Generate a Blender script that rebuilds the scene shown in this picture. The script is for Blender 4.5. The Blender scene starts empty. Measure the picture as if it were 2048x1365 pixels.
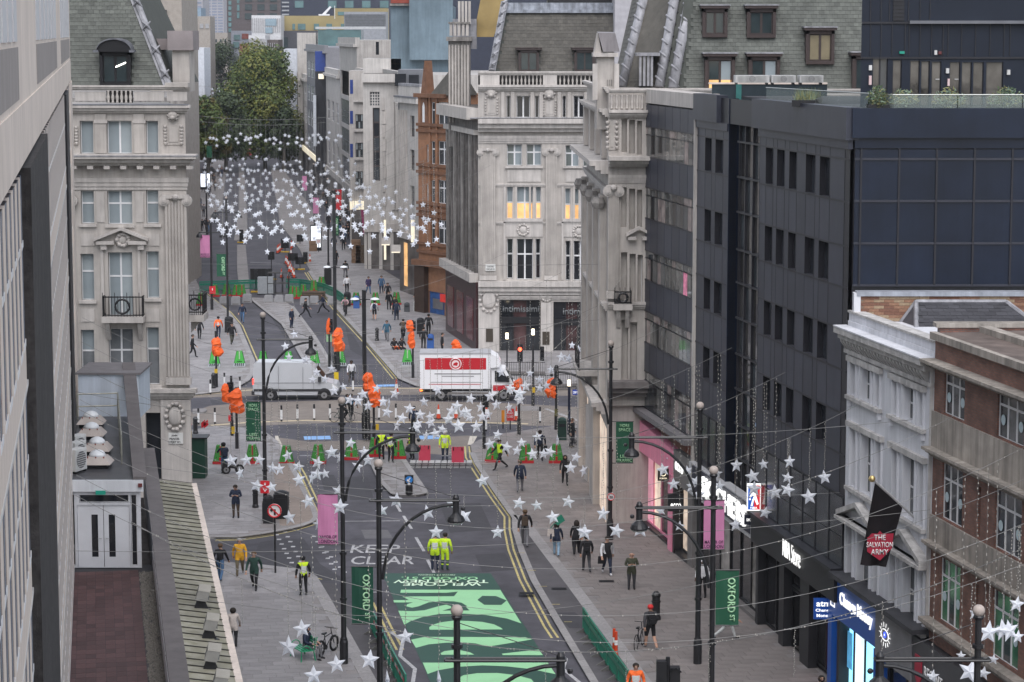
import bpy,math,random
from mathutils import Vector,Matrix
from math import sin,cos,pi,radians as R
random.seed(7)
S=bpy.context.scene
COL=S.collection

# ------------------------------------------------ camera, world, sun, exposure
CAM_H,F,HOR=25.0,4836.0,70.0
TH=math.atan((682.5-HOR)/F)
cam=bpy.data.cameras.new('camera')
cam.sensor_width,cam.lens=36.0,36.0*F/2048
cam.clip_start,cam.clip_end=1.0,6000.0
camo=bpy.data.objects.new('camera',cam)
camo.location=(0,0,CAM_H)
camo.rotation_euler=(pi/2-TH,0,0)
COL.objects.link(camo)
S.camera=camo

SUN_EL,SUN_AZ=R(56),R(176)          # azimuth the light comes from, clockwise from +Y
w=bpy.data.worlds.new('World')
S.world=w
w.use_nodes=True
nt=w.node_tree
sky=nt.nodes.new('ShaderNodeTexSky')
sky.sky_type='NISHITA'
sky.sun_disc=False
sky.sun_elevation,sky.sun_rotation=SUN_EL,SUN_AZ
sky.air_density,sky.dust_density,sky.ozone_density=1.0,1.0,1.0
hs=nt.nodes.new('ShaderNodeHueSaturation')          # an overcast sky is nearly grey
hs.inputs['Saturation'].default_value=0.38
nt.links.new(sky.outputs[0],hs.inputs['Color'])
nt.links.new(hs.outputs[0],nt.nodes['Background'].inputs[0])
nt.nodes['Background'].inputs[1].default_value=0.125
sl=bpy.data.lights.new('sun','SUN')
sl.energy,sl.angle,sl.color=1.2,R(60),(1.0,0.955,0.945)
so=bpy.data.objects.new('sun',sl)
so.rotation_euler=Vector((-sin(SUN_AZ)*cos(SUN_EL),-cos(SUN_AZ)*cos(SUN_EL),-sin(SUN_EL))).to_track_quat('-Z','Y').to_euler()
so.location=(0,0,200)
COL.objects.link(so)
S.view_settings.view_transform='Standard'
S.view_settings.look='None'
S.view_settings.gamma=1.0
S.view_settings.use_curve_mapping=False
S.view_settings.exposure=1.1
S.cycles.max_bounces=5
S.cycles.transparent_max_bounces=12
S.cycles.caustics_reflective=S.cycles.caustics_refractive=False

# ------------------------------------------------ surveying: sight lines of the camera met with planes of the place
CT,ST=cos(TH),sin(TH)
def ray(u,v):
 a,b=(u-1024)/F,(682.5-v)/F
 return Vector((a,CT+b*ST,-ST+b*CT))
def G(u,v,z=0.0):                      # sight line meets the level z
 r=ray(u,v); t=(z-CAM_H)/r.z
 return Vector((r.x*t,r.y*t,z))
def PY(u,v,y):                         # sight line meets the upright plane at distance y
 r=ray(u,v); t=y/r.y
 return Vector((r.x*t,y,CAM_H+r.z*t))
def UV(p):
 d=p[1]*CT-(p[2]-CAM_H)*ST
 return (1024+F*p[0]/d,682.5-F*(p[1]*ST+(p[2]-CAM_H)*CT)/d)
def MPP(y,z=5):                         # metres per photo pixel at distance y
 return (y*CT-(z-CAM_H)*ST)/F

# ------------------------------------------------ materials
MATS={}
def M(name,c=(.5,.5,.5),rough=.7,var=.12,scale=2.0,streak=0.0,bump=0.0,metal=0.0,emit=0.0,spec=.35,
 c2=None,rnd=0.0,alpha=1.0,trans=0.0,patch=0.0):
 if name in MATS:return MATS[name]
 m=bpy.data.materials.new(name); m.use_nodes=True
 N,L=m.node_tree.nodes,m.node_tree.links
 b=N['Principled BSDF']
 b.inputs['Roughness'].default_value=rough
 b.inputs['Metallic'].default_value=metal
 b.inputs['Specular IOR Level'].default_value=spec
 tc=N.new('ShaderNodeTexCoord')
 no=N.new('ShaderNodeTexNoise'); no.inputs['Scale'].default_value=scale; no.inputs['Detail'].default_value=5
 L.new(tc.outputs['Object'],no.inputs['Vector'])
 rp=N.new('ShaderNodeValToRGB')
 c2=c2 or tuple(x*(1+var) for x in c)
 c1=tuple(x*(1-var) for x in c)
 rp.color_ramp.elements[0].position,rp.color_ramp.elements[1].position=.3,.7
 rp.color_ramp.elements[0].color=(*c1,1); rp.color_ramp.elements[1].color=(*c2,1)
 L.new(no.outputs['Fac'],rp.inputs['Fac'])
 out=rp.outputs['Color']
 def mul(fac_socket,lo,hi,src):
  mr=N.new('ShaderNodeMapRange'); mr.inputs['From Min'].default_value=.35; mr.inputs['From Max'].default_value=.68
  mr.inputs['To Min'].default_value=lo; mr.inputs['To Max'].default_value=hi
  L.new(fac_socket,mr.inputs['Value'])
  mx=N.new('ShaderNodeMix'); mx.data_type='RGBA'; mx.blend_type='MULTIPLY'; mx.inputs['Factor'].default_value=1
  L.new(src,mx.inputs[6]); L.new(mr.outputs[0],mx.inputs[7])
  return mx.outputs[2]
 if streak:                            # rain streaks and soot
  mp=N.new('ShaderNodeMapping'); mp.inputs['Scale'].default_value=(2.2,2.2,.16)
  n2=N.new('ShaderNodeTexNoise'); n2.inputs['Scale'].default_value=1.6; n2.inputs['Detail'].default_value=6; n2.inputs['Roughness'].default_value=.65
  L.new(tc.outputs['Object'],mp.inputs['Vector']); L.new(mp.outputs[0],n2.inputs['Vector'])
  out=mul(n2.outputs['Fac'],1-streak,1.08,out)
 if patch:                             # broad worn or damp patches
  n3=N.new('ShaderNodeTexNoise'); n3.inputs['Scale'].default_value=.22; n3.inputs['Detail'].default_value=7; n3.inputs['Roughness'].default_value=.7
  L.new(tc.outputs['Object'],n3.inputs['Vector'])
  out=mul(n3.outputs['Fac'],1-patch,1+patch*.6,out)
 if rnd:                               # each slab, tile or panel a little different
  oi=N.new('ShaderNodeObjectInfo'); ge=N.new('ShaderNodeNewGeometry')
  ad=N.new('ShaderNodeMath'); ad.operation='ADD'
  fr=N.new('ShaderNodeMath'); fr.operation='FRACT'
  L.new(oi.outputs['Random'],ad.inputs[0]); L.new(ge.outputs['Random Per Island'],ad.inputs[1]); L.new(ad.outputs[0],fr.inputs[0])
  out=mul(fr.outputs[0],1-rnd,1+rnd,out)
  mr=out.node.inputs[7].links[0].from_node
  mr.inputs['From Min'].default_value,mr.inputs['From Max'].default_value=0,1
 L.new(out,b.inputs['Base Color'])
 if bump:
  bp=N.new('ShaderNodeBump'); bp.inputs['Strength'].default_value=bump; bp.inputs['Distance'].default_value=.03
  n4=N.new('ShaderNodeTexNoise'); n4.inputs['Scale'].default_value=scale*6; n4.inputs['Detail'].default_value=4
  L.new(tc.outputs['Object'],n4.inputs['Vector']); L.new(n4.outputs['Fac'],bp.inputs['Height']); L.new(bp.outputs[0],b.inputs['Normal'])
 if emit:
  b.inputs['Emission Strength'].default_value=emit
  L.new(out,b.inputs['Emission Color'])
 if trans:b.inputs['Transmission Weight'].default_value=trans
 if alpha<1:b.inputs['Alpha'].default_value=alpha
 MATS[name]=m
 return m

def brick_mat(name,c1,c2,mortar,sx,row,bump=.4,vert='z'):
 m=M(name,c1); N,L=m.node_tree.nodes,m.node_tree.links
 tc=[n for n in N if n.type=='TEX_COORD'][0]
 mp=N.new('ShaderNodeMapping'); mp.inputs['Rotation'].default_value=(pi/2,0,0) if vert=='z' else (0,0,0)
 br=N.new('ShaderNodeTexBrick')
 br.inputs['Color1'].default_value=(*c1,1); br.inputs['Color2'].default_value=(*c2,1); br.inputs['Mortar'].default_value=(*mortar,1)
 br.inputs['Scale'].default_value=1; br.inputs['Brick Width'].default_value=sx; br.inputs['Row Height'].default_value=row
 br.inputs['Mortar Size'].default_value=.012; br.inputs['Bias'].default_value=-.1
 L.new(tc.outputs['Object'],mp.inputs[0]); L.new(mp.outputs[0],br.inputs['Vector'])
 no=N.new('ShaderNodeTexNoise'); no.inputs['Scale'].default_value=1.3; no.inputs['Detail'].default_value=6
 L.new(tc.outputs['Object'],no.inputs['Vector'])
 mr=N.new('ShaderNodeMapRange'); mr.inputs['From Min'].default_value=.3; mr.inputs['From Max'].default_value=.7; mr.inputs['To Min'].default_value=.6; mr.inputs['To Max'].default_value=1.2
 L.new(no.outputs['Fac'],mr.inputs[0])
 mx=N.new('ShaderNodeMix'); mx.data_type='RGBA'; mx.blend_type='MULTIPLY'; mx.inputs['Factor'].default_value=1
 L.new(br.outputs['Color'],mx.inputs[6]); L.new(mr.outputs[0],mx.inputs[7])
 b=N['Principled BSDF']; L.new(mx.outputs[2],b.inputs['Base Color'])
 bp=N.new('ShaderNodeBump'); bp.inputs['Strength'].default_value=bump; bp.inputs['Distance'].default_value=.02; bp.invert=True
 L.new(br.outputs['Fac'],bp.inputs['Height']); L.new(bp.outputs[0],b.inputs['Normal'])
 return m

# ------------------------------------------------ mesh building
class MB:
 def __init__(s,m=None):s.v,s.f,s.mi,s.mats,s.m=[],[],[],[],m
 def _m(s,m):
  m=m or s.m
  if m not in s.mats:s.mats.append(m)
  return s.mats.index(m)
 def add(s,vs,fs,m=None):
  o=len(s.v); s.v += [tuple(p) for p in vs]; k=s._m(m)
  for f in fs:s.f.append([i+o for i in f]); s.mi.append(k)
  return s
 def q(s,*p,m=None):return s.add(p,[list(range(len(p)))],m)
 def box(s,x0,x1,y0,y1,z0,z1,m=None):
  v=[(x,y,z) for z in (z0,z1) for y in (y0,y1) for x in (x0,x1)]
  return s.add(v,[(0,2,3,1),(4,5,7,6),(0,1,5,4),(2,6,7,3),(0,4,6,2),(1,3,7,5)],m)
 def prism(s,poly,d,m=None):        # polygon (3-D points) pushed along d
  n=len(poly); d=Vector(d); P=[Vector(p) for p in poly]
  fs=[list(range(n))[::-1],list(range(n,2*n))]+[(i,(i+1) % n,n+(i+1) % n,n+i) for i in range(n)]
  return s.add(P+[p+d for p in P],fs,m)
 def tube(s,pts,r,n=6,m=None,r1=None,cap=True):
  P=[Vector(p) for p in pts]; k=len(P); vs=[]
  for i,p in enumerate(P):
   t=(P[min(i+1,k-1)]-P[max(i-1,0)]).normalized()
   a=t.cross(Vector((0,0,1)) if abs(t.z)<.95 else Vector((1,0,0))).normalized(); b=t.cross(a)
   rr=r if r1 is None else r+(r1-r)*i/(k-1)
   vs += [p+a*rr*cos(2*pi*j/n)+b*rr*sin(2*pi*j/n) for j in range(n)]
  fs=[(i*n+j,i*n+(j+1) % n,(i+1)*n+(j+1) % n,(i+1)*n+j) for i in range(k-1) for j in range(n)]
  if cap:fs += [list(range(n))[::-1],list(range((k-1)*n,k*n))]
  return s.add(vs,fs,m)
 def lathe(s,c,prof,n=10,m=None):
  c=Vector(c); vs=[c+Vector((r*cos(2*pi*j/n),r*sin(2*pi*j/n),z)) for r,z in prof for j in range(n)]
  k=len(prof)
  fs=[(i*n+j,i*n+(j+1) % n,(i+1)*n+(j+1) % n,(i+1)*n+j) for i in range(k-1) for j in range(n)]
  fs += [list(range(n))[::-1],list(range((k-1)*n,k*n))]
  return s.add(vs,fs,m)
 def ball(s,c,r,n=8,m=None,sc=(1,1,1)):
  c=Vector(c); k=n // 2+1
  vs=[c+Vector((sc[0]*r*sin(pi*i/k)*cos(2*pi*j/n),sc[1]*r*sin(pi*i/k)*sin(2*pi*j/n),sc[2]*r*cos(pi*i/k))) for i in range(1,k) for j in range(n)]
  fs=[((i+1)*n+j,(i+1)*n+(j+1) % n,i*n+(j+1) % n,i*n+j) for i in range(k-2) for j in range(n)]
  fs += [list(range(n)),list(range((k-2)*n,(k-1)*n))[::-1]]
  return s.add(vs,fs,m)
 def hcyl(s,c,r,d,n=14,m=None,axis='y'):  # a disc or wheel lying across an axis, c its near face centre
  c=Vector(c)
  ring=[(cos(2*pi*j/n)*r,sin(2*pi*j/n)*r) for j in range(n)]
  poly=[c+(Vector((a,0,b)) if axis=='y' else Vector((0,a,b)) if axis=='x' else Vector((a,b,0))) for a,b in ring]
  return s.prism(poly,(0,d,0) if axis=='y' else (d,0,0) if axis=='x' else (0,0,d),m)
 def mesh(s,name,smooth=False):
  me=bpy.data.meshes.new(name); me.from_pydata(s.v,[],s.f)
  for m in s.mats:me.materials.append(m)
  if len(s.mats)>1:me.polygons.foreach_set('material_index',s.mi)
  if smooth:me.polygons.foreach_set('use_smooth',[True]*len(me.polygons))
  me.update(); return me
 def build(s,name,parent=None,smooth=False,**k):return link(name,s.mesh(name,smooth),parent,**k)

def link(name,me,parent=None,loc=None,rot=None,label=None,cat=None,group=None,kind=None):
 o=bpy.data.objects.new(name,me); COL.objects.link(o)
 if parent:o.parent=parent
 if loc is not None:o.location=loc
 if rot is not None:o.rotation_euler=(0,0,rot) if isinstance(rot,(int,float)) else rot
 tag(o,label,cat,group,kind); return o
def tag(o,label=None,cat=None,group=None,kind=None):
 if label:o['label']=label
 if cat:o['category']=cat
 if group:o['group']=group
 if kind:o['kind']=kind
 return o
def thing(name,label,cat,loc=(0,0,0),rot=0.0,group=None):return link(name,None,None,loc,rot,label,cat,group)
KIDS={}
def dup(root,loc,rot=None,label=None,group=None,scale=None):
 def rec(o,par):
  c=o.copy(); COL.objects.link(c)
  if par:c.parent=par
  for ch in o.children:rec(ch,c)
  return c
 r=rec(root,None); r.location=loc
 if rot is not None:r.rotation_euler=(0,0,rot)
 if label:r['label']=label
 if group:r['group']=group
 if scale:r.scale=(scale,)*3
 return r
def text_mesh(t,h=1.0,ext=.01,w=None,m=None,bold=0.0,center=True,spacing=1.0):
 c=bpy.data.curves.new('lettering','FONT'); c.body=t; c.size=1; c.extrude=0; c.offset=bold; c.resolution_u=3; c.space_character=spacing; c.space_line=.82
 o=bpy.data.objects.new('lettering',c); COL.objects.link(o)
 dg=bpy.context.evaluated_depsgraph_get(); me=bpy.data.meshes.new_from_object(o.evaluated_get(dg))
 bpy.data.objects.remove(o); bpy.data.curves.remove(c)
 xs=[v.co.x for v in me.vertices]; ys=[v.co.y for v in me.vertices]
 x0,x1,y0,y1=min(xs),max(xs),min(ys),max(ys)
 sy=h/(y1-y0); sx=(w/(x1-x0)) if w else sy
 for v in me.vertices:v.co=((v.co.x-(x0+x1)/2)*sx,(v.co.y-(y0+y1)/2)*sy,0)
 if ext:
  import bmesh
  b=bmesh.new(); b.from_mesh(me)
  r=bmesh.ops.extrude_face_region(b,geom=b.faces[:]); bmesh.ops.translate(b,verts=[g for g in r['geom'] if isinstance(g,bmesh.types.BMVert)],vec=(0,0,ext))
  bmesh.ops.recalc_face_normals(b,faces=b.faces[:]); b.to_mesh(me); b.free()
 me.materials.clear(); me.materials.append(m); me.name='lettering'
 return me

# ------------------------------------------------ a building front: local x along the front, y into the building, z up
class Front:
 def __init__(s,name,label,A,B,cat='building',group=None):
  s.A,s.B=Vector((A[0],A[1],0)),Vector((B[0],B[1],0))
  s.u=(s.B-s.A).normalized(); s.n=Vector((s.u.y,-s.u.x,0))   # n points out of the front
  s.W=(s.B-s.A).length
  s.root=thing(name,label,cat,s.A,math.atan2(s.u.y,s.u.x),group)
 def px(s,u,v,y=0.0):               # the spot of the front (set back by y) on a sight line
  r=ray(u,v); o=Vector((0,0,CAM_H)); a=s.A-s.n*y
  t=(a-o).dot(s.n)/r.dot(s.n); p=o+r*t
  return ((p-s.A).dot(s.u),p.z)
 def rect(s,u0,v0,u1,v1,y=0.0):
  vm,um=(v0+v1)/2,(u0+u1)/2
  return (s.px(u0,vm,y)[0],s.px(u1,vm,y)[0],s.px(um,v1,y)[1],s.px(um,v0,y)[1])
 def world(s,x,z,y=0.0):p=s.A+s.u*x-s.n*y; return Vector((p.x,p.y,z))
 def part(s,name,mb,parent=None,**k):return mb.build(name,parent or s.root,**k)
 def bx(s,name,x0,x1,z0,z1,y0,y1,m,parent=None,**k):return MB(m).box(x0,x1,y0,y1,z0,z1).build(name,parent or s.root,**k)
 def bp(s,name,u0,v0,u1,v1,y0,y1,m,parent=None,**k):
  x0,x1,z0,z1=s.rect(u0,v0,u1,v1,min(y0,y1)); return s.bx(name,x0,x1,z0,z1,y0,y1,m,parent,**k)
 def wall(s,x0,x1,z0,z1,holes,m,y=0.0,d=.3,name='wall',back=None,skew=0.0):
  xs=sorted({x0,x1,*[h[0] for h in holes],*[h[1] for h in holes]}); zs=sorted({z0,z1,*[h[2] for h in holes],*[h[3] for h in holes]})
  xs=[x for x in xs if x0 <= x <= x1]; zs=[z for z in zs if z0 <= z <= z1]
  b=MB(m); inh=lambda x,z:any(h[0]<x<h[1] and h[2]<z<h[3] for h in holes)
  for j in range(len(zs)-1):
   i=0
   while i<len(xs)-1:
    if inh((xs[i]+xs[i+1])/2,(zs[j]+zs[j+1])/2):i += 1; continue
    k=i
    while k<len(xs)-1 and not inh((xs[k]+xs[k+1])/2,(zs[j]+zs[j+1])/2):k += 1
    b.q((xs[i],y,zs[j]),(xs[k],y,zs[j]),(xs[k],y,zs[j+1]),(xs[i],y,zs[j+1])); i=k
  for h in holes:
   a,c,e,g=max(h[0],x0),min(h[1],x1),max(h[2],z0),min(h[3],z1)
   b.q((a,y,e),(a,y+d,e),(c,y+d,e),(c,y,e)); b.q((a,y,g),(c,y,g),(c,y+d,g),(a,y+d,g))
   b.q((a,y,e),(a,y,g),(a,y+d,g),(a,y+d,e)); b.q((c,y,e),(c,y+d,e),(c,y+d,g),(c,y,g))
  if back:                          # the body of the building behind the front
   k=skew*back
   b.q((x0,y,z0),(x0,y,z1),(x0+k,y+back,z1),(x0+k,y+back,z0)); b.q((x1,y,z0),(x1+k,y+back,z0),(x1+k,y+back,z1),(x1,y,z1))
   b.q((x0,y,z1),(x1,y,z1),(x1+k,y+back,z1),(x0+k,y+back,z1)); b.q((x0+k,y+back,z0),(x0+k,y+back,z1),(x1+k,y+back,z1),(x1+k,y+back,z0))
  return b.build(name,s.root)
 def win(s,h,nx,nz,fm,gm,y=.18,bar=.07,panes=True,split=None,parent=None):
  x0,x1,z0,z1=h; b=MB(fm); e=.012
  X=[x0+(x1-x0)*i/nx for i in range(nx+1)]
  Z=[z0+(z1-z0)*i/nz for i in range(nz+1)] if not split else [z0,z0+(z1-z0)*split,z1]
  nz=len(Z)-1
  for i,x in enumerate(X):b.box(max(x-bar/2,x0+e),min(x+bar/2,x1-e),y,y+.06,z0+e,z1-e)
  for z in Z:b.box(x0+e,x1-e,y+.008,y+.055,max(z-bar/2,z0+e),min(z+bar/2,z1-e))
  w=b.build('window',parent or s.root)
  if panes:
   for i in range(nx):
    for j in range(nz):
     g=gm[(i+j*nx) % len(gm)] if isinstance(gm,(list,tuple)) else gm
     MB(g).box(X[i],X[i+1],y+.03,y+.045,Z[j],Z[j+1]).build('pane',w)
  else:MB(gm).box(x0,x1,y+.03,y+.045,z0,z1).build('pane',w)
  return w
 def sign(s,t,x,z,h,m,y=-.05,w=None,ext=.03,name='lettering',parent=None,bold=0.02,spacing=1.0):
  me=text_mesh(t,h,ext,w,m,bold,spacing=spacing); me.transform(Matrix.Rotation(pi/2,4,'X')); me.transform(Matrix.Translation((x,y,z)))
  return link(name,me,parent or s.root)

def tiles(parent,o,du,dv,ni,nj,clip,m,name='roof_tile',keep=300,th=.022):
 """courses of slates: o lower corner, du/dv one tile along and up the slope; the nearest `keep` single, the rest one part"""
 o,du,dv=Vector(o),Vector(du),Vector(dv); n=du.cross(dv).normalized()
 a,b=du*.96,dv*1.15
 v=[Vector(),a,a+b,b]
 base=[p+n*(th if k<2 else .004) for k,p in enumerate(v)]+[p+n*(.004 if k<2 else 0) for k,p in enumerate(v)]
 fs=[(0,1,2,3),(4,5,1,0),(5,6,2,1),(7,4,0,3)]
 me=bpy.data.meshes.new(name); me.from_pydata(base,[],fs); me.materials.append(m)
 rest=MB(m); k=0
 for j in range(nj):
  for i in range(ni):
   p=o+du*(i+(.5 if j % 2 else 0))+dv*j
   if not clip(p+du*.5+dv*.5):continue
   if k<keep:link(name,me,parent,p); k += 1
   else:rest.add([p+q for q in base],fs)
 if rest.f:rest.build(name,parent,kind='stuff')
def inside(p,poly):
 c=False; n=len(poly); x,y=p[0],p[1]
 for i in range(n):
  a,b=poly[i],poly[(i+1) % n]
  if (a[1]>y) != (b[1]>y) and x<(b[0]-a[0])*(y-a[1])/(b[1]-a[1])+a[0]:c=not c
 return c
# ------------------------------------------------ ground, road, pavements
asphalt=M('asphalt',(.074,.071,.083),.75,.14,1.2,bump=.25,patch=.4)
asphalt2=M('newer_asphalt',(.05,.049,.056),.8,.1,2,bump=.25,patch=.12)
resin=M('buff_road_surface',(.19,.165,.145),.85,.1,1.5,bump=.2,patch=.18)
buffband=M('buff_band',(.48,.4,.27),.8,.08,3,patch=.1)
paveb=M('pavement_joint',(.215,.2,.196),.7,.12,2,patch=.2)
slab=M('york_stone_slab',(.255,.243,.245),.6,.12,2.2,rnd=.11,patch=.22)
slab2=M('pink_grey_slab',(.212,.19,.181),.65,.12,2.2,rnd=.1,patch=.2)
granite=M('granite_kerb',(.26,.25,.25),.7,.15,9,rnd=.1)
pinkpave=M('buff_paving',(.23,.19,.165),.8,.1,3,patch=.15)
white=M('road_paint_white',(.4,.4,.41),.7,.3,6,patch=.2)
yellow=M('road_paint_yellow',(.46,.39,.17),.7,.25,5,patch=.2)
KZ=.12
def flat(name,poly,z,m,parent=None,kind=None,uv=True):
 pts=[G(u,v,z) for u,v in poly] if uv else [Vector((*p[:2],z)) for p in poly]
 return MB(m).q(*pts).build(name,parent,kind=kind)
def slabpoly(name,poly,m,top=KZ,kerb=True,uv=True):
 pts=[G(u,v,top) for u,v in poly] if uv else [Vector((*p[:2],top)) for p in poly]
 if sum(pts[i].x*pts[(i+1) % len(pts)].y-pts[(i+1) % len(pts)].x*pts[i].y for i in range(len(pts)))<0:pts.reverse()
 b=MB(m); b.q(*pts)
 for i in range(len(pts)):
  p,q=pts[i],pts[(i+1) % len(pts)]
  b.q(p,Vector((p.x,p.y,0)),Vector((q.x,q.y,0)),q,m=granite)
 return b.build(name,kind='structure'),[p.copy() for p in pts]
def ribbon(name,pts,wd,z,m,parent=None,kind='structure',uv=True,mb=None,dash=None):
 P=[G(u,v,z) for u,v in pts] if uv else [Vector((p[0],p[1],z)) for p in pts]
 b=mb or MB(m)
 L=[]
 for i,p in enumerate(P):
  t=(P[min(i+1,len(P)-1)]-P[max(i-1,0)]).normalized(); n=Vector((-t.y,t.x,0))*wd/2
  L.append((p+n,p-n))
 for i in range(len(P)-1):b.q(L[i][0],L[i][1],L[i+1][1],L[i+1][0],m=m)
 return None if mb else b.build(name,parent,kind=kind)

link('road',MB(asphalt).q((-1500,-10,0),(1500,-10,0),(1500,5500,0),(-1500,5500,0)).mesh('road'),kind='structure')
# Regent Street surface in the circus and its buff bands
flat('crossing_surface',[(380,826),(420,812),(500,806),(700,800),(1000,806),(1180,816),(1180,852),(1060,852),(930,843),(700,845),(560,850),(430,856),(380,850)],.004,resin,kind='structure')
flat('crossing_surface',[(385,775),(520,776),(840,776),(1150,776),(1150,792),(840,790),(520,792),(385,796)],.004,resin,kind='structure')
ribbon('road_band',[(422,851),(500,845),(614,841),(700,844),(800,845),(930,845),(1056,848)],.38,.008,buffband)
ribbon('road_band',[(389,792),(470,783),(520,779),(700,776),(840,777),(1000,777)],.36,.008,buffband)
flat('crossing_surface',[(548,900),(560,876),(620,884),(740,880),(940,872),(935,905),(920,912),(720,900),(600,902)],.0042,resin,kind='structure')
flat('road_patch',[(560,1078),(608,1078),(640,1128),(690,1160),(622,1163),(500,1128),(520,1085)],.003,asphalt2,kind='structure')
for q_ in ([(690,955),(735,955),(748,1000),(700,1000)],[(880,1010),(960,1006),(985,1060),(900,1066)],[(560,620),(592,660),(580,690),(545,640)],[(690,650),(712,680),(735,720),(700,700)],[(950,1110),(1010,1106),(1030,1140),(965,1145)],[(420,800),(500,797),(505,806),(425,810)],[(640,950),(668,950),(680,978),(648,980)]):flat('road_patch',q_,.0032+.0001*len(bpy.data.objects) % .001,asphalt2,kind='structure')
flat('road_patch',[(722,1060),(775,1060),(786,1077),(730,1078)],.003,M('worn_concrete',(.12,.118,.125),.8),kind='structure')
# pavements --------------------------------------------------------------
PAVE={}
PAVE['lw']=slabpoly('pavement',[(330,1112),(440,1122),(506,1130),(600,1141),(624,1152),(652,1200),(690,1268),(741,1361),(850,1560),(880,1660),(100,1660),(200,1150)],paveb)
flat('kerb_inset',[(638,1165),(668,1168),(752,1290),(860,1450),(960,1560),(845,1560),(760,1400),(745,1368),(700,1288)],.0045,M('inset_asphalt',(.085,.08,.086),.75,.1,1.5,bump=.2,patch=.3),kind='structure')
PAVE['ln']=slabpoly('pavement',[(300,1080),(430,1074),(475,1074),(520,1068),(566,1060),(602,1052),(626,1043),(634,1034),(628,1015),(612,985),(600,960),(590,942),(580,925),(568,905),(552,882),(530,866),(500,856),(425,852),(395,858),(250,880)],paveb)
slabpoly('paving_buildout',[(546,932),(578,930),(598,962),(612,992),(628,1020),(630,1033),(620,1042),(590,1050),(560,1053)],pinkpave,top=KZ+.006)
PAVE['rw']=slabpoly('pavement',[(941,890),(944,905),(955,928),(990,980),(1027,1034),(1028,1060),(1040,1100),(1065,1160),(1108,1234),(1184,1361),(1300,1560),(1360,1660),(2100,1660),(1800,1480),(1480,1190),(1296,1036),(1190,940),(1165,850),(1110,852),(1000,868),(958,880)],paveb)
PAVE['re']=slabpoly('pavement',[(560,446),(600,500),(620,542),(636,568),(682,623),(734,679),(803,757),(836,772),(900,776),(1000,776),(1170,772),(1170,700),(900,640),(800,560),(700,500),(640,440),(560,330),(540,330)],paveb)
PAVE['le']=slabpoly('pavement',[(389,789),(440,783),(470,775),(495,761),(506,744),(506,722),(476,650),(455,623),(430,603),(404,586),(392,560),(395,540),(404,484),(420,450),(445,410),(455,320),(430,320),(330,440),(250,600),(250,800)],paveb)
PAVE['isl']=slabpoly('traffic_island',[(742,919),(750,910),(800,910),(807,919),(850,982),(848,987),(830,990),(800,990),(787,987),(762,962)],paveb)
PAVE['isl2']=slabpoly('traffic_island',[(500,595),(560,597),(584,612),(627,670),(656,717),(672,742),(640,752),(622,742),(607,717),(566,648),(520,612)],paveb)
slabpoly('traffic_island',[(474,490),(491,490),(496,540),(500,590),(480,588),(474,540)],paveb)
slabpoly('traffic_island',[(478,330),(488,330),(493,420),(495,480),(468,480),(478,420)],paveb)
slabpoly('traffic_island',[(385,818),(410,817),(414,820),(408,824),(385,826)],paveb)
slabpoly('traffic_island',[(1022,812),(1075,812),(1082,815),(1076,819),(1024,819)],paveb)

# paving slabs: the nearest three hundred single, all others in one mesh per pavement
STREET=Vector((-.175,1,0)).normalized()
def paving(pv,m,org,L=.92,Wd=.6,keep=0,lim=(60,175),along=STREET,clip=None):
 o,poly=pv
 a,b=along,Vector((along.y,-along.x,0))     # courses run across the pavement
 xs=[(p-org).dot(a) for p in poly]; ys=[(p-org).dot(b) for p in poly]
 rest=MB(m); g=.006; t=.012; cand=[]
 ny=int((max(ys)-min(ys))/L)+2
 for i in range(int(min(xs)/Wd)-1,int(max(xs)/Wd)+2):
  ww=Wd; off=(i % 3)*L/3+random.uniform(0,.2)
  for j in range(int(min(ys)/L)-1,int(max(ys)/L)+2):
   p=org+a*(i*Wd)+b*(j*L+off)
   if not lim[0]<p.y<lim[1]:continue
   c=[p,p+b*L,p+b*L+a*Wd,p+a*Wd]
   if not all(inside(q,poly) for q in c):continue
   if clip and any(inside(q,clip) for q in c):continue
   uvp=UV(p)
   if not -30<uvp[0]<2080 or uvp[1]>1400:continue
   cand.append(p)
 cand.sort(key=lambda p:p.y)
 box=[b*x+a*y+Vector((0,0,z)) for z in (0,t) for y in (g,Wd-g) for x in (g,L-g)]
 fs=[(4,5,7,6),(0,1,5,4),(2,6,7,3),(0,4,6,2),(1,3,7,5)]
 me=bpy.data.meshes.new('paving_slab'); me.from_pydata(box,[],fs); me.materials.append(m)
 for k,p in enumerate(cand):
  q=Vector((p.x,p.y,KZ+.002))
  if k<keep:link('paving_slab',me,o,q)
  else:rest.add([q+d+Vector((0,0,random.uniform(-.003,.003))) for d in box],fs)
 if rest.f:rest.build('paving_slab',o,kind='stuff')
insetR=[Vector(G(*p,KZ)) for p in [(1027,1034),(1046,1040),(1090,1098),(1150,1176),(1205,1250),(1240,1296),(1330,1420),(1400,1520),(1420,1660),(1250,1660),(1300,1560),(1184,1361),(1108,1234),(1065,1160),(1040,1100),(1028,1060)]]
b=MB(M('inset_asphalt')); b.q(*[p+Vector((0,0,.006)) for p in insetR]); b.build('kerb_inset',kind='structure')
flat('road_patch',[(1108,1226),(1150,1225),(1190,1258),(1138,1256)],KZ+.010,asphalt2,kind='structure')
buildL=[Vector(G(*p,KZ)) for p in [(540,930),(580,926),(640,1034),(600,1056),(552,1058)]]
paving(PAVE['rw'],slab2,G(1300,1150),keep=300,clip=insetR)
paving(PAVE['lw'],slab,G(560,1250),keep=300)
paving(PAVE['ln'],slab,G(480,1000),keep=0,clip=buildL)
paving(PAVE['isl'],slab,G(790,950))
paving(PAVE['isl2'],slab,G(560,650),lim=(150,260))
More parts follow.
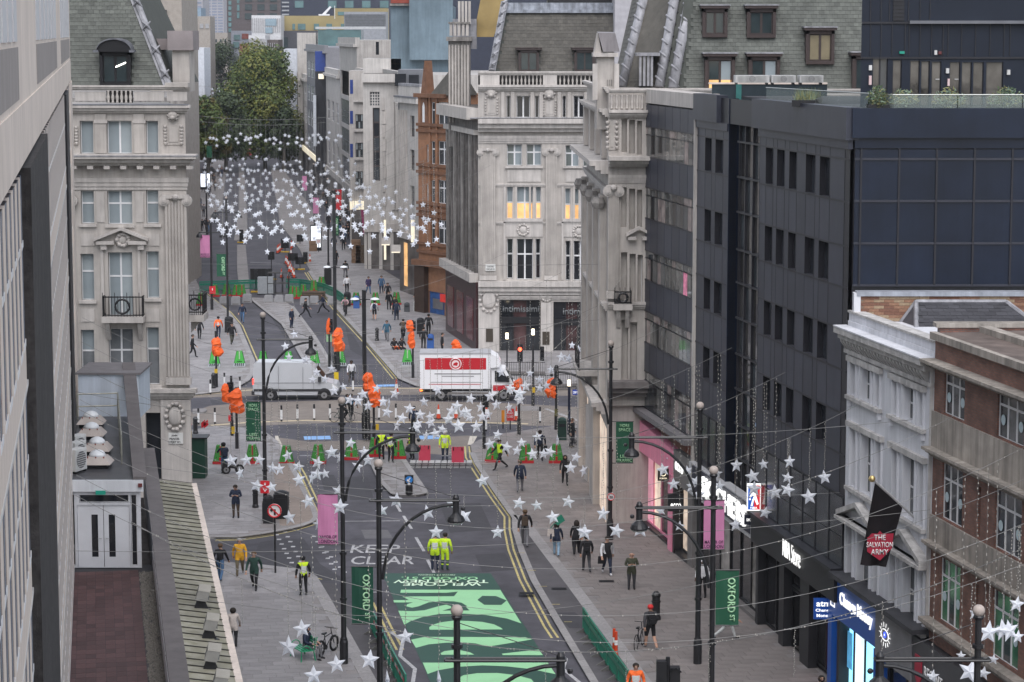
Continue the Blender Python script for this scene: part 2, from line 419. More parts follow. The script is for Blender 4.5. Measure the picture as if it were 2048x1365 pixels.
paving(PAVE['re'],slab,G(800,650),lim=(150,300),L=1.1,Wd=.75)
paving(PAVE['le'],slab,G(440,700),lim=(150,260),L=1.1,Wd=.75)
def kerbline(pts,wd=.32,z=KZ+.016,name='kerb_stone',step=1.0,par=None):
 """granite kerb stones, each about a metre long"""
 P=[G(u,v,z) for u,v in pts]; b=MB(granite); acc=[]
 for i in range(len(P)-1):
  d=P[i+1]-P[i]; n=max(1,int(d.length/step)); t=d.normalized(); s=Vector((-t.y,t.x,0))*wd/2
  for k in range(n):
   p,q=P[i]+d*(k/n)+t*.008,P[i]+d*((k+1)/n)-t*.008
   b.prism([p+s,p-s,q-s,q+s],(0,0,-.03))
 return b.build(name,par,kind='stuff')
rk=[(944,905),(955,928),(990,980),(1030,1036),(1031,1060),(1043,1100),(1068,1160),(1111,1234),(1187,1361),(1303,1560)]
kerbline(rk,par=PAVE['rw'][0])
kerbline([(1037,1030),(1046,1040),(1090,1098),(1150,1176),(1205,1250),(1240,1296),(1330,1420),(1400,1520)],.55,par=PAVE['rw'][0])
kerbline([(506,1130),(598,1141),(622,1153),(650,1200),(688,1268),(739,1361),(848,1560)],.55,par=PAVE['lw'][0])
kerbline([(430,1073),(475,1073),(520,1067),(566,1059),(602,1051),(625,1042),(632,1034),(626,1015),(610,985),(598,960),(588,942),(578,925),(566,905),(550,882),(530,867),(500,857),(425,853)],.3,par=PAVE['ln'][0])
kerbline([(742,919),(762,962),(787,987),(800,989),(830,989),(848,986),(850,982),(807,919)],.3,par=PAVE['isl'][0])
kerbline([(502,597),(520,612),(566,648),(607,717),(622,742),(640,751),(670,742),(656,717),(627,670),(584,612)],.3,par=PAVE['isl2'][0])
kerbline([(620,542),(636,568),(682,623),(734,679),(803,757),(836,771),(900,775)],.45,par=PAVE['re'][0])
kerbline([(389,788),(440,782),(470,774),(494,760),(505,744),(505,722),(475,650),(454,623),(429,603),(404,587)],.4,par=PAVE['le'][0])
# painted lines ----------------------------------------------------------
def dbl(pts,z=.006):
 for k in (-.13,.13):
  P=[G(u,v,z) for u,v in pts]
  Q=[]
  for i,p in enumerate(P):
   t=(P[min(i+1,len(P)-1)]-P[max(i-1,0)]).normalized(); Q.append(p+Vector((-t.y,t.x,0))*k)
  ribbon('yellow_line',Q,.1,z,yellow,uv=False)
dbl([(934,893),(936,915),(950,940),(985,994),(1014,1034),(1014,1060),(1022,1100),(1045,1160),(1095,1254),(1110,1276)])
dbl([(592,925),(606,950),(622,985),(638,1019),(640,1040),(625,1049),(590,1060),(540,1071),(480,1080),(430,1081)])
dbl([(430,1123),(506,1138),(600,1150),(640,1160)])
dbl([(752,1205),(780,1262),(800,1300)])
dbl([(612,545),(628,570),(674,625),(726,681),(790,758)])
dbl([(412,588),(460,626),(482,652),(512,722)])
wl=lambda pts,wd=.12:ribbon('white_line',pts,wd,.0085,white)
wl([(680,1043),(800,1042)]); wl([(807,1032),(823,1058)],.15); wl([(832,1075),(848,1103)],.15); wl([(855,1120),(868,1146)],.15)
wl([(793,1010),(801,1024)],.15); wl([(600,912),(668,909)])
wl([(738,1185),(778,1184)]); wl([(778,1262),(806,1282),(800,1312),(830,1338),(824,1375)],.16); wl([(768,1263),(792,1264)])
wl([(1118,1308),(1132,1318),(1126,1338),(1160,1366)],.16)
wl([(700,772),(800,771)],.2); wl([(500,525),(560,527)],.2)
# stop lines broken into blocks at the mouth of the side street
for a,bq,n in (((549,1070),(584,1135),7),((566,1064),(603,1133),7),((617,1062),(672,1150),8),((640,1094),(694,1155),6)):
 for k in range(n):
  t=k/n; u,v=a[0]+(bq[0]-a[0])*t,a[1]+(bq[1]-a[1])*t
  wl([(u,v),(u+8.5,v)],.3) if v>1062 else None
for u,v in ((430,1077),(448,1078),(466,1078),(482,1078)):wl([(u,v),(u+9,v)],.2)
for k in range(16):wl([(1092+k*4.6,818+k*1.7),(1095+k*4.6,819+k*1.7)],.3)
for u,v in ((1165,1090),(1150,1110),(1040,1120),(1062,1155),(1084,1187),(1110,1223),(1134,1258)):ribbon('yellow_line',[(u-6,v-14),(u+10,v-14)],.07,KZ+.03,yellow)
def ground_text(t,u0,v0,u1,v1,m,flip=False,z=.007,parent=None,name='lettering',bold=0.0):
 p,q,r=G(u0,v1,z),G(u1,v1,z),G(u0,v0,z)
 L=(q-p).length; d=(r-p)
 ydir=Vector((0,1,0)); hh=r.y-p.y
 me=text_mesh(t,hh,0,L,m,bold)
 if flip:me.transform(Matrix.Rotation(pi,4,'Z'))
 c=(p+q)/2; c2=(G(u0,v0,z)+G(u1,v0,z))/2
 return link(name,me,parent,(c+c2)/2 if True else c)
tag(ground_text('KEEP',702,1090,800,1106,white,bold=.01),kind='structure')['label']='worn white KEEP lettering on the road'
tag(ground_text('CLEAR',702,1113,830,1129,white,bold=.01),kind='structure')['label']='worn white CLEAR lettering on the road'
for q in ((607,873,660,880),(752,770,790,774),(838,872,882,879)):
 flat('road_panel',[(q[0],q[1]),(q[2],q[1]-1),(q[2]+2,q[3]-1),(q[0]+2,q[3])],.009,M('blue_road_panel',(.2,.36,.62),.6),kind='structure')
for q in ([(550,872),(556,872),(567,897),(552,897)],[(940,872),(955,872),(945,890),(935,890)]):
 flat('tactile_paving',q,.0095,M('pale_tactile',(.5,.46,.4),.8),kind='structure')
# gratings and covers
for u,v in ((1118,1178),(1213,1163),(1053,1187),(1255,990)):
 t=G(u,v,KZ+.016); b=MB(M('cast_iron',(.02,.02,.022),.6,metal=.3))
 b.box(-.35,.35,-.22,.22,0,.008)
 for k in range(5):b.box(-.3,.3,-.18+k*.08,-.14+k*.08,.008,.014)
 b.build('drain_cover',None,kind='structure').location=t
# ------------------------------------------------ the big green print lying on the road
gp=thing('street_banner','huge green printed welcome banner lying flat on the road','ground banner',G(880,1250))
GO=gp.location
dk,lt=M('print_dark_green',(.014,.062,.042),.55,.05,1),M('print_light_green',(.29,.6,.32),.55,.05,1)
def gpoly(name,pts,z,m):return MB(m).q(*[G(u,v,z)-GO for u,v in pts]).build(name,gp)
def z5(pts):return [(740+x/5.12,1130+y/5.12) for x,y in pts]
def dkL(v):return 764.5+(v-1147)*(861.8-765.9)/(1365-1148)
def dkR(v):return 981.2+(v-1146.4)*(1121.5-981.2)/(1365-1146.4)
gpoly('banner_sheet',[(dkL(1147),1147),(dkR(1147),1147),(dkR(1560),1560),(dkL(1560),1560)],.010,dk)
def shape(pts):gpoly('printed_shape',z5(pts),.015,lt)
shape([(318,255),(1335,257),(1550,600),(1400,550),(1190,515),(950,500),(700,505),(540,535),(420,575),(350,615),(290,470),(440,476),(560,465),(700,425),(780,408),(830,425),(830,445),(740,470),(1020,468),(985,435),(990,420),(940,390),(860,375),(740,372),(600,385),(500,425),(430,440),(370,425),(380,405),(440,385),(245,386),(240,362),(400,362),(330,325),(860,322),(900,275),(780,287),(310,287)])
gpoly('printed_shape',z5([(1100,360),(1150,318),(1290,320),(1400,365),(1345,411),(1170,410)]),.018,dk)
shape([(606,640),(640,615),(720,590),(850,573),(1000,575),(1150,585),(1270,610),(1340,645),(1360,662),(610,665)])
shape([(420,768),(560,738),(1590,742),(1660,765),(1210,838),(1080,805),(960,796),(780,798),(600,815),(470,850)])
shape([(722,905),(760,885),(840,874),(930,876),(1020,895),(1068,920),(730,922)])
shape([(1350,910),(1730,868),(1770,925),(1360,925)])
shape([(540,1002),(1820,1002),(1900,1120),(1650,1068),(1400,1040),(1150,1030),(900,1045),(700,1080),(590,1118)])
shape([(880,1290),(905,1160),(960,1130),(1100,1110),(1300,1108),(1500,1130),(1650,1170),(1750,1290)])
ground_text('WELCOME',806,1165,963,1172,M('print_pale',(.62,.8,.6),.55),True,.016,None,bold=.02).parent=gp
ground_text('TO THE NEW',787,1160,977,1166.5,M('print_pale'),True,.016,bold=.02).parent=gp
ground_text('OXFORD ST.',802,1154,956,1160,lt,True,.016,bold=.02).parent=gp
ground_text('MAYOR OF LONDON',837,1149,910,1151.4,M('print_pale'),True,.016).parent=gp
for o in gp.children:
 if o.name.startswith('lettering'):o.location=o.location-GO
# ------------------------------------------------ shared building materials
stone=M('portland_stone',(.44,.408,.378),.85,.1,1.2,streak=.2,bump=.12,patch=.14)
stoneD=M('sooty_stone',(.29,.272,.255),.9,.2,2.0,streak=.55,bump=.2,patch=.25)
stoneL=M('clean_stone',(.48,.448,.42),.85,.08,1.5,streak=.22,bump=.1,patch=.1)
lead=M('lead_sheet',(.17,.175,.195),.55,.2,2,metal=.25,streak=.3)
leadL=M('pale_lead',(.29,.29,.31),.6,.2,3,streak=.35)
slateG=M('green_slate',(.1,.107,.094),.65,.15,3,rnd=.2,patch=.35)
slateB=M('brown_slate',(.085,.079,.068),.7,.15,3,rnd=.2,patch=.3)
slateK=M('dark_slate',(.06,.06,.068),.6,.15,3,rnd=.2,patch=.2)
blind=M('window_blind',(.25,.29,.31),.25,.06,1,spec=.5)
blind2=M('window_blind_pale',(.31,.35,.365),.25,.06,1,spec=.5)
glassD=M('dark_glass',(.018,.02,.024),.06,.3,.6,spec=.6)
glassM=M('mid_glass',(.05,.058,.065),.08,.4,.5,spec=.6)
warm=M('warm_lit_window',(.75,.42,.17),.4,.3,.9,emit=.4)
cool=M('cool_lit_window',(.9,.88,.8),.4,.2,.9,emit=.35)
whitef=M('white_window_paint',(.66,.66,.67),.5,.05,4)
brownf=M('brown_window_paint',(.045,.032,.03),.5,.1,4)
blackf=M('black_paint',(.014,.014,.016),.45,.1,4)
iron=M('black_ironwork',(.012,.012,.014),.45,.15,5)
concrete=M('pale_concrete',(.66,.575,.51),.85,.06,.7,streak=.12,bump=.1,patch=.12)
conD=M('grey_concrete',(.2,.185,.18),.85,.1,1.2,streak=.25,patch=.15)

# ------------------------------------------------ left: tall concrete block
_a,_b=G(2,402,23.05),G(140,162,23.05)
bX=lambda D:_a.x+(_b.x-_a.x)*(D-_a.y)/(_b.y-_a.y)
T1=Front('concrete_office_block','pale concrete office block with vertical fins at the left edge',(bX(20),20),(bX(107),107))
DL=lambda D:(D-20)/87*T1.W
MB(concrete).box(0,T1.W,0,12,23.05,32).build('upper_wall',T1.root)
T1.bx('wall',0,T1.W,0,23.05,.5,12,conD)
for D,D1 in ((24,36),(47,71),(79,104)):       # louvred openings high in the parapet
 x0=DL(D); w_=DL(D1)-x0
 fr=T1.bx('recess_shade_panel',x0,x0+w_,24.05,24.82,-.012,.1,M('shaded_panel',(.3,.27,.255),.85,.08,.8,streak=.15))  # recess under the louvre: flat panel, its shade put into the darker colour
 for j in range(6):T1.bx('louvre',x0+w_*j/6,x0+w_*(j+.72)/6,24.9,27.6,-.02,.1,M('louvre_pale_blue',(.5,.5,.52),.6,.08,2),fr)
for k in range(14):
 T1.bx('cladding_panel',DL(20)+k*6.2,DL(20)+k*6.2+6.17,23.06,23.95,-.025,.05,concrete)
T1.bx('dark_stone_bay',DL(37),DL(50),0,22.98,-.12,.4,M('black_rough_stone',(.05,.046,.046),.9,.4,6,streak=.5,bump=.4))
T1.bx('downpipe_strip',DL(86),DL(93),0,22.9,-.06,.4,M('black_strip',(.016,.015,.017),.6))  # plain black upright strip, a box slightly proud of the front
T1.bx('corner_pier',DL(100),T1.W,0,23,-.05,.5,concrete)
fm,pm=MB(concrete),MB(M('blue_grey_glass',(.045,.058,.085),.12,.2,.4,spec=.6))
fm.box(0,.6,-.0,.5,0,3.2); fm.box(.6,1.5,.0,.5,0,.7); fm.box(.6,1.5,-.006,.0,.6,.7,m=whitef); fm.box(1.0,1.06,.0,.2,.7,3.2,m=M('slate_blue_bar',(.2,.22,.26),.5)); fm.box(.6,1.5,.0,.2,2.1,2.2,m=whitef)
pm.box(.6,1.5,.006,.05,.7,3.2)
fmesh,pmesh=fm.mesh('window'),pm.mesh('pane')
for fl in range(5):
 x=.2; z=6.6+fl*3.28
 while x<T1.W-8:
  if not (DL(35.5)<x<DL(50)) and not (DL(84.5)<x<DL(93)):
   o=link('window',fmesh,T1.root,(x,0,z)); link('pane',pmesh,o)
  x += 1.5
 T1.bx('floor_band',0,T1.W-.02,z-.08,z-.002,-.01,.5,M('white_sill_band',(.5,.49,.48),.7,.1,1.5))
# ------------------------------------------------ podium with roof terrace and ribbed canopy
_c,_d=G(383,965,5.9),G(472,1365,5.9)
oX=lambda D:_c.x+(_d.x-_c.x)*(D-_c.y)/(_d.y-_c.y)
P1=Front('podium_terrace','low podium with red tiled roof terrace and ribbed yellowish canopy',(oX(55),55),(oX(_c.y),_c.y),'terrace')
PL=lambda D:(D-55)/(_c.y-55)*P1.W
TZ=PY(200,1137,83).z-.015
tw=M('painted_white_wall',(.56,.57,.6),.7,.05,1,streak=.15)
P1.bx('base_wall',0,P1.W,0,5.3,1.9,6,conD)
rib=M('lichen_yellow_sheet',(.25,.238,.165),.7,.2,2.5,patch=.4,c2=(.31,.295,.24))
n_=60
for k in range(n_):
 x0,x1=P1.W*k/n_,P1.W*(k+1)/n_
 b=MB(rib); b.prism([(x0+.03,-.0,5.76),(x1-.03,-.0,5.76),(x1-.03,1.75,6.04),(x0+.03,1.75,6.04)],(0,0,.09)); b.build('canopy_panel',P1.root); MB(M('joint_black',(.03,.028,.025),.8)).prism([(x1-.03,-.02,5.86),(x1+.03,-.02,5.86),(x1+.03,1.75,6.14),(x1-.03,1.75,6.14)],(0,0,.015)).build('canopy_joint',P1.root)
P1.bx('canopy_deck',0,P1.W,5.5,5.70,0.02,1.9,M('dark_gap',(.05,.048,.04),.9))
b=MB(concrete); b.box(0,P1.W,-.22,0,5.42,5.86); b.build('canopy_edge',P1.root)
_y0,_y1=1.55,2.1
P1.bx('parapet_coping',0,P1.W,TZ+.88,TZ+1.0,_y0,_y1,M('dark_coping',(.13,.118,.118),.8,.12,2,patch=.2))
P1.bx('parapet_wall',0,P1.W,5.2,TZ+.88,_y0+.05,_y1-.05,tw)
for k in range(9):P1.bx('parapet_panel',PL(56)+k*3.1,PL(56)+k*3.1+2.9,TZ+.15,TZ+.86,_y1-.05,_y1+.02,tw)
P1.bx('terrace_slab',0,PL(84),TZ-.3,TZ,_y1-.1,5.8,M('dark_felt',(.045,.045,.05),.8,.2,1,patch=.3))
tb=MB(M('red_quarry_tile',(.085,.043,.042),.65,.15,3,rnd=.28,patch=.2)); tb.box(0,.53,0,.285,0,.02)
tme=tb.mesh('floor_tile')
for i in range(32):
 for j in range(8):
  if PL(66.5)+i*.545<PL(83):link('floor_tile',tme,P1.root,(PL(66.5)+i*.545,2.62+j*.295,TZ+.003))
random.seed(3); gb=MB(M('grey_pebbles',(.17,.16,.145),.9,.4,20))
for k in range(2600):
 x,y=random.uniform(PL(62),PL(82.8)),random.uniform(2.08,2.58); r=random.uniform(.025,.055)
 gb.add([(x-r,y,TZ),(x,y-r,TZ),(x+r,y,TZ),(x,y+r,TZ),(x,y,TZ+r*1.5)],[(0,1,4),(1,2,4),(2,3,4),(3,0,4)])
gb.build('pebble_strip',P1.root,kind='stuff')
for k in range(5):
 P1.bx('radiator_box',PL(64)+k*3.6,PL(64)+k*3.6+2.2,TZ,TZ+.7,5.2,5.5,tw)
# white pavilion with double doors across the terrace
V1=Front('roof_pavilion','white pavilion with double doors and a flat grey roof on the terrace',PY(140,1137,83),PY(284,1137,83),'pavilion')
zf,zt=V1.px(200,1136)[1],V1.px(200,962)[1]
sl_=[V1.rect(139,990,150,1132),V1.rect(262,990,274,1132),V1.rect(158,990,257,1006)]
dr=V1.rect(155,1011,260,1135)
V1.wall(0,V1.W,zf,zt,sl_+[dr],tw,d=.12,back=14,skew=-.175)
for h in sl_:V1.win(h,1,1,whitef,glassD,y=.06,bar=.05)
for k in range(2):
 xa=dr[0]+(dr[1]-dr[0])*k/2; xb=xa+(dr[1]-dr[0])/2
 h=V1.rect(183+34.5*k,1030,196+34.5*k,1115)
 d_=V1.wall(xa+.01,xb-.01,dr[2]+.01,dr[3]-.01,[h],M('door_white',(.6,.61,.64),.4,.04,2),y=.04,d=.04,name='door')
 MB(glassD).box(h[0],h[1],.075,.08,h[2],h[3]).build('pane',d_)
 MB(M('steel',(.4,.4,.42),.3,metal=.9)).tube([(xb-.08 if k==0 else xa+.08,.04,1.05+zf),(xb-.08 if k==0 else xa+.08,-.04,1.05+zf),((xb-.2 if k==0 else xa+.2),-.04,1.05+zf)],.014).build('handle',d_)
V1.bp('fascia',138,961,286,984,-.12,-.01,M('pale_fascia',(.6,.62,.65),.6,.05,2,streak=.1))
MB(M('wet_roof_felt',(.075,.075,.082),.4,.3,1,patch=.5)).prism([(0,0,zt+.002),(V1.W,0,zt+.002),(V1.W-2.45,14,zt+.002),(-2.45,14,zt+.002)],(0,0,.048)).build('roof_felt',V1.root)
V1.bp('exit_sign',191,982,211,990,-.17,-.125,M('exit_green',(.02,.28,.2),.5))
V1.bp('alarm_bell',276,968,284,975,-.2,-.12,M('alarm_red',(.12,.03,.03),.5))
rf=zt+.05
b=MB(M('blue_white_wall',(.5,.55,.62),.7,.06,1,streak=.15)); b.box(-2.1,.35,14,17,rf-.1,rf+1.72); b.build('motor_room',V1.root)
V1.bx('motor_room_coping',-2.2,.45,rf+1.72,rf+1.8,13.9,17.1,M('grey_coping',(.16,.15,.155),.7))
b=MB(M('dark_coping')); b.prism([(2.28,-.05,rf+.0),(2.75,-.05,rf+.0),(-.1,16,rf+1.85),(-.62,16,rf+1.85)],(0,0,.1)); b.build('side_parapet',V1.root)
kit=M('equipment_white',(.55,.55,.54),.5,.08,4,streak=.15)
def skylight(x,y,lab,s=1.0):
 t=thing('roof_skylight',lab+' pyramid skylight with a domed cap on the flat pavilion roof','skylight',V1.world(x-.175*y,rf,y),V1.root.rotation_euler.z,'skylights on the pavilion roof')
 b=MB(M('skylight_frame',(.42,.37,.34),.6)); a=.52*s
 b.box(-a*.8,a*.8,-a*.8,a*.8,0,.18,m=blackf)
 P=[(-a,-a,.16),(a,-a,.16),(a,a,.16),(-a,a,.16)]; Q=[(x_*.62,y_*.62,.42) for x_,y_,z_ in P]
 b.add(P+Q,[(3,2,1,0),(4,5,6,7)]+[(i,(i+1) % 4,4+(i+1) % 4,4+i) for i in range(4)]); b.build('curb',t)
 MB(M('dome_white',(.62,.64,.66),.3,.03)).lathe((0,0,.4),[(a*.62,0),(a*.55,.1),(a*.38,.19),(a*.15,.235),(.01,.24)],14).build('dome',t,smooth=True)
 c=MB(M('bolt_red',(.2,.05,.04),.6))
 for i in range(3):c.box(-a*.6+i*a*.55,-a*.6+i*a*.55+.04,-a*.68,-a*.62,.36,.44)
 c.build('bolts',t)
for (x,y),l in zip(((.85,11.4),(.85,8.6),(1.05,5.2),(1.05,2.4)),('farthest','second farthest','second nearest','nearest')):skylight(x,y,l)
def ac_unit(p,rot,lab,w_=.8,h=.7,d=.35,grp=None):
 t=thing('air_conditioner',lab,'air conditioner',p,rot,grp)
 MB(kit).box(-w_/2,w_/2,-d/2,d/2,.08,h).build('casing',t)
 b=MB(blackf)
 for k in range(2):b.box(-w_/2+.05+k*(w_-.15),-w_/2+.1+k*(w_-.15),-d/2,d/2,0,.08)
 b.build('feet',t)
 g=MB(M('grille_grey',(.12,.12,.125),.6)); g.hcyl((0,-d/2-.015,h/2+.04),h*.36,.02,16); gg=g.build('fan_grille',t)
 f=MB(kit)
 for k in range(-4,5):f.box(-w_*.42,w_*.42,-d/2-.025,-d/2-.016,h/2+.04+k*h*.09-.008,h/2+.04+k*h*.09+.008)
 f.build('louvre_bars',gg)
for k,(x,y) in enumerate(((.32,1.4),(.3,2.9),(.3,4.3))):ac_unit(V1.world(x-.175*y,rf,y),1.2,('nearest','middle','farthest')[k]+' of the three white air conditioners by the concrete block',.75,.85)
hr=thing('roof_handrail','galvanised tube handrail running beside the skylights','handrail',V1.world(1.4,rf,3),V1.root.rotation_euler.z+.173)
galv=M('galvanised_tube',(.3,.3,.26),.5,.2,5,metal=.5)
b=MB(galv)
for z in (.55,1.05):b.tube([(0,0,z),(0,10.5,z)],.03); b.tube([(0,10.5,z),(-1.6,10.5,z)],.03)
b.build('rails',hr)
for p in [(0,k*2.1) for k in range(6)]+[(-1.6,10.5)]:MB(galv).tube([(*p,0),(*p,1.08)],.03).build('post',hr)
def floodlight(u,v,lab):
 p=G(u,v,5.86); t=thing('floodlight',lab,'floodlight',p,.5,None)
 g=M('lamp_grey',(.17,.165,.15),.6,.15,4)
 b=MB(blackf); b.box(-.3,.3,-.16,.16,0,.05); b.prism([(-.25,-.02,.05),(.25,-.02,.05),(.12,-.02,.4),(-.12,-.02,.4)],(0,.06,0)); b.build('bracket',t)
 b=MB(g); b.prism([(-.26,-.16,.42),(.12,-.24,.34),(.26,-.16,.62),(-.12,-.08,.7)],(.16,.34,.12)); b.build('housing',t); b=MB(M('lamp_beige',(.3,.285,.25),.6)); b.prism([(-.12,-.09,.71),(.26,-.17,.63),(.3,-.15,.67),(-.1,-.07,.75)],(.16,.34,.12)); b.build('hood',t)
 b=MB(M('lamp_glass',(.1,.11,.12),.1,spec=.6)); b.prism([(.2,-.16,.38),(.3,.0,.7),(.37,.22,.78),(.27,.08,.46)],(.02,-.01,0)); b.build('pane',t)
for (u,v),l in zip(((402,1222),(418,1282),(421,1345),(437,1400)),('farthest','second farthest','third farthest','nearest')):floodlight(u,v,l+' grey floodlight standing on the ribbed canopy')
t=thing('junction_box','grey electrical box with cable on the concrete block','junction box',PY(130,1100,82.5)); MB(kit).box(-.18,.18,-.25,.1,0,.62).build('cabinet',t); MB(blackf).tube([(.05,-.2,0),(.1,-.25,-.3),(.25,-.25,-.2),(.2,-.2,.1)],.02).build('cable',t)

# ------------------------------------------------ corner building of Portland stone across the side street (left)
YB=G(385,1040).y
B2=Front('stone_corner_building','pale Portland stone corner building with green slate mansard on the left',PY(95,1040,YB),PY(384,1040,YB))
wins=[(160,242,186.5,308),(214,242,263.5,308),(292,242,316.5,308),(162,382,188,448),(215,382,264.5,449),(292.5,381,317,448),
  (162,508,188,601),(217,505,265.5,632),(293,503,318,597),(162.5,660,189,772),(218,658,266.5,772),(293.5,655,318.5,770)]
wh=[B2.rect(*q) for q in wins]+[B2.rect(292,826,322,960)]
zp=B2.px(250,218)[1]
B2.wall(0,B2.W,0,zp,wh,stone,d=.4,back=12,skew=-.215)
for i,h in enumerate(wh[:12]):
 wide=i % 3==1; gm=(blind,blind2) if i<9 else ((M('blind_grey',(.16,.17,.18),.2),blind) if i != 10 else (M('blind_grey'),M('blind_grey')))
 B2.win(h,2 if wide else 1,2 if i>2 else 1,whitef,gm,y=.24,bar=.09,split=.62 if i>2 else None)
 if i>2:B2.bx('window_sill',h[0]-.12,h[1]+.12,h[2]-.16,h[2]-.02,-.12,.2,stoneL) if i != 7 else None
MB(glassD).box(wh[12][0],wh[12][1],.3,.35,0,wh[12][3]).build('doorway',B2.root)
def ledge(B,name,v0,v1,out,m=stoneL,u0=None,u1=None,over=0.0,um=250):
 z1,z0=B.px(um,v0)[1],B.px(um,v1)[1]
 x0=0 if u0 is None else B.px(u0,v0)[0]; x1=B.W if u1 is None else B.px(u1,v0)[0]
 b=MB(m); h=z1-z0                                          # stepped moulding
 for k in range(3):
  o=out*(1,.72,.4)[k]; b.box(x0,x1+over*(1,.72,.4)[k],-o,.02,z1-h*(.38,.72,1)[k],z1-h*(0,.38,.72)[k]-.001*k)
 return b.build(name,B.root)
ledge(B2,'parapet_coping',171,181,.22); ledge(B2,'upper_ledge',210,226,.4,over=.3)
z1=B2.px(250,210.5)[1]; B2.bx('ledge_lead',0,B2.W+.2,z1,z1+.05,-.42,.05,lead)
for q in ((150,184,211,202),(268,184,328,202),(334,184,374,202)):B2.bp('parapet_panel',*q,-.04,.01,stoneL)
x0,x1,z0,z1=B2.rect(213,182,266,206)
MB(M('shadow_gap',(.03,.028,.027),.9)).box(x0,x1,-.012,.01,z0,z1).build('balustrade_shade_sheet',B2.root)  # wall is solid here; shade between the balusters put into a dark sheet
bal=MB(stone).lathe((0,0,0),[(.07,0),(.07,.05),(.045,.08),(.085,.22),(.085,.3),(.045,.45),(.06,.55),(.06,.6)],8).mesh('baluster',True)
def balusters(B,x0,x1,z0,z1,n,y=-.1):
 for k in range(n):
  o=link('baluster',bal,B.root,(x0+(x1-x0)*(k+.5)/n,y,z0)); o.scale=(1,1,(z1-z0)/.6)
balusters(B2,x0,x1,z0,z1,6)
for u in (201,278):B2.bp('pilaster',u-11,228,u+11,307,-.1,.01,stone); B2.bp('pilaster_cap',u-13,240,u+13,247,-.14,.01,stoneL)
x0,x1,z0,z1=B2.rect(332,250,362,290)
def carved_panel(B,x0,x1,z0,z1,name='carved_panel'):
 b=MB(stone); b.box(x0,x1,-.05,.01,z0,z1); b.box(x0+.15,x1-.15,-.09,-.04,z0+.15,z1-.15)
 for k in range(6):
  z=z0+(z1-z0)*(k+.5)/6
  for x in (x0-.03,x1+.03):b.ball((x,-.08,z),.1,6)
 return b.build(name,B.root)
carved_panel(B2,x0,x1,z0,z1); carved_panel(B2,*B2.rect(143,252,152,290))
def lion(B,u,v,r=.26):
 x,z=B.px(u,v); b=MB(stone); b.ball((x,-.12,z),r,8,sc=(1,.7,1)); b.ball((x,-.25,z-r*.45),r*.5,6)
 for k in range(8):b.ball((x+cos(k*pi/4)*r*.95,-.1,z+sin(k*pi/4)*r*.95),r*.32,6)
 for e in (-1,1):b.ball((x+e*r*.35,-.29,z+r*.15),r*.1,6)
 return b.build('lion_head',B.root,smooth=True)
lion(B2,346,231)
ledge(B2,'main_cornice',308,331,.85,over=.62); z1=B2.px(250,312)[1]; B2.bx('cornice_lead',0,B2.W+.66,z1-.0,z1+.05,-.88,.02,leadL)
b=MB(stoneL); zc=B2.px(250,331)[1]
for k in range(9):x=B2.px(112+k*33,333)[0]; b.box(x,x+.3,-.6,0,zc-.17,zc-.003)
b.build('modillions',B2.root)
ledge(B2,'architrave',356,380,.14,over=.12)
def pilaster(B,u0,u1,v0,v1,fl=7,vc=None,cap=True,base=True,y=.0,um=None):
 x0,x1,z0,z1=B.rect(u0,v0,u1,v1); p=MB(stone); p.box(x0,x1,y-.16,y+.01,z0,z1); o=p.build('pilaster',B.root)
 f=MB(stone); w_=(x1-x0)/fl
 for k in range(fl):f.box(x0+w_*(k+.22),x0+w_*(k+.82),y-.22,y-.15,z0+.4,z1-.15)
 f.build('fluting',o)
 if base:b=MB(stoneL); b.box(x0-.08,x1+.08,y-.28,y+.01,z0-.02,z0+.35); b.build('pilaster_base',o)
 if cap:                                # ionic capital
  c=MB(stoneL); c.box(x0-.12,x1+.12,y-.3,y+.01,z1,z1+.18)
  for s_ in (-.02,1.02):
   for r_,d_ in ((.27,.26),(.16,.33),(.07,.38)):c.hcyl((x0+(x1-x0)*s_,y-d_,z1-.12),r_,.24,12)
  c.ball(((x0+x1)/2,y-.34,z1+.08),.17,8); c.build('capital',o,smooth=False)
 return o
pilaster(B2,333,377,397,768); pilaster(B2,120,150,397,768)
for u in (201,279):B2.bp('panel',u-8,385,u+8,445,-.04,.01,stoneL)
# pediment, cartouches, balcony
def pediment(B,u0,u1,v0,v1):
 x0,x1,z0,z1=B.rect(u0,v0,u1,v1); xm=(x0+x1)/2; h=z1-z0; t=.16; b=MB(stoneL)
 b.box(x0,x0+(x1-x0)*.36,-.3,.01,z0,z0+.18); b.box(x1-(x1-x0)*.36,x1,-.3,.01,z0,z0+.18)
 b.prism([(x0-.1,-.36,z0+.18),(xm,-.36,z1-t),(xm,-.36,z1),(x0-.1,-.36,z0+.18+t)],(0,.37,0)); b.prism([(x1+.1,-.36,z0+.18),(x1+.1,-.36,z0+.18+t),(xm,-.36,z1),(xm,-.36,z1-t)],(0,.37,0))
 b.build('pediment',B.root)
def cartouche(B,u,v,rx,rz,m=stoneL,y=0.0):
 x,z=B.px(u,v); b=MB(m); b.ball((x,y-.02,z),1,12,sc=(rx*.78,.14,rz*.78))
 n=14
 for k in range(n):a=2*pi*k/n; b.ball((x+cos(a)*rx,y-.06,z+sin(a)*rz),.11+.03*(k % 2),6)
 return b.build('cartouche',B.root,smooth=True)
pediment(B2,193,294,454,489); cartouche(B2,246,480,.3,.3)
for u in (207,281):B2.bp('console',u-6,490,u+6,500,-.22,.01,stoneL); B2.bp('window_surround',u-5,500,u+1,640,-.07,.01,stoneL)
for u in (175,305):B2.bp('panel',u-13,618,u+14,644,-.04,.01,stoneL); B2.bp('panel',u-13,468,u+14,492,-.04,.01,stoneL)
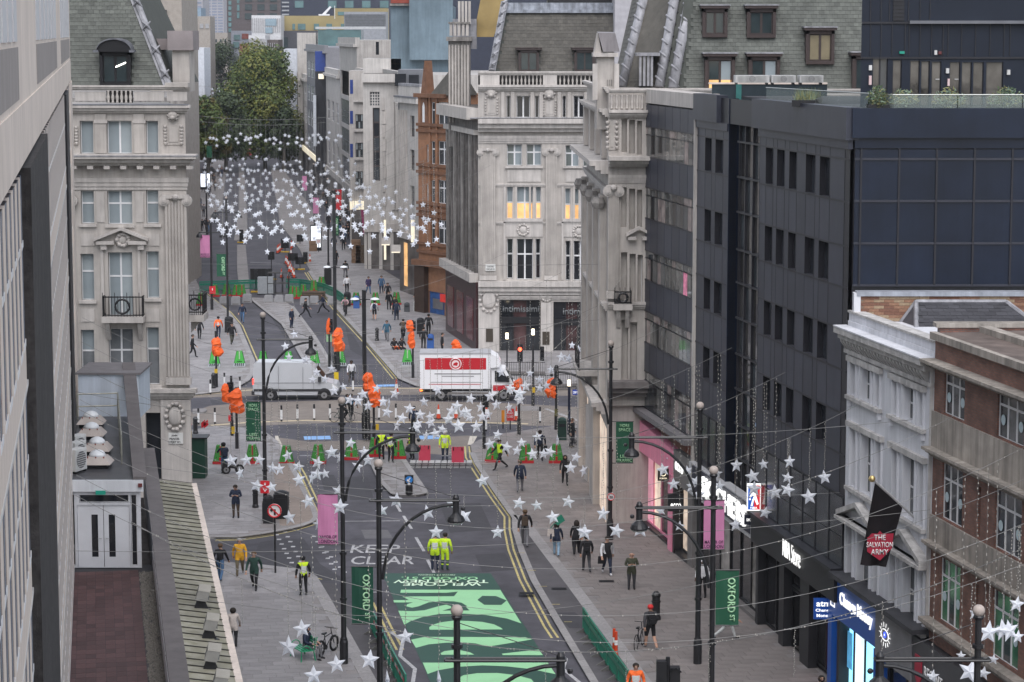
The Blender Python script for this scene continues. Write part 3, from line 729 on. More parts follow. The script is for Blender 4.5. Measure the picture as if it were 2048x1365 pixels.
def balcony(B,u0,u1,v0,v1,v2,out=.75):
 x0,x1,z0,z1=B.rect(u0,v0,u1,v1); zb=B.px((u0+u1)/2,v2)[1]
 o=B.bx('balcony',x0-.05,x1+.05,zb,z0,-out,.01,stoneL)
 b=MB(iron)
 for z in (z0+.08,z1-.05):b.box(x0,x1,-out+.06,-out+.11,z-.03,z+.03); [b.box(xx,xx+.05,-out+.06,0,z-.03,z+.03) for xx in (x0,x1-.05)]
 n=13
 for k in range(n+1):x=x0+(x1-x0-.03)*k/n; b.box(x,x+.03,-out+.07,-out+.1,z0,z1+(.18 if k % 4==0 else 0))
 for k in range(4):[b.box(xx,xx+.03,-out+.1+k*.16,-out+.13+k*.16,z0,z1) for xx in (x0,x1-.03)]
 xm,zm=(x0+x1)/2,(z0+z1)/2; r=(z1-z0)*.34
 b.tube([(xm+cos(a*pi/8)*r,-out+.05,zm+sin(a*pi/8)*r) for a in range(17)],.06,6,cap=False)
 b.build('railing',o)
 c=MB(stoneL)
 for x in (x0+.12,x1-.3):c.prism([(x,0,zb),(x,-out*.8,zb),(x,-out*.6,zb-.35),(x,-.1,zb-.95),(x,0,zb-.95)],(.2,0,0))
 c.build('bracket',o)
balcony(B2,209,289,590,631,643)
ledge(B2,'shop_cornice',776,797,.5,u0=292,over=.4); ledge(B2,'shop_cornice',776,797,.5,u1=160)
B2.bp('pier',323,800,383,1040,-.18,.01,stoneL); cartouche(B2,351,832,.45,.68,y=-.19)
sg=B2.bp('street_sign',337,866,366,888,-.24,-.185,M('enamel_white',(.6,.6,.58),.3,.03))
ink=M('sign_black',(.02,.02,.022),.5)
for k,tx in enumerate(('JOHN','PRINCES','STREET W1')):x,z=B2.px(350,870.5+k*6.2); B2.sign(tx,x,z,.115,ink,y=-.245,ext=.004,parent=sg,w=(.3,.5,.6)[k])
bc=thing('iron_balcony','ornate black iron balcony on the side of the stone corner building','balcony',B2.world(B2.W,B2.px(380,632)[1],1.2),0)
b=MB(stoneL); b.box(-.1,.75,-.9,.9,-.35,0); b.prism([(0,-.3,-.35),(.5,-.3,-.35),(0,-.3,-1)],(0,.5,0)); b.build('slab',bc)
b=MB(iron)
for z in (.12,1.0):b.box(-.1,.7,-.88,-.84,z,z+.06); b.box(.66,.7,-.88,.88,z,z+.06)
for k in range(8):b.box(-.1+k*.11,-.07+k*.11,-.87,-.84,0,1.05+.2*(k % 3==0)); b.box(.66,.69,-.84+k*.24,-.8+k*.24,0,1.1)
b.tube([(.3+cos(a*pi/6)*.3,-.9,.56+sin(a*pi/6)*.3) for a in range(13)],.05,5,cap=False); b.build('railing',bc)
# mansard roof: a sloping plane, slates, arched dormer, lead hip
zb=B2.px(250,172)[1]; rise,back=8.5,3.1; nrm=Vector((0,back,rise)).normalized()
xr0,xr1=B2.px(342,172)[0],B2.px(342,172)[0]-3.6
b=MB(M('roof_underlay',(.06,.065,.058),.9)); b.q((0,.3,zb),(xr0,.3,zb),(xr1,.3+back,zb+rise),(0,.3+back,zb+rise)); b.q((xr0,.3,zb),(xr0,11,zb),(xr1,9,zb+rise),(xr1,.3+back,zb+rise)); b.build('roof',B2.root)
dx0,dx1=B2.px(199,150)[0],B2.px(261,150)[0]; dz=B2.px(230,78)[1]
def clipL(p):
 t=(p.z-zb)/rise
 return 0<p.x<xr0+(xr1-xr0)*t-.35 and p.z<zb+5 and not (dx0<p.x<dx1 and p.z<dz)
tiles(B2.root,(0,.28,zb),(.27,0,0),nrm*.215,26,26,clipL,slateG)
b=MB(leadL); b.tube([(xr0-.12,.22,zb-.05),(xr1-.12,.3+back-.1,zb+rise)],.17,8); b.build('hip_roll',B2.root)
b=MB(leadL)
b.prism([(xr0-.42,.19,zb),(xr0,.19,zb),(xr1,.22+back,zb+rise),(xr1-.42,.22+back,zb+rise)],(0,.04,.0))
for k in range(7):
 t=k/7+.06; c=Vector((xr0-.12+(xr1-xr0)*t,.12+back*t,zb+rise*t))
 b.tube([c+Vector((-.2,-.05,.3)),c+Vector((.05,-.16,.1)),c+Vector((.22,0,-.15))],.06,5); b.tube([c+Vector((-.2,-.02,-.1)),c+Vector((0,-.14,.1)),c+Vector((.2,0,.3))],.05,5)
b.build('hip_ornament',B2.root)
def dormer(B,u0,u1,v0,v1,y,fm,gm,arch=False,hood=.12,nx=2,roofm=lead,deep=2.2):
 x0,x1,z0,z1=B.rect(u0,v0,u1,v1,y); t=.16
 o=MB(fm); o.box(x0,x0+t,y,y+deep,z0,z1); o.box(x1-t,x1,y,y+deep,z0,z1); o.box(x0,x1,y,y+deep,z1-t,z1+.02); o.box(x0,x1,y-.04,y+.3,z0-.1,z0+.08)
 o=o.build('dormer',B.root)
 B.win((x0+t,x1-t,z0+.08,z1-t),nx,1,fm,gm,y=y+.1,bar=.12,parent=o)
 h=MB(fm)
 if arch:
  n=12; xm=(x0+x1)/2; rx=(x1-x0)/2+hood; rz=.62
  outer=[(xm+rx*cos(pi*k/n),y-.25,z1+rz*sin(pi*k/n)) for k in range(n+1)]
  h.prism(outer,(0,.26,0)); h.build('hood',o)
  r=MB(roofm)
  for k in range(n):
   p,q_=Vector(outer[k]),Vector(outer[k+1]); e=Vector((0,0,.07)); r.prism([p-Vector((0,.1,0)),q_-Vector((0,.1,0)),q_+e-Vector((0,.1,0)),p+e-Vector((0,.1,0))],(0,deep,0))
  r.box(x0-hood-.15,x0-hood+.1,y-.35,y+.4,z1-.03,z1+.09); r.box(x1+hood-.1,x1+hood+.15,y-.35,y+.4,z1-.03,z1+.09)
  r.build('hood_lead',o)
 else:
  h.box(x0-hood,x1+hood,y-.18,y+deep,z1+.02,z1+.16); h.build('hood',o)
  MB(roofm).box(x0-hood-.04,x1+hood+.04,y-.22,y+deep,z1+.16,z1+.22).build('hood_lead',o)
 return o
B2d=dormer(B2,199,261,104,169,.15,blackf,(M('dormer_glass',(.03,.042,.045),.1,.3,1,spec=.6),),arch=True,hood=.1)
xx,zz=B2.px(238,131,.3); MB(M('strip_light_reflection',(1,.95,.85),emit=3)).prism([(xx-.16,.235,zz-.12),(xx+.36,.235,zz+.11),(xx+.36,.235,zz+.17),(xx-.16,.235,zz-.05)],(0,.01,0)).build('reflected_strip_light',B2d)  # reflection in the pane, drawn as a glowing sliver; no lamp stands here
x0,x1,z0,z1=B2.rect(345,100,379,172,1.0); ch=B2.bx('chimney_stack',x0,x1,z0-.3,z1,1.0,3,stone)
x0,x1,z0,z1=B2.rect(335,62,386,101,.8); B2.bx('chimney_cap',x0,x1,z0,z1,.75,3.2,M('chimney_grey',(.25,.22,.22),.85,.12,1,patch=.2),ch)
x0,x1,z0,z1=B2.rect(312,78,337,100,2.0); B2.bx('chimney_shoulder',x0,x1,z0,z1,2.0,3.6,M('chimney_grey'),ch)
B2.bp('corner_pedestal',330,166,376,175,-.25,.8,stone)
# ------------------------------------------------ right side of the near street
LP0,LDIR=G(1631,1352),Vector((-.18,1,0))
def on_line(u,z=8.0,p0=LP0,d=LDIR):
 lo,hi=-45.0,120.0
 for _ in range(50):
  t=(lo+hi)/2; p=p0+d*t
  if UV((p.x,p.y,z))[0]>u:lo=t
  else:hi=t
 return p0+d*lo
panelM=M('charcoal_panel',(.04,.0435,.06),.42,.1,1.5,rnd=.13,spec=.3,patch=.15,streak=.12)
mullM=M('charcoal_mullion',(.018,.018,.023),.45,.1,3)
navyM=M('navy_glass_panel',(.009,.0145,.03),.32,.15,.7,spec=.28,rnd=.1,patch=.25,streak=.1)
DK=Front('charcoal_clad_building','large charcoal panel clad office building with roof terrace on the right',on_line(1390),on_line(1689))
zr={k:DK.px(1518,v)[1] for k,v in dict(edge=203,fb=256,p0=272,h0=291,s0=367,h1=446,s1=520,h2=595,s2=668,h3=745,s3=819,h4=893,s4=964,shop=1022).items()}
cu=lambda u,v=470:DK.px(u,v)[0]
main=[1518,1530,1545,1552.5,1568,1577,1592,1610,1629,1638,1658,1687.5]
left=[1391.5,1409,1422,1429.5,1445,1456]
rows=[('h0','s0'),('h1','s1'),('h2','s2'),('h3','s3')]
mx,lx=[cu(u) for u in main],[cu(u) for u in left]
holes=[]
for hh,ss in rows:
 for i in (1,3,5,7,9):holes.append((mx[i],mx[i+1],zr[ss],zr[hh]))
 for i in (1,3):holes.append((lx[i],lx[i+1],zr[ss],zr[hh]))
gx0,gx1=cu(1456),cu(1518)
strip=(gx0+.1,gx1,4.9,zr['fb'])
DK.wall(0,DK.W,zr['shop'],zr['edge'],holes+[strip],mullM,d=.34)
for h in holes:
 w_=DK.win(h,1,1,mullM,M('slot_glass',(.03,.034,.042),.07,.5,.8,spec=.9),y=.2,bar=.05)
 DK.bx('window_sill',h[0],h[1],h[2],h[2]+.05,-.03,.25,M('sill_charcoal',(.05,.05,.058),.4),w_)
zl=[zr['shop'],zr['s4']-.02,zr['h4']]
levels=[zr['p0'],zr['h0'],zr['s0'],zr['h1'],zr['s1'],zr['h2'],zr['s2'],zr['h3'],zr['s3'],zr['h4']]
for cols in (mx,lx):
 for j in range(len(levels)-1):
  for i in range(len(cols)-1):
   win_row=j % 2==1 and j<8
   is_w=(cols is mx and i in (1,3,5,7,9)) or (cols is lx and i in (1,3))
   if win_row and is_w:continue
   DK.bx('panel',cols[i]+.03,cols[i+1]-.03,levels[j+1]+.035,levels[j]-.035,-.006,.01,panelM)
for x in mx+lx:DK.bx('fin',x-.022,x+.022,zr['h4'],zr['p0'],-.012,0,mullM)
for z in levels:DK.bx('transom',0,gx0,z-.035,z+.035,-.03,0,mullM); DK.bx('transom',gx1,DK.W,z-.035,z+.035,-.03,0,mullM)
for k,(a,c) in enumerate(((0,cu(1440)),(cu(1510),DK.W+.12))):DK.bx('fascia',a,c,zr['fb'],zr['edge']+.1,-.22,.3,panelM)
DK.bx('fascia_band',gx1,DK.W,zr['p0'],zr['fb'],-.1,.1,panelM); DK.bx('fascia_band',0,gx0,zr['p0'],zr['fb'],-.1,.1,panelM)
DK.bx('recess_wall',gx0,gx0+.1,4.9,zr['edge'],-.04,.4,navyM)
# recessed glass strip
gz=[DK.px(1480,v)[1] for v in (214,286,357,428,504,571,643,716,787,858,925)]+[5.0]
gl=[cu(u) for u in (1467,1479,1494,1508,1518)]
for j in range(len(gz)-1):
 for i in range(4):DK.bx('pane',gl[i]+.02,gl[i+1]-.02,gz[j+1]+.03,gz[j]-.03,.33,.36,M('strip_glass',(.05,.047,.045),.03,.5,.8,spec=.9,rnd=.5) if (i+j) % 3 else glassM)
 DK.bx('transom',gl[0]-.3,gl[-1],gz[j]-.04,gz[j]+.04,.2,.345,mullM)
for x in gl:DK.bx('mullion',x-.025,x+.025,5,gz[0],.22,.345,mullM)
# window band above the shops
xs_=[gx1+(DK.W-gx1)*k/7 for k in range(8)]
for i in range(7):DK.bx('pane',xs_[i]+.04,xs_[i+1]-.04,zr['s4'],zr['h4']-.06,-.04,.0,M('band_glass',(.03,.033,.037),.2,.5,.8,spec=.7,rnd=.3)); DK.bx('pane',xs_[i]+.04,xs_[i+1]-.04,zr['shop']+.06,zr['s4']-.05,-.04,0,M('band_glass'))
for x in xs_:DK.bx('mullion',x-.035,x+.035,zr['shop'],zr['h4'],-.07,0,mullM)
lxs=[lx[0]+(gx0-lx[0])*k/4 for k in range(5)]
for i in range(4):DK.bx('pane',lxs[i]+.03,lxs[i+1]-.03,5.6,zr['h4']-.06,-.04,.0,M('band_glass')); DK.bx('mullion',lxs[i]-.03,lxs[i]+.03,5.3,zr['h4'],-.1,0,mullM)
# end wall facing the camera, tall roof terrace block
YD=DK.B.y
DE=Front('charcoal_end_wall','navy glass panelled end wall of the charcoal building facing the camera',(DK.B.x+.15,YD-.02),(DK.B.x+16,YD-.02))
ez=[DE.px(1800,v)[1] for v in (222,276,297,318.5,402.5,487,571)]
DE.bx('wall',0,DE.W,0,ez[0],.1,9,mullM)
DE.bx('fascia',-.12,DE.W,ez[1],ez[0]+.1,-.2,.1,navyM); DE.bx('fascia_band',0,DE.W,ez[2],ez[1],-.05,.1,navyM)
ex=[0]+[DE.px(u,400)[0] for u in (1721,1797,1872,1947.5,2023,2098,2173)]
for j in range(2,6):
 for i in range(len(ex)-1):DE.bx('panel',ex[i]+.03,ex[i+1]-.03,ez[j+1]+.04,ez[j]-.04,0,.1,navyM)
 DE.bx('transom',0,DE.W,ez[j+1]-.04,ez[j+1]+.04,-.05,.1,M('transom_grey',(.03,.032,.044),.4))
for x in ex[1:]:DE.bx('fin',x-.035,x+.035,ez[-1],ez[2],-.06,.1,mullM)
zt_=zr['edge']
MB(M('terrace_paving',(.05,.05,.055),.8)).prism([DK.A+Vector((2,0,0)),DK.B+Vector((-.0,.4,0)),DK.B+Vector((18,.4,0)),DK.A+Vector((18,0,0))],(0,0,.12)).build('roof_deck',None,kind='structure').location.z=zt_-.15
UY=YD+5.2
UP=Front('rooftop_pavilion','dark standing seam rooftop block with glazed doors behind the terrace',PY(1721,180,UY),PY(2085,180,UY))
zb_=zt_-.03; h1,h2=UP.px(1850,48)[1],UP.px(1850,117)[1]
drs=[(1745,118,1775,186),(1785,121,1803,186),(1820,122,1839,186),(1842,123,1859,186),(1863,124,1882,186),(1899,125,1920,186),(1923,125,1943,186),(1946,125,1967,186),(1972,125,2006,186)]
dh=[UP.rect(*q) for q in drs]; dh=[(a,b_,zb_+.05,d_) for a,b_,c,d_ in dh]
seam=M('seam_metal_navy',(.01,.0145,.026),.5,.1,1,spec=.25,rnd=.08)
UP.wall(0,UP.W,zb_,zb_+9,dh,seam,d=.15,back=7,skew=.25)
for i,h in enumerate(dh):
 f_=UP.win(h,2 if i==0 else 1,1,mullM,(M('door_glass',(.07,.065,.06),.05,.6,1.2,spec=.7),glassM),y=.08,bar=.06)
 if i in (4,5):MB(M('steel')).box(h[1]-.2,h[1]-.05,.04,.07,h[2]+1,h[2]+1.04).build('handle',f_)
for u in (1741,1762,1784,1810,1818,1840,1863,1886,1896,1923,1951,1980,2008,2020):UP.bx('standing_seam',UP.px(u,80)[0]-.015,UP.px(u,80)[0]+.015,h2+.1,h1,-.04,.01,mullM)
for u in (1741,1762,1779,1817,1840,1860):UP.bx('standing_seam',UP.px(u,20)[0]-.015,UP.px(u,20)[0]+.015,h1+.1,zb_+8.9,-.04,.01,mullM)
UP.bx('ledge',UP.px(1818,50)[0],UP.W,h1,h1+.12,-.25,.02,M('ledge_grey',(.13,.135,.15),.5)); UP.bx('ledge',0,UP.px(1818,50)[0],h1,h1+.08,-.06,.02,mullM)
UP.bx('ledge',0,UP.W,h2-.02,h2+.05,-.06,.02,mullM)
vx0,vx1,_,_=UP.rect(1786,0,1808,46); lv=UP.bx('vent',vx0,vx1,h1+.1,h1+2.2,-.03,.02,blackf)
for k in range(14):MB(mullM).box(vx0,vx1,-.06,-.02,h1+.14+k*.145,h1+.22+k*.145).build('slat',lv)
zg=M('handrail_grey',(.42,.45,.5),.4,metal=.3)
b=thing('terrace_handrail','pale grey tubular guard rail on the upper dark roof','guard rail',UP.world(UP.px(1868,30)[0],h1+.12,.3),0)
m_=MB(zg)
for z in (.12,.72,1.05):m_.tube([(0,0,z),(4.3,0,z)],.03); m_.tube([(0,0,z),(0,3,z)],.03)
m_.build('rails',b)
for k in range(6):MB(zg).tube([(k*.86,0,0),(k*.86,0,1.1)],.03).build('post',b)
for u,v,w_,h_,mm,nm in ((1737,131,6,10,kit,'wall_lamp'),(1891,137,6,10,kit,'wall_lamp'),(2013,140,6,10,kit,'wall_lamp'),(1798,103,10,5,M('exit_green'),'exit_sign'),(1737,152,5,18,M('notice_white',(.6,.45,.45),.5),'notice'),(1894,158,4,14,M('notice_white'),'notice'),(1876,103,6,6,M('alarm_red'),'alarm'),(1868,101,5,9,kit,'camera')):
 x,z=UP.px(u+w_/2,v+h_); sc=1/(F/UY); UP.bx(nm,x-w_*sc/2,x+w_*sc/2,z,z+h_*sc,-.14,.0,mm)
# glass balustrade
gb_=M('balustrade_glass',(.42,.5,.47),.04,.05,1,alpha=.16,spec=.5)
bal_t=thing('glass_balustrade','frameless glass balustrade along the edge of the roof terrace','balustrade',(0,0,0))
c0,c1,c2=on_line(1500)+Vector((.5,0,0)),Vector((DK.B.x+1.6,YD+.45,0)),Vector((DK.B.x+16,YD+.45,0))
def run(p,q,n,z0,hgt):
 d=(q-p)/n; nn=Vector((-d.y,d.x,0)).normalized()*.02
 for k in range(n):
  a,c=p+d*k+d*.01,p+d*(k+1)-d*.01
  MB(gb_).prism([a+Vector((0,0,z0)),c+Vector((0,0,z0)),c+Vector((0,0,z0+hgt)),a+Vector((0,0,z0+hgt))],nn).build('glass_panel',bal_t)
 MB(M('rail_cap',(.42,.44,.42),.3,metal=.4)).tube([p+Vector((0,0,z0+hgt)),q+Vector((0,0,z0+hgt))],.022).build('top_rail',bal_t)
zg0=zt_-.02; gh=PY(1900,190,YD+.45).z-zg0
run(c0,c1,5,zg0,gh); run(c1,c2,6,zg0,gh)
# planting on the terrace
random.seed(11)
leafS=[M('sage_leaf',(.13,.18,.125),.7,.3,8),M('grass_leaf',(.17,.17,.07),.7,.3,8),M('dark_leaf',(.05,.085,.035),.7,.3,8)]
def bush(u0,u1,lab,hh,mats,n=420):
 p=PY((u0+u1)/2,222,YD+1.1); p.z=zt_-.03
 t=thing('terrace_shrub',lab,'shrub',p,0,'planting along the roof terrace'); w_=(u1-u0)/F*YD/2
 b=MB(mats[0])
 for k in range(n):
  a,r=random.uniform(0,2*pi),random.random() ** .5; z=random.uniform(.05,hh)*(1-.45*r*r)
  c=Vector((cos(a)*r*w_,sin(a)*r*.45,z)); d=Vector((random.gauss(0,1),random.gauss(0,1),random.gauss(.6,.8))).normalized()*random.uniform(.08,.16); s_=d.orthogonal().normalized()*.035
  b.q(c-s_,c+s_,c+d+s_*.2,c+d-s_*.2,m=random.choice(mats))
 b.build('foliage',t); MB(blackf).box(-w_,w_,-.35,.35,0,.22).build('trough',t)
for q in ((1735,1775,'tall mixed shrub at the corner of the glass balustrade',.95,leafS),(1776,1836,'silvery shrub with straw grass left of centre on the terrace',.8,leafS[:2]),(1866,1932,'silvery green shrub in the middle of the terrace planting',.85,leafS[:2]),(1976,2046,'silvery green shrub at the right end of the terrace',.9,leafS)):bush(*q)
p_=PY(1550,212,on_line(1545).y); 
t=thing('terrace_planter','long dark planter with pale grasses behind the sloping glass','planter',on_line(1545)+Vector((1.3,0,zt_-.03)),math.atan2(-.18,1)); b=MB(leafS[1]); random.seed(5)
for k in range(420):
 c=Vector((random.uniform(-.4,.4),random.uniform(-4,2),random.uniform(.15,.25))); d=Vector((random.gauss(0,.1),random.gauss(0,.1),random.uniform(.2,.5))); b.q(c,c+Vector((.03,.02,0)),c+d,m=random.choice(leafS[:2]))
b.build('grasses',t); MB(blackf).box(-.45,.45,-4,2,0,.25).build('trough',t)
ch_=M('plant_screen',(.02,.032,.04),.5)
sc_=thing('plant_screen','dark louvred screen below the white air conditioners','screen',PY(1424,196,112)); MB(ch_).box(0,5.3,0,.2,-.6,.62).build('panel',sc_); MB(M('teal_post',(.04,.16,.15),.4)).box(1.1,1.35,-.05,.1,-.6,.62).build('post',sc_); MB(concrete).box(-.15,5.3,-.05,.3,.62,.7).build('capping',sc_)
for k,(u0,u1) in enumerate(((1469,1536),(1541,1589),(1597,1644))):
 w_=(u1-u0)/F*108; p=PY((u0+u1)/2,169,108); ac_unit(p,0,('widest, leftmost','middle','rightmost')[k]+' of the three white air conditioners on the dark roof',w_,.4,.9,'air conditioners on the dark roof')

# ------------------------------------------------ glass curtain wall building next to it
GL=Front('glass_curtain_building','narrow office front of dark panels and glazed bands beside the stone quadrant',on_line(1285),on_line(1390.5))
vv=[207,252,312,372,434,497,556,618,681,738,811]
zz_=[GL.px(1285,v)[1] for v in vv]
GL.bx('wall',0,GL.W,zz_[-1]-.3,zz_[0],.1,8,mullM); GL.bx('shop_back_wall',0,GL.W,0,zz_[-1]-.3,2.2,8,M('shop_interior_wall',(.35,.28,.24),.7,.3,.8))
cols=[.1+(GL.W-.35)*k/7 for k in range(8)]
gw=[M('curtain_glass',(.13,.13,.125),.04,.6,1.5,spec=.8),glassM,M('curtain_glass_pale',(.26,.21,.2),.1,.5,1.5,spec=.7),M('curtain_glass'),glassD]
random.seed(21)
tints={1:[warm,gw[0],M('amber_room',(.7,.4,.2),emit=.25)],5:[M('pink_room',(.55,.18,.28),.5,.5,3,emit=.18),gw[1]],7:[M('red_room',(.5,.09,.06),.5,.6,3,emit=.15),gw[0],M('green_room',(.1,.3,.12),.5,.5,3,emit=.1)],9:[gw[2],M('amber_room')]}
for j in range(10):
 for i in range(7):
  a,c=cols[i],cols[i+1]
  if j % 2==0:GL.bx('panel',a+.03,c-.03,zz_[j+1]+.03,zz_[j]-.03,-.03,.1,panelM)
  else:
   hh=zz_[j]-zz_[j+1]; mid=(a+c)/2
   for x0,x1 in ((a,mid),(mid,c)):
    g=random.choice(gw) if random.random()<.85 else random.choice(tints.get(j,gw))
    GL.bx('pane',x0+.02,x1-.02,zz_[j+1]+.03,zz_[j]-hh*.27,.0,.1,g); GL.bx('pane',x0+.02,x1-.02,zz_[j]-hh*.25,zz_[j]-.03,.0,.1,random.choice(gw))
   GL.bx('mullion',mid-.02,mid+.02,zz_[j+1],zz_[j],-.006,.1,mullM); GL.bx('transom',0,GL.W-.25,zz_[j]-hh*.27,zz_[j]-hh*.25,-.03,.1,M('transom_grey'))
 GL.bx('transom',0,GL.W-.25,zz_[j+1]-.03,zz_[j+1]+.03,-.045,.1,mullM)
for x in cols:GL.bx('fin',x-.025,x+.025,zz_[-1],zz_[0],.07,.1,mullM)
GL.bx('edge_strip',GL.W-.22,GL.W-.02,5.2,zz_[0]+.3,-.14,.2,stoneL)
zpp=GL.px(1285,178)[1]; GL.bx('parapet',-.2,GL.W+.1,zz_[0]+.05,zpp,-.06,1,stoneL)
GL.bx('soffit_ledge',-.3,GL.W-.02,zz_[-1]-.3,zz_[-1]-.05,-.5,.1,M('grey_coping'))

# ------------------------------------------------ shops along the pavement
def shop_pane(B,x0,x1,z0,z1,m,y=.3,name='shop_window',fm=blackf,n=1,parent=None):
 o=MB(fm)
 for k in range(n+1):x=x0+(x1-x0)*k/n; o.box(x-.04,x+.04,y-.06,y,z0,z1)
 o.box(x0,x1,y-.05,y,z0,z0+.1); o.box(x0,x1,y-.05,y,z1-.1,z1); o=o.build(name,parent or B.root)
 for k in range(n):MB(m if not isinstance(m,(list,tuple)) else m[k % len(m)]).box(x0+(x1-x0)*k/n,x0+(x1-x0)*(k+1)/n,y+.01,y+.03,z0,z1).build('pane',o)
 return o
pink=M('shop_pink',(.74,.27,.38),.6,.05,1,streak=.06)
SHOPG=M('shop_glass',(.03,.03,.033),.05,.5,.5,spec=.6)
litin=M('lit_shop_interior',(.75,.6,.48),.4,.45,1.2,emit=.28)
SP=Front('pink_shop','pink fronted jewellery shop with warm lit windows',on_line(1266),on_line(1353),'shop')
zt1=SP.px(1270,826)[1]
zt2=SP.px(1350,902)[1]; MB(pink).prism([(0,-.15,3.9),(SP.W,-.15,3.9),(SP.W,-.15,zt2),(0,-.15,zt1)],(0,.4,0)).build('fascia',SP.root)
for k in range(22):x=SP.W*k/22; SP.bx('fascia_rib',x+.05,x+.12,3.95,zt2-.1,-.17,-.14,pink)
SP.bx('pier',SP.W-.75,SP.W,0,3.9,-.2,.3,pink); SP.bx('pier',0,.5,0,3.9,-.12,.3,pink)
shop_pane(SP,.5,SP.W-.75,.25,3.85,(litin,M('pink_interior',(.75,.33,.42),.4,.3,1,emit=.25),litin,SHOPG),n=5,fm=pink)
SP.bx('stall_riser',.5,SP.W-.75,0,.25,0,.3,blackf)
bs=thing('blade_sign','square dark hanging sign with a pale ring and a word below','sign',SP.world(SP.W*.97,3.6,-.55)); bs.scale=(.6,.6,.6); MB(M('sign_brown',(.03,.024,.02),.5)).box(-.45,.45,-.05,.05,0,1.0).build('panel',bs)
ringm=M('sign_gold',(.8,.7,.5),.4,emit=.5); MB(ringm).tube([(cos(a*pi/8)*.2,-.06,.6+sin(a*pi/8)*.2) for a in range(17)],.035,6,cap=False).build('ring',bs); MB(ringm).box(-.05,.05,-.08,-.05,.8,.95).build('ring_crown',bs)
def flat_text(par,t,loc,h,m,w=None,ext=.012,rotz=0,bold=.02,spacing=1.0):
 me=text_mesh(t,h,ext,w,m,bold,spacing=spacing); me.transform(Matrix.Rotation(pi/2,4,'X')); return link('lettering',me,par,loc,rotz)
flat_text(bs,'PANDORA',(0,-.055,.2),.12,ringm,.6)
EC=Front('shoe_shop','narrow shoe shop with a lit doorway and black hanging sign',on_line(1353.5),on_line(1391),'shop')
EC.bx('fascia',0,EC.W,3.6,5.2,-.12,.2,M('shop_grey',(.16,.15,.145),.6)); EC.bx('pier',0,.3,0,3.6,-.15,.3,blackf); EC.bx('pier',EC.W-.9,EC.W,0,3.6,-.1,.3,M('shop_grey'))
shop_pane(EC,.3,EC.W-.9,.3,3.55,(litin,),n=1); EC.bx('stall_riser',.3,EC.W-.9,0,.3,-.1,.3,blackf)
wtx=M('lit_lettering',(.88,.88,.86),.4,.02,emit=.5)
EC.sign('ecco',EC.W*.35,4.5,.42,wtx,y=-.16)
p=EC.world(EC.W*.55,2.55,-.5); bs=thing('blade_sign','black hanging sign reading ecco over the pavement','sign',p); MB(blackf).box(-.38,.38,-.06,.06,0,.85).build('panel',bs); flat_text(bs,'ecco',(0,-.065,.28),.22,wtx,.5)
SK=Front('shoe_store','shoe store with a pale fascia and large white illuminated lettering',on_line(1391.5),on_line(1519),'shop')
SK.bx('fascia',0,SK.W,3.75,5.25,-.3,.2,M('fascia_pale',(.42,.42,.43),.5,.04,1)); SK.bx('fascia_navy_board',.6,SK.W-.2,3.95,5.2,-.33,-.28,M('sign_navy',(.012,.016,.035),.4))  # navy backing board behind the white lettering
SK.sign('SKECHERS',SK.W*.6,4.6,.95,wtx,y=-.36,w=SK.W*.7,ext=.08)
shop_pane(SK,.2,SK.W-.2,.3,3.7,(SHOPG,SHOPG,M('dim_interior',(.2,.19,.18),.2,.6,1,emit=.05)),n=6); SK.bx('stall_riser',.2,SK.W-.2,0,.3,-.05,.3,M('shop_grey'))
p=SK.world(SK.W-.2,4.35,-.1); bs=thing('blade_sign','navy hanging sign with white SKECHERS wordmark','sign',p); MB(M('sign_navy')).box(-.45,.45,-.08,.08,0,.42).build('panel',bs); flat_text(bs,'SKECHERS',(0,-.085,.21),.12,wtx,.74)
NB=Front('sports_store','black fronted sports store with illuminated lettering',on_line(1519.5),on_line(1689),'shop')
NB.bx('fascia',0,NB.W,3.7,zr['shop']-.02,-.35,.2,M('store_black',(.02,.02,.023),.5,.1,1,patch=.1)); NB.bx('fascia_lip',0,NB.W,zr['shop']-.1,zr['shop']+.03,-.5,.0,mullM)
NB.sign('NBA',NB.W*.475,4.55,.82,wtx,y=-.4,w=1.0,ext=.03,bold=.0); NB.sign('Store',NB.W*.475+1.3,4.5,.8,wtx,y=-.4,w=1.2,ext=.03,bold=-.012)
for a,c in ((0,.35),(NB.W*.3,NB.W*.36),(NB.W*.56,NB.W*.66),(NB.W-.3,NB.W)):NB.bx('pier',a,c,0,3.7,-.1,.3,M('store_black'))
shop_pane(NB,.35,NB.W*.3,.15,3.65,SHOPG,n=2); shop_pane(NB,NB.W*.36,NB.W*.56,.02,2.6,(M('door_dark',(.012,.012,.013),.1),SHOPG),n=2,name='doors'); shop_pane(NB,NB.W*.36,NB.W*.56,2.65,3.65,SHOPG,n=2); shop_pane(NB,NB.W*.66,NB.W-.3,.3,3.65,(SHOPG,M('red_interior',(.3,.02,.04),.3,.7,2,emit=.25),SHOPG),n=3)
p=NB.world(.25,5.05,-.3); bs=thing('blade_sign','upright illuminated blue and red sign with a white dribbling player','sign',p)
MB(wtx).box(-.29,.29,-.07,.07,0,1.15).build('panel',bs)
MB(M('logo_blue',(.02,.1,.45),.4,emit=.3)).box(-.25,0,-.085,-.07,.06,1.09).build('blue_half',bs); MB(M('logo_red',(.6,.03,.04),.4,emit=.3)).box(0.001,.25,-.085,-.07,.06,1.09).build('red_half',bs)
b=MB(wtx); b.ball((0.0,-.09,.93),.07,8,sc=(1,.3,1))
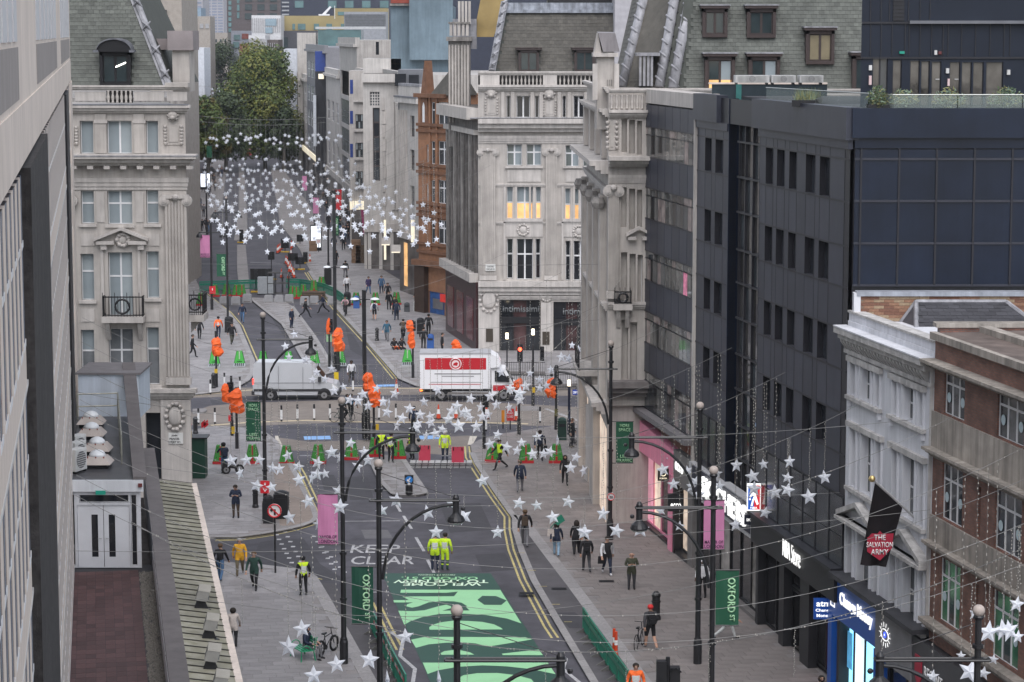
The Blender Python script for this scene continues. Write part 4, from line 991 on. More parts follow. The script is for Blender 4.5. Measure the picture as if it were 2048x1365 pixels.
for poly in ([(-.08,.85),(.07,.88),(.1,.6),(-.02,.55)],[(-.02,.58),(.1,.62),(.2,.3),(.12,.25)],[(.02,.58),(-.06,.52),(-.14,.22),(-.06,.2)],[(-.06,.84),(-.2,.6),(-.15,.56),(-.02,.72)]):b.prism([(x,-.092,z) for x,z in poly],(0,.006,0))
b.ball((-.17,-.09,.5),.045,8,sc=(1,.3,1)); b.build('player_figure',bs); flat_text(bs,'NBA',(-.0,-.09,.13),.09,wtx,.3)

# ------------------------------------------------ white stucco building
stucco=M('white_stucco',(.6,.61,.645),.75,.05,1,streak=.16,bump=.08,patch=.08)
stuccoD=M('weathered_stucco',(.5,.485,.47),.85,.18,2.5,streak=.3,patch=.2)
WH=Front('white_stucco_building','white stucco terraced building with bracketed cornice and sash windows',on_line(1690),on_line(1861))
zc0,zc1=WH.px(1693,664)[1],WH.px(1693,640)[1]
g3=[(1703,724,1713,792),(1723,736,1742.5,800),(1752,743,1761,806),(1787,756,1796,826),(1808,766,1829.5,838),(1838,776,1848,846)]
g2=[(1702,860,1713,970),(1724,870,1744,985),(1753,880,1763,990),(1786,898,1796,1010),(1808,905,1831,1022),(1839,920,1849,1034)]
g1=[(1694,1058,1706,1170),(1716,1068,1740,1190),(1749,1085,1757,1200),(1782,1110,1793,1225),(1808,1115,1832,1240),(1840,1130,1848,1250)]
wh_=[WH.rect(*q) for q in g3+g2+g1]
tops=[max(h[3] for h in wh_[k:k+6])-.05 for k in (0,6,12)]; bots=[min(h[2] for h in wh_[k:k+6])+.1 for k in (0,6,12)]
zs3,zs2,zs1=[WH.px(1723,v)[1] for v in (800,985,1178)]; zh3,zh2,zh1=[WH.px(1723,v)[1] for v in (736,868,1066)]
wh_=[(h[0],h[1],(zs3,zs2,zs1)[i // 6]+.02,(zh3,zh2,zh1)[i // 6]) for i,h in enumerate(wh_)]
WH.wall(0,WH.W,4.9,zc1,wh_,stucco,d=.3,back=8)
for i,h in enumerate(wh_):
 WH.win(h,1,2,whitef,glassM if i % 3==1 else (M('painted_infill',(.13,.135,.145),.3),),y=.2,bar=.06)
for k,(zs_,zh_) in enumerate(((zs3,zh3),(zs2,zh2),(zs1,zh1))):
 for a,c in ((0,2),(3,5)):
  x0,x1=wh_[k*6+a][0]-.25,wh_[k*6+c][1]+.25
  WH.bx('window_sill',x0,x1,zs_-.14,zs_,-.18,.02,stuccoD); WH.bx('window_head',x0,x1,zh_+.1,zh_+.3,-.16,.02,stuccoD)
  for q in (a,a+1,c): 
   h=wh_[k*6+q]; WH.bx('window_surround',h[0]-.12,h[0]-.01,zs_,zh_+.08,-.07,.02,stucco); WH.bx('window_surround',h[1]+.01,h[1]+.12,zs_,zh_+.08,-.07,.02,stucco)
  for x in (x0+.1,x1-.3):WH.bx('bracket',x,x+.2,zs_-.4,zs_-.14,-.12,.02,stucco)
  if k==2:
   b=MB(stuccoD); xm=(x0+x1)/2; zq=zh_+.3; b.prism([(x0-.15,-.35,zq),(xm,-.35,zq+.7),(xm,-.35,zq+.88),(x0-.15,-.35,zq+.2)],(0,.37,0)); b.prism([(x1+.15,-.35,zq),(x1+.15,-.35,zq+.2),(xm,-.35,zq+.88),(xm,-.35,zq+.7)],(0,.37,0)); b.box(x0-.2,x1+.2,-.4,.02,zq-.12,zq); b.build('pediment',WH.root)
b=MB(stuccoD); b.box(-.2,WH.W,-.5,.02,zc0,zc0+.22); b.box(-.1,WH.W,-.36,.02,zc0-.2,zc0-.003); b.box(-.1,WH.W,-.12,.02,zc0-.75,zc0-.6); b.build('cornice',WH.root)
mod=MB(stuccoD).prism([(0,0,0),(0,-.32,0),(0,-.3,-.12),(0,-.1,-.4),(0,0,-.4)],(.13,0,0)).mesh('modillion')
n_=26
for k in range(n_):link('modillion',mod,WH.root,(.05+(WH.W-.3)*k/n_,0,zc0-.205))
WH.bx('cornice_top',-.2,WH.W,zc0+.22,zc0+.27,-.52,.0,stucco); WH.bx('parapet',-.05,WH.W,zc0+.27,zc1+.3,.05,.45,stucco); WH.bx('parapet_coping',-.08,WH.W+.02,zc1+.3,zc1+.38,.0,.5,stuccoD)
WH.bx('downpipe_strip',WH.W-.12,WH.W-.02,5,zc0-.2,-.1,.0,stuccoD)
# its slate roof and the brick party wall behind
stock=brick_mat('stock_brick',(.28,.17,.105),(.17,.085,.055),(.2,.18,.15),.225,.075)
PW=Front('brick_party_wall','multicoloured stock brick party wall with grey flashing above the slate roof',(DK.B.x+.35,YD-.45),(DK.B.x+15,YD-.45),'wall')
zp1=PW.px(1800,586)[1]; PW.bx('wall',0,PW.W,5,zp1-.12,0,.35,stock)
# courses of bricks near the top are laid as separate bricks
random.seed(9); bme=[]
for c_ in ((.25,.14,.09),(.17,.085,.058),(.3,.22,.145)):
 mm=M('brick_%d' % len(bme),c_,.85,.2,9,bump=.2); bme.append(MB(mm).box(0,.36,-.02,.02,0,.105).mesh('brick'))
for j in range(8):
 for i in range(37):
  x=i*.372+(.186 if j % 2 else 0); o=link('brick',random.choice(bme),PW.root,(x,random.uniform(-.006,.006),zp1-.24-j*.116))
PW.bx('flashing',-.1,PW.W,zp1-.12,zp1+.05,-.12,.45,M('flashing_lead',(.3,.32,.36),.5,.2,3,streak=.2)); PW.bx('pier',-.2,.05,zp1-2.2,zp1,-.1,.3,stucco)
SR=thing('slate_roof','dark hipped slate roof with pale lead ridges behind the white parapet','roof',(0,0,0))
yA,yB=YD-.5,YD-5.5
r0,r1=PY(1832,604,yA),PY(2012,604,yA); e0,e1=PY(1755,658,yB+2.2),PY(2048,700,yB)
e0=Vector((r0.x-.75,yB,r0.z-2.4)); e1=Vector((r1.x+3,yB,r0.z-2.4)); s0=Vector((r0.x-1.7,yA,r0.z-2.4))
b=MB(slateK); b.q(r0,e0,e1,r1); b.q(r0,s0,e0); b.q(r1,e1,Vector((e1.x,yA,e1.z))); b.build('roof_slope',SR)
du=Vector((.42,0,0)); dv=(r0-Vector((r0.x,yB,e0.z))); LN=dv.length; dv=dv.normalized()*.24
def clipS(p):
 t=(p.y-yB)/(yA-yB); return e0.x+(r0.x-e0.x)*t+.15<p.x<e1.x+(r1.x-e1.x)*t-.1 and t<.98
tiles(SR,Vector((e0.x,yB,e0.z+.01)),du,dv,36,int(LN/.24),clipS,slateK,name='roof_slate')
b=MB(leadL); b.tube([r0,r1],.1,6); b.build('ridge',SR)
for p,q in ((r0,e0),(r1,e1),(r0,s0)):MB(leadL).tube([p,q],.09,6).build('hip',SR)
# ------------------------------------------------ red brick building at the right edge
redb=brick_mat('red_brick',(.25,.115,.082),(.17,.08,.06),(.14,.11,.095),.225,.08)
oldst=M('weathered_band_stone',(.36,.325,.285),.9,.15,1.5,streak=.38,bump=.15,patch=.3)
RB=Front('red_brick_building','red brick building with weathered stone bands and white steel windows',on_line(1862),on_line(2150))
zz=lambda v,u=1866:RB.px(u,v)[1]
zs_=dict(top=zz(664),cop=zz(676),cor=zz(718),w3t=zz(740,1886),w3b=zz(826,1886),st3=zz(856),w2t=zz(924,1884),w2b=zz(1036,1884),st2=zz(1070),w1t=zz(1112,1880),w1b=zz(1240,1880),st1=zz(1330))
ww=[]
for a,c in ((1886,1927),(1993,2047),(2110,2150)):
 xa,xb=RB.px(a,900)[0],RB.px(c,900)[0]
 for t_,b__ in (('w3t','w3b'),('w2t','w2b'),('w1t','w1b')):ww.append((xa,xb,zs_[b__],zs_[t_]))
nar=[(RB.px(1957,900)[0],RB.px(1964,900)[0],zs_['w2b'],zs_['w2t']-.2),(RB.px(1957,900)[0],RB.px(1964,900)[0],zs_['w1b'],zs_['w1t']-.2)]
RB.wall(0,RB.W,4.6,zs_['top'],ww+nar,redb,d=.3,back=9)
for i,h in enumerate(ww):
 w_=RB.win(h,3,1,whitef,(glassM,M('room_glass',(.1,.105,.11),.08,.5,2,spec=.6),glassM) if i % 3<2 else (M('green_room_glass',(.05,.16,.09),.1,.4,2,spec=.5),glassM),y=.06,bar=.07,split=.72)
 for k,x in enumerate((.17,.83)):
  if i<6:MB(M('notice_pale_blue',(.45,.55,.58),.5)).hcyl((h[0]+(h[1]-h[0])*x,.05,h[2]+(h[3]-h[2])*.4),.17,.01,14).build('round_sticker',w_)
for h in nar:RB.win(h,1,2,whitef,glassM,y=.15,bar=.06)
def band(B,name,z0,z1,out,m,parts=3):
 b=MB(m); h=z1-z0
 for k in range(parts):b.box(-.02,B.W,-out*(1-k/parts),.02,z1-h*(k+1)/parts+.001,z1-h*k/parts)
 return b.build(name,B.root)
band(RB,'parapet_coping',zs_['cop'],zs_['top']+.04,.2,oldst,1); band(RB,'cornice',zs_['cor']-.25,zs_['cor']+.05,.55,oldst)
RB.bx('stone_frieze',0,RB.W,zs_['w3t']+.05,zs_['cor']-.25,-.06,.02,oldst)
RB.bx('stone_band',0,RB.W,zs_['st3']-.95,zs_['w3b']-.05,-.08,.02,oldst); band(RB,'string_course',zs_['w2t']+.1,zs_['w2t']+.4,.42,oldst)
RB.bx('stone_band',0,RB.W,zs_['w1t']+.1,zs_['w2b']-.05,-.08,.02,oldst); band(RB,'string_course',zs_['w1t']+.1,zs_['w1t']+.4,.35,oldst)
band(RB,'string_course',zs_['w1b']-.5,zs_['w1b']-.1,.4,oldst)
MB(oldst).box(.1,RB.W,1.5,1.9,zs_['top']-.6,zs_['top']+.2).build('roof_kerb',RB.root); RB.bx('roof_felt',.3,RB.W,zs_['top']-.8,zs_['top']-.3,.5,8,M('roof_grey_sheet',(.2,.22,.23),.7,.1,1,patch=.2))
pw=PY(1880,655,84); rwl=thing('brick_chimney_wall','red and blackened brick wall with a flat coping behind the red brick parapet','wall',(pw.x,pw.y,pw.z-1)); MB(redb).box(0,9,0,.5,0,1.0).build('wall',rwl); MB(oldst).box(-.15,9,-.12,.6,1.0,1.14).build('coping',rwl)
# ------------------------------------------------ blue money-exchange shop, grey shop and hall entrance below
CM=Front('money_exchange_shop','bright blue money exchange shop with an illuminated fascia',on_line(1668,4),on_line(1766,4),'shop')
cblue=M('exchange_blue',(.012,.07,.3),.35,.1,1,emit=.04)
CM.bx('fascia',0,CM.W,3.1,4.75,-.22,.2,cblue); CM.bx('pier',0,.45,0,3.1,-.22,.2,cblue); CM.bx('pier',CM.W-.12,CM.W,0,3.1,-.3,.2,cblue)
CM.sign('Change Money',CM.W*.6,3.95,.62,wtx,y=-.25,w=CM.W*.66,ext=.04)
b=MB(wtx); x0=CM.W*.06; [b.box(*q) for q in ((x0,x0+.5,-.25,-.225,3.45,3.5),(x0,x0+.5,-.25,-.225,4.55,4.6),(x0,x0+.04,-.25,-.225,3.5,4.55),(x0+.46,x0+.5,-.25,-.225,3.5,4.55),(x0+.12,x0+.38,-.25,-.225,3.62,3.82),(x0+.2,x0+.3,-.25,-.225,3.9,4.4))]; b.build('logo_frame',CM.root)
lb=M('exchange_lit_panel',(.3,.75,.95),.4,.15,1,emit=.8); shop_pane(CM,.45,CM.W-.12,.1,3.05,(lb,M('exchange_white_panel',(.7,.88,.95),.4,.2,2,emit=.6),lb,SHOPG),n=4)
CM.bx('poster',.95,1.6,1.2,2.6,.22,.25,M('poster_blue',(.1,.35,.6),.4,.2,3,emit=.3))
p=PY(1646,1238,CM.A.y+.1); bs=thing('blade_sign','blue illuminated hanging sign reading atm Change Money','sign',p); MB(M('atm_blue',(.01,.06,.28),.4,emit=.08)).box(-.37,.37,-.08,.08,0,.8).build('panel',bs)
for t_,z,h_,w_ in (('atm',.6,.2,.55),('Change',.34,.15,.6),('Money',.13,.16,.52)):flat_text(bs,t_,(0,-.085,z),h_,wtx,w_)
WH.bx('shop_roof',0,WH.W,4.78,4.95,-.6,.3,M('black_lead',(.04,.04,.045),.6,.2,2))
GS=Front('eye_jewellery_shop','grey shop with glowing eye emblems on its front',on_line(1766.5,4),on_line(1838,4),'shop')
GS.bx('fascia',0,GS.W,2.9,4.72,-.3,.2,M('fascia_grey',(.17,.17,.18),.5)); shop_pane(GS,.1,GS.W-.1,.1,2.85,(SHOPG,M('brown_interior',(.16,.1,.07),.3,.5,2,emit=.08)),n=2)
def eye(par,x,z,s,y):
 b=MB(wtx); b.tube([(x+cos(a*pi/8)*s,y,z+sin(a*pi/8)*s*.5) for a in range(17)],.02,5,cap=False)
 for k in range(14):a=2*pi*k/14; b.tube([(x+cos(a)*s*1.15,y,z+sin(a)*s*.7),(x+cos(a)*s*1.5,y,z+sin(a)*s*1.1)],.012,4)
 b.build('eye_outline',par); MB(M('eye_blue',(.05,.1,.9),emit=1)).hcyl((x,y-.01,z),s*.28,.02,12).build('iris',par); MB(wtx).hcyl((x,y-.02,z),s*.1,.02,8).build('pupil',par)
eye(GS.root,GS.W*.3,3.9,.4,-.33)
p=PY(1809,1345,GS.A.y-2.0); bs=thing('blade_sign','hanging glass sign with a glowing eye and lashes','sign',p); MB(M('sign_clear_grey',(.1,.1,.11),.2)).box(-.36,.36,-.02,.03,0,.75).build('panel',bs); eye(bs,0,.38,.26,-.04)
RH=Front('hall_entrance','dark hall entrance with a red shield sign and white lettering',on_line(1838.5,4),on_line(2060,4),'shop')
RH.bx('fascia',0,RH.W,2.6,4.55,-.25,.2,M('hall_grey',(.06,.06,.065),.5)); RH.bx('pier',0,.6,0,2.6,-.2,.3,stucco)
RH.sign('REGENT',2.15,3.6,.42,M('hall_letter',(.7,.7,.7),.5),y=-.27,w=1.75,ext=.02); RH.sign('HALL',1.95,3.0,.42,M('hall_letter'),y=-.27,w=1.2,ext=.02)
shieldM=M('shield_red',(.36,.018,.045),.5,.05)
b=MB(shieldM); b.prism([(.35,-.28,4.0),(1.0,-.28,4.0),(1.02,-.28,3.3),(.68,-.28,2.9),(.33,-.28,3.3)],(0,.03,0)); b.build('shield',RH.root); shop_pane(RH,.6,RH.W,.1,2.55,SHOPG,n=4)
# flag on its pole
fl=thing('flag','black flag with red SALVATION ARMY shield hanging from a slanting pole','flag',WH.world(WH.px(1829,1035)[0],WH.px(1829,1035)[1],0))
tip=PY(1744,958,WH.world(WH.px(1829,1035)[0],10).y-1.8)-fl.location
MB(M('pole_white',(.55,.55,.55),.4)).tube([(0,0,0),tip],.045,8).build('flag_pole',fl); MB(M('brass',(.6,.45,.2),.3,metal=.8)).ball(tip,.12,10).build('finial',fl)
fc=M('flag_black',(.012,.009,.011),.8,.2,2)
a_,c_=tip*.93,tip*.28
N_=12; vs,fs=[],[]
for j in range(N_+1):
 for i in range(N_+1):
  s,t=i/N_,j/N_; top=a_+(c_-a_)*s
  low=Vector((a_.x+(c_.x-a_.x)*(-.22+.78*s)-.1,(a_.y+c_.y)/2+.2*s,a_.z-3.0-.1*s))
  p=top+(low-top)*t; p.y += .07*sin(s*9+t*2)*t; vs.append(p)
for j in range(N_):
 for i in range(N_):k=j*(N_+1)+i; fs.append((k,k+1,k+N_+2,k+N_+1))
me=bpy.data.meshes.new('flag_cloth'); me.from_pydata([tuple(v) for v in vs],[],fs); me.materials.append(fc); link('flag_cloth',me,fl)
fcn=Vector(vs[(N_+1)*8+6])+Vector((.02,-.16,.0))
MB(shieldM).prism([fcn+Vector(q)*.84 for q in ((-.52,0,.42),(-.1,0,.38),(0,0,.5),(.12,0,.38),(.55,0,.4),(.5,0,-.2),(.02,0,-.72),(-.5,0,-.35))],(0,.02,0)).build('shield',fl)
for t_,z,w_ in (('THE',.2,.4),('SALVATION',-.05,.9),('ARMY',-.3,.6)):flat_text(fl,t_,fcn+Vector((0,-.012,z)),.19,M('flag_white',(.75,.72,.72),.6),w_,.004)
# ------------------------------------------------ stone quadrant on the near right corner of the circus
YS=121.5
QW=Front('stone_quadrant_building','ornate Portland stone quadrant with a gabled stone turret behind the glass curtain building',PY(1214,900,YS),PY(1745,900,YS))
zq=lambda v,u=1245:QW.px(u,v)[1]
hq=[QW.rect(*q) for q in ((1243,238,1254,305),(1258,240,1270,308),(1274,242,1284,310),(1242,375,1253,455),(1258,378,1270,460),(1274,380,1284,462),(1242,505,1254,600),(1259,508,1271,605),(1275,510,1285,606),(1243,640,1256,760),(1260,645,1274,770))]
QW.wall(0,QW.W,6.3,zq(190),hq,stone,d=.5,back=10)
for h in hq:QW.win(h,1,2,whitef,(glassM,blind),y=.4,bar=.08)
ledge(QW,'balustrade_coping',178,187,.2,um=1245); ledge(QW,'upper_ledge',220,235,.4,um=1245); ledge(QW,'main_cornice',312,333,.95,um=1245); ledge(QW,'architrave',350,366,.15,um=1245)
ledge(QW,'shop_cornice',760,792,.9,um=1245,m=M('soot_cornice',(.17,.155,.15),.85,.2,2,patch=.2)); ledge(QW,'string_course',604,618,.25,um=1245)
x0,x1,z0,z1=QW.rect(1218,190,1300,218); balusters(QW,x0,x1,z0,z1,8,y=-.05)
pediment(QW,1256,1300,452,480); carved_panel(QW,*QW.rect(1216,240,1232,300)); pilaster(QW,1216,1237,378,596)
balcony(QW,1228,1262,580,606,618,.7)
# its angled bay facing the junction, seen edge on
QA,QB=PY(1171,900,140.0),PY(1214,900,YS+.35)
Q2=Front('stone_quadrant_bay','angled bay of the ornate stone quadrant facing the junction',QA,QB)
z2=lambda v,u=1195:Q2.px(u,v)[1]
h2_=[Q2.rect(*q) for q in ((1181,230,1187,285),(1194,232,1200,288),(1180,380,1187,440),(1193,380,1200,445),(1181,480,1187,560),(1195,485,1202,575),(1181,620,1187,690),(1195,625,1203,705))]
zA=18.55
Q2.wall(0,Q2.W,0,22.3,h2_,stone,d=.5,back=6)
for h in h2_:Q2.win(h,1,2,whitef,(glassM,glassD),y=.4,bar=.1)
def ledgez(B,name,z0,z1,out,m=stoneL,over=0.0):
 b=MB(m); h=z1-z0
 for k in range(3):o=out*(1,.7,.4)[k]; b.box(-over,B.W+over*0,-o,.02,z1-h*(.38,.72,1)[k],z1-h*(0,.38,.72)[k]-.001*k)
 return b.build(name,B.root)
for nm,a,c,o in (('main_cornice',18.05,18.7,.95),('balustrade_coping',22.1,22.4,.25),('upper_ledge',20.9,21.3,.45),('architrave',17.0,17.4,.2),('string_course',11.1,11.5,.3),('shop_cornice',5.8,6.4,.8)):ledgez(Q2,nm,a,c,o,over=.5)
for x in (.06,.36,.62,.9):
 xx=Q2.W*x; b=MB(stone); b.box(xx-.55,xx+.55,-.35,.02,6.4,16.9); o=b.build('pilaster',Q2.root); c=MB(stoneD); [c.ball((xx+e*.5,-.4,16.5),.4,6) for e in (-1,1)]; c.build('capital',o); Q2.bx('attic_pilaster',xx-.45,xx+.45,18.75,20.9,-.25,.02,stone)
Q2.bx('column',.2,1.6,0,5.8,-.5,.3,stoneL); Q2.bx('shop_glazing',1.8,Q2.W-.3,0,5.0,-.03,.2,litin); Q2.bx('pier',Q2.W*.55,Q2.W*.72,0,5.8,-.4,.3,stone)
t=thing('iron_balcony','black iron balcony low on the stone quadrant bay above the shop','balcony',Q2.world(Q2.W*.55,7.2,-.5),Q2.root.rotation_euler.z); b=MB(iron)
for z in (0,.95):b.box(-2,2,-.6,-.54,z,z+.06)
for k in range(21):b.box(-2+k*.2,-1.97+k*.2,-.59,-.56,0,1)
b.build('railing',t); MB(stoneL).box(-2.1,2.1,-.7,.5,-.3,-.02).build('slab',t)
# shop fronts of the quadrant beneath
QS=Front('corner_shop','pale stone corner shop with lit display windows below the quadrant',on_line(1180,4),on_line(1266,4),'shop')
QS.bx('lintel',0,QS.W,4.4,6.3,-.1,.5,stone); QS.bx('cornice',0,QS.W,6.1,6.5,-.8,.1,M('soot_cornice'))
for a in (.0,.26,.52,.86):QS.bx('pier',QS.W*a,QS.W*a+1.0,0,4.4,-.25,.4,stoneL); QS.bx('pier_base',QS.W*a-.08,QS.W*a+1.08,0,.9,-.33,.4,stone)
for a,c in ((.0,.26),(.26,.52),(.52,.86)):shop_pane(QS,QS.W*a+1.0,QS.W*c,.3,4.3,(litin,SHOPG,M('display',(.4,.36,.33),.3,.6,1.5,emit=.1)),n=3); QS.bx('stall_riser',QS.W*a+1,QS.W*c,0,.3,-.05,.3,stone)
# turret with a gabled lead roof
tu=PY(1208,165,124); TU=Front('stone_turret','stone dormer turret with scrolled sides and a gabled lead roof above the quadrant',PY(1186,180,123),PY(1232,180,123),'turret')
za,zb2,zc_=TU.px(1208,200)[1],TU.px(1208,112)[1],TU.px(1208,66)[1]
TU.bx('wall',.2,TU.W-.1,za-1.5,zb2,0,2.0,stone); b=MB(stoneL); b.box(0,TU.W+.1,-.25,2.2,zb2-.05,zb2+.15); b.build('cornice',TU.root)
b=MB(stone); b.prism([(.05,-.15,zb2+.15),(TU.W*.36,-.15,zb2+.15),(TU.W*.2,-.15,zc_)],(0,2,0)); b.build('gable',TU.root)
b=MB(M('lead_brown',(.2,.185,.19),.6,.15,1,streak=.25)); b.prism([(TU.W*.2,-.3,zc_),(TU.W*.95,-.1,zc_-.02),(TU.W*1.15,-.1,zb2+.2),(TU.W*.42,-.35,zb2+.2)],(0,2.2,.06)); b.build('lead_roof',TU.root)
for e in (.08,TU.W):TU.bx('scroll',e-.1,e+.15,za,zb2-.4,-.1,.4,stoneL)
for k in range(3):TU.bx('carving',TU.W*(.6+k*.09),TU.W*(.6+k*.09)+.06,zb2-1.5,zb2-1.2,-.04,.01,stoneD)
# mansards above: brown slate facets with lead ribs, then the broad green one
RM=thing('mansard_roof','broad green slate mansard roof with brown framed dormers behind the dark building','roof',(0,0,0))
ym=124.0; zb3=PY(1400,190,ym).z-.6
mA,mB=PY(1342,175,ym).x,PY(1760,175,ym).x; slope=Vector((0,2.9,8.5)).normalized()
b=MB(M('roof_underlay')); b.q((mA,ym,zb3),(mB,ym,zb3),(mB,ym+2.9,zb3+8.5),(mA+1.2,ym+2.9,zb3+8.5)); b.build('roof_slope',RM)
DR=Front('mansard_dormers','brown framed twin dormer windows in the green slate mansard',(mA,ym),(mB,ym),'dormers')
dq=[(1405,1455,18,71,1.0),(1494,1552,18,72,1.0),(1612,1669,62,125,.5),(1410,1470,114,182,.05),(1497,1560,114,182,.05),(1705,1760,112,182,.05)]
excl=[]
for u0,u1,v0,v1,yy in dq:
 d_=dormer(DR,u0,u1,v0,v1,yy,brownf,(M('dormer_glass'),blind) if v0>100 else ((M('amber_blind',(.2,.17,.11),.3),) if v0>50 else (M('dormer_glass'),)),roofm=leadL,hood=.1,deep=1.5)
 x0,x1,z0,z1=DR.rect(u0,v0,u1,v1,yy); excl.append((x0+mA+.1,x1+mA-.1,z0+.05,z1))
lit=DR.rect(1416,160,1462,182,.55); MB(warm).box(lit[0],lit[1],.16,.178,lit[2],lit[3]).build('lit_lower_sash',DR.root)
def clipM(p):
 if p.z>zb3+7.6 or p.x>mB:return False
 t=(p.z-zb3)/8.5
 return p.x>mA+.55+1.2*t and not any(a<p.x<c and e<p.z<g for a,c,e,g in excl)
tiles(RM,Vector((mA,ym-.02,zb3)),(.27,0,0),slope*.215,41,36,clipM,slateG)
b=MB(M('lead_gutter',(.27,.29,.33),.5,.35,2.5,streak=.4)); zt3=PY(1500,13,ym+2.4).z; b.box(mA+1.2,mB,ym+2.2,ym+2.9,zt3,zt3+1.2); b.build('lead_top_gutter',RM)
RM2=thing('mansard_corner_roof','steep brown slate corner roof with twisted lead ribs above the stone quadrant','roof',(0,0,0))
def P3(u,v,y):return PY(u,v,y)
f1=[P3(1244,175,126.5),P3(1318,175,124.5),P3(1352,-20,127),P3(1292,-20,129)]
f0=[P3(1225,175,132),P3(1244,175,126.5),P3(1292,-20,129),P3(1268,-20,133)]
f2=[P3(1318,175,124.5),P3(1345,178,124.0),P3(1382,-20,126.8),P3(1352,-20,127)]
for f_ in (f0,f1,f2):MB(slateB if f_ is not f2 else slateG).q(*f_).build('roof_slope',RM2)
def face_tiles(par,f_,w_,h_,m,keep=120):
 a,c,d_=f_[0],f_[1],f_[3]; du=(c-a).normalized()*w_; up=((d_-a)-du.normalized()*(d_-a).dot(du.normalized())); L=up.length; up.normalize()
 ex,poly=du.normalized(),[((p-a).dot(du.normalized()),(p-a).dot(up)) for p in f_]
 tiles(par,a+up.cross(du).normalized()*-.01 if False else a,du,up*h_,int((c-a).length/w_)+8,int(L/h_),lambda p:inside(((p-a).dot(ex),(p-a).dot(up)),poly),m,keep=keep)
face_tiles(RM2,f1,.3,.24,slateB); face_tiles(RM2,f0,.3,.24,slateB)
for p,q in ((f1[0],f1[3]),(f1[1],f1[2]),(f2[1],f2[2])):
 b=MB(leadL); b.tube([p+Vector((0,-.15,0)),q+Vector((0,-.15,0))],.26,8); d_=q-p
 for k in range(8):c=p+d_*(k/8+.06); b.tube([c+Vector((-.24,-.2,.28)),c+Vector((0,-.44,.05)),c+Vector((.24,-.2,-.2))],.06,5)
 b.build('lead_rib',RM2,smooth=True)
MB(leadL).box(P3(1272,108,125).x,P3(1318,108,125).x,124.2,126,P3(1290,112,125).z,P3(1290,106,125).z).build('dormer_head',RM2); MB(glassD).box(P3(1277,108,125).x,P3(1302,108,125).x,124.4,126,P3(1290,172,125).z,P3(1290,112,125).z).build('dormer_window',RM2)
b=MB(leadL); [b.box(P3(u,108,125).x,P3(u,108,125).x+.12,124.3,124.4,P3(1290,172,125).z,P3(1290,112,125).z) for u in (1277,1285,1293,1300)]; b.build('dormer_bars',RM2)

# ------------------------------------------------ stone quadrant across the junction
YE=G(958,706).y
SE=Front('stone_quadrant_across_junction','grand Portland stone quadrant across the junction with brown slate roof and balustrade',PY(957,700,YE),PY(1262,700,YE))
vz=lambda v:SE.px(1060,v)[1]
g_=[(1013,192,1021,236),(1033,192,1060,236),(1070,192,1078,236),(1125,192,1132,236),(1147,192,1168,236),
 (1014,289,1044,332),(1053,289,1083,332),(1131,291,1158,334),(1166,291,1190,334),
 (1013.5,373,1026,438),(1033,373,1066,439),(1071.5,373,1082,438),(1130,377,1141,442),(1147,377,1178,442),
 (1014,478,1026,558),(1033.5,478,1066,560),(1071,478,1081,558),(1131,482,1141,562),(1147,482,1175,562)]
gh_=[SE.rect(*q) for q in g_]; shops_=[SE.rect(999,600,1081,722),SE.rect(1107,604,1180,726)]
shops_=[(a,c,.0,d_) for a,c,_,d_ in shops_]
SE.wall(0,SE.W,0,vz(178),gh_+shops_,stone,d=.55,back=12)
for i,h in enumerate(gh_):
 wide=g_[i][2]-g_[i][0]>20
 gm=glassD if i<5 else (M('grey_green_glass',(.14,.16,.155),.12,.2,1,spec=.5),blind) if i<9 else ((warm,blind) if i<14 else glassD)
 if 9 <= i<14:w_=SE.win(h,2 if wide else 1,2,whitef,(warm,warm,blind,blind) if wide else (warm,blind),y=.35,bar=.12,split=.5)
 else:SE.win(h,2 if wide else 1,2 if i>4 else 1,whitef if i>4 else M('white_window_paint'),gm,y=.35,bar=.12,split=.62 if i>4 else None)
for h in shops_:
 shop_pane(SE,h[0],h[1],0,h[3],(glassD,M('dim_red_interior',(.06,.03,.03),.1,.6,1,spec=.6),glassD),n=3,fm=blackf,y=.4); SE.bx('shop_head',h[0],h[1],h[3]-1.9,h[3]-1.4,.2,.35,blackf)
sgm=M('grey_sign_letter',(.17,.18,.185),.5); sx,sz_=SE.px(1042,619); SE.sign('intimissimi',sx,sz_,.5,sgm,y=.25,w=2.9,ext=.03); sx,sz_=SE.px(1150,624); SE.sign('intimissimi',sx+.5,sz_,.5,sgm,y=.25,w=2.9,ext=.03)
for nm,a,c,o in (('balustrade_coping',143,151,.25),('upper_ledge',170,182,.5),('main_cornice',236,264,1.1),('architrave',272,287,.2),('string_course',444,450,.12),('string_course',368,374,.12),('shop_cornice',562,590,.7),('shop_fascia',592,600,.2)):ledge(SE,nm,a,c,o,over=0,um=1060)
z1=vz(237); SE.bx('cornice_lead',-.6,SE.W,z1,z1+.06,-1.1,0,leadL)
SE.bx('parapet_back',0,SE.W,vz(178),vz(150),.5,.9,stone)
for a,c in ((960,999),(1086,1114)):SE.bp('parapet_pedestal',a,150,c,172,-.12,.4,stoneL)
for a,c,n in ((1001,1085,11),(1116,1200,10)):x0,x1,z0,z1=SE.rect(a,151,c,170); balusters(SE,x0,x1,z0,z1,n,y=.1)
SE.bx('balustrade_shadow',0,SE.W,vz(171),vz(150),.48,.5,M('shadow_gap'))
for u in (1006,1026,1065,1083,1119,1139,1172):SE.bp('attic_pilaster',u-4,184,u+3,236,-.2,.01,stone)
carved_panel(SE,*SE.rect(1088,200,1110,232)); lion(SE,1098,188,.42); carved_panel(SE,*SE.rect(972,195,994,230)); lion(SE,982,186,.4)
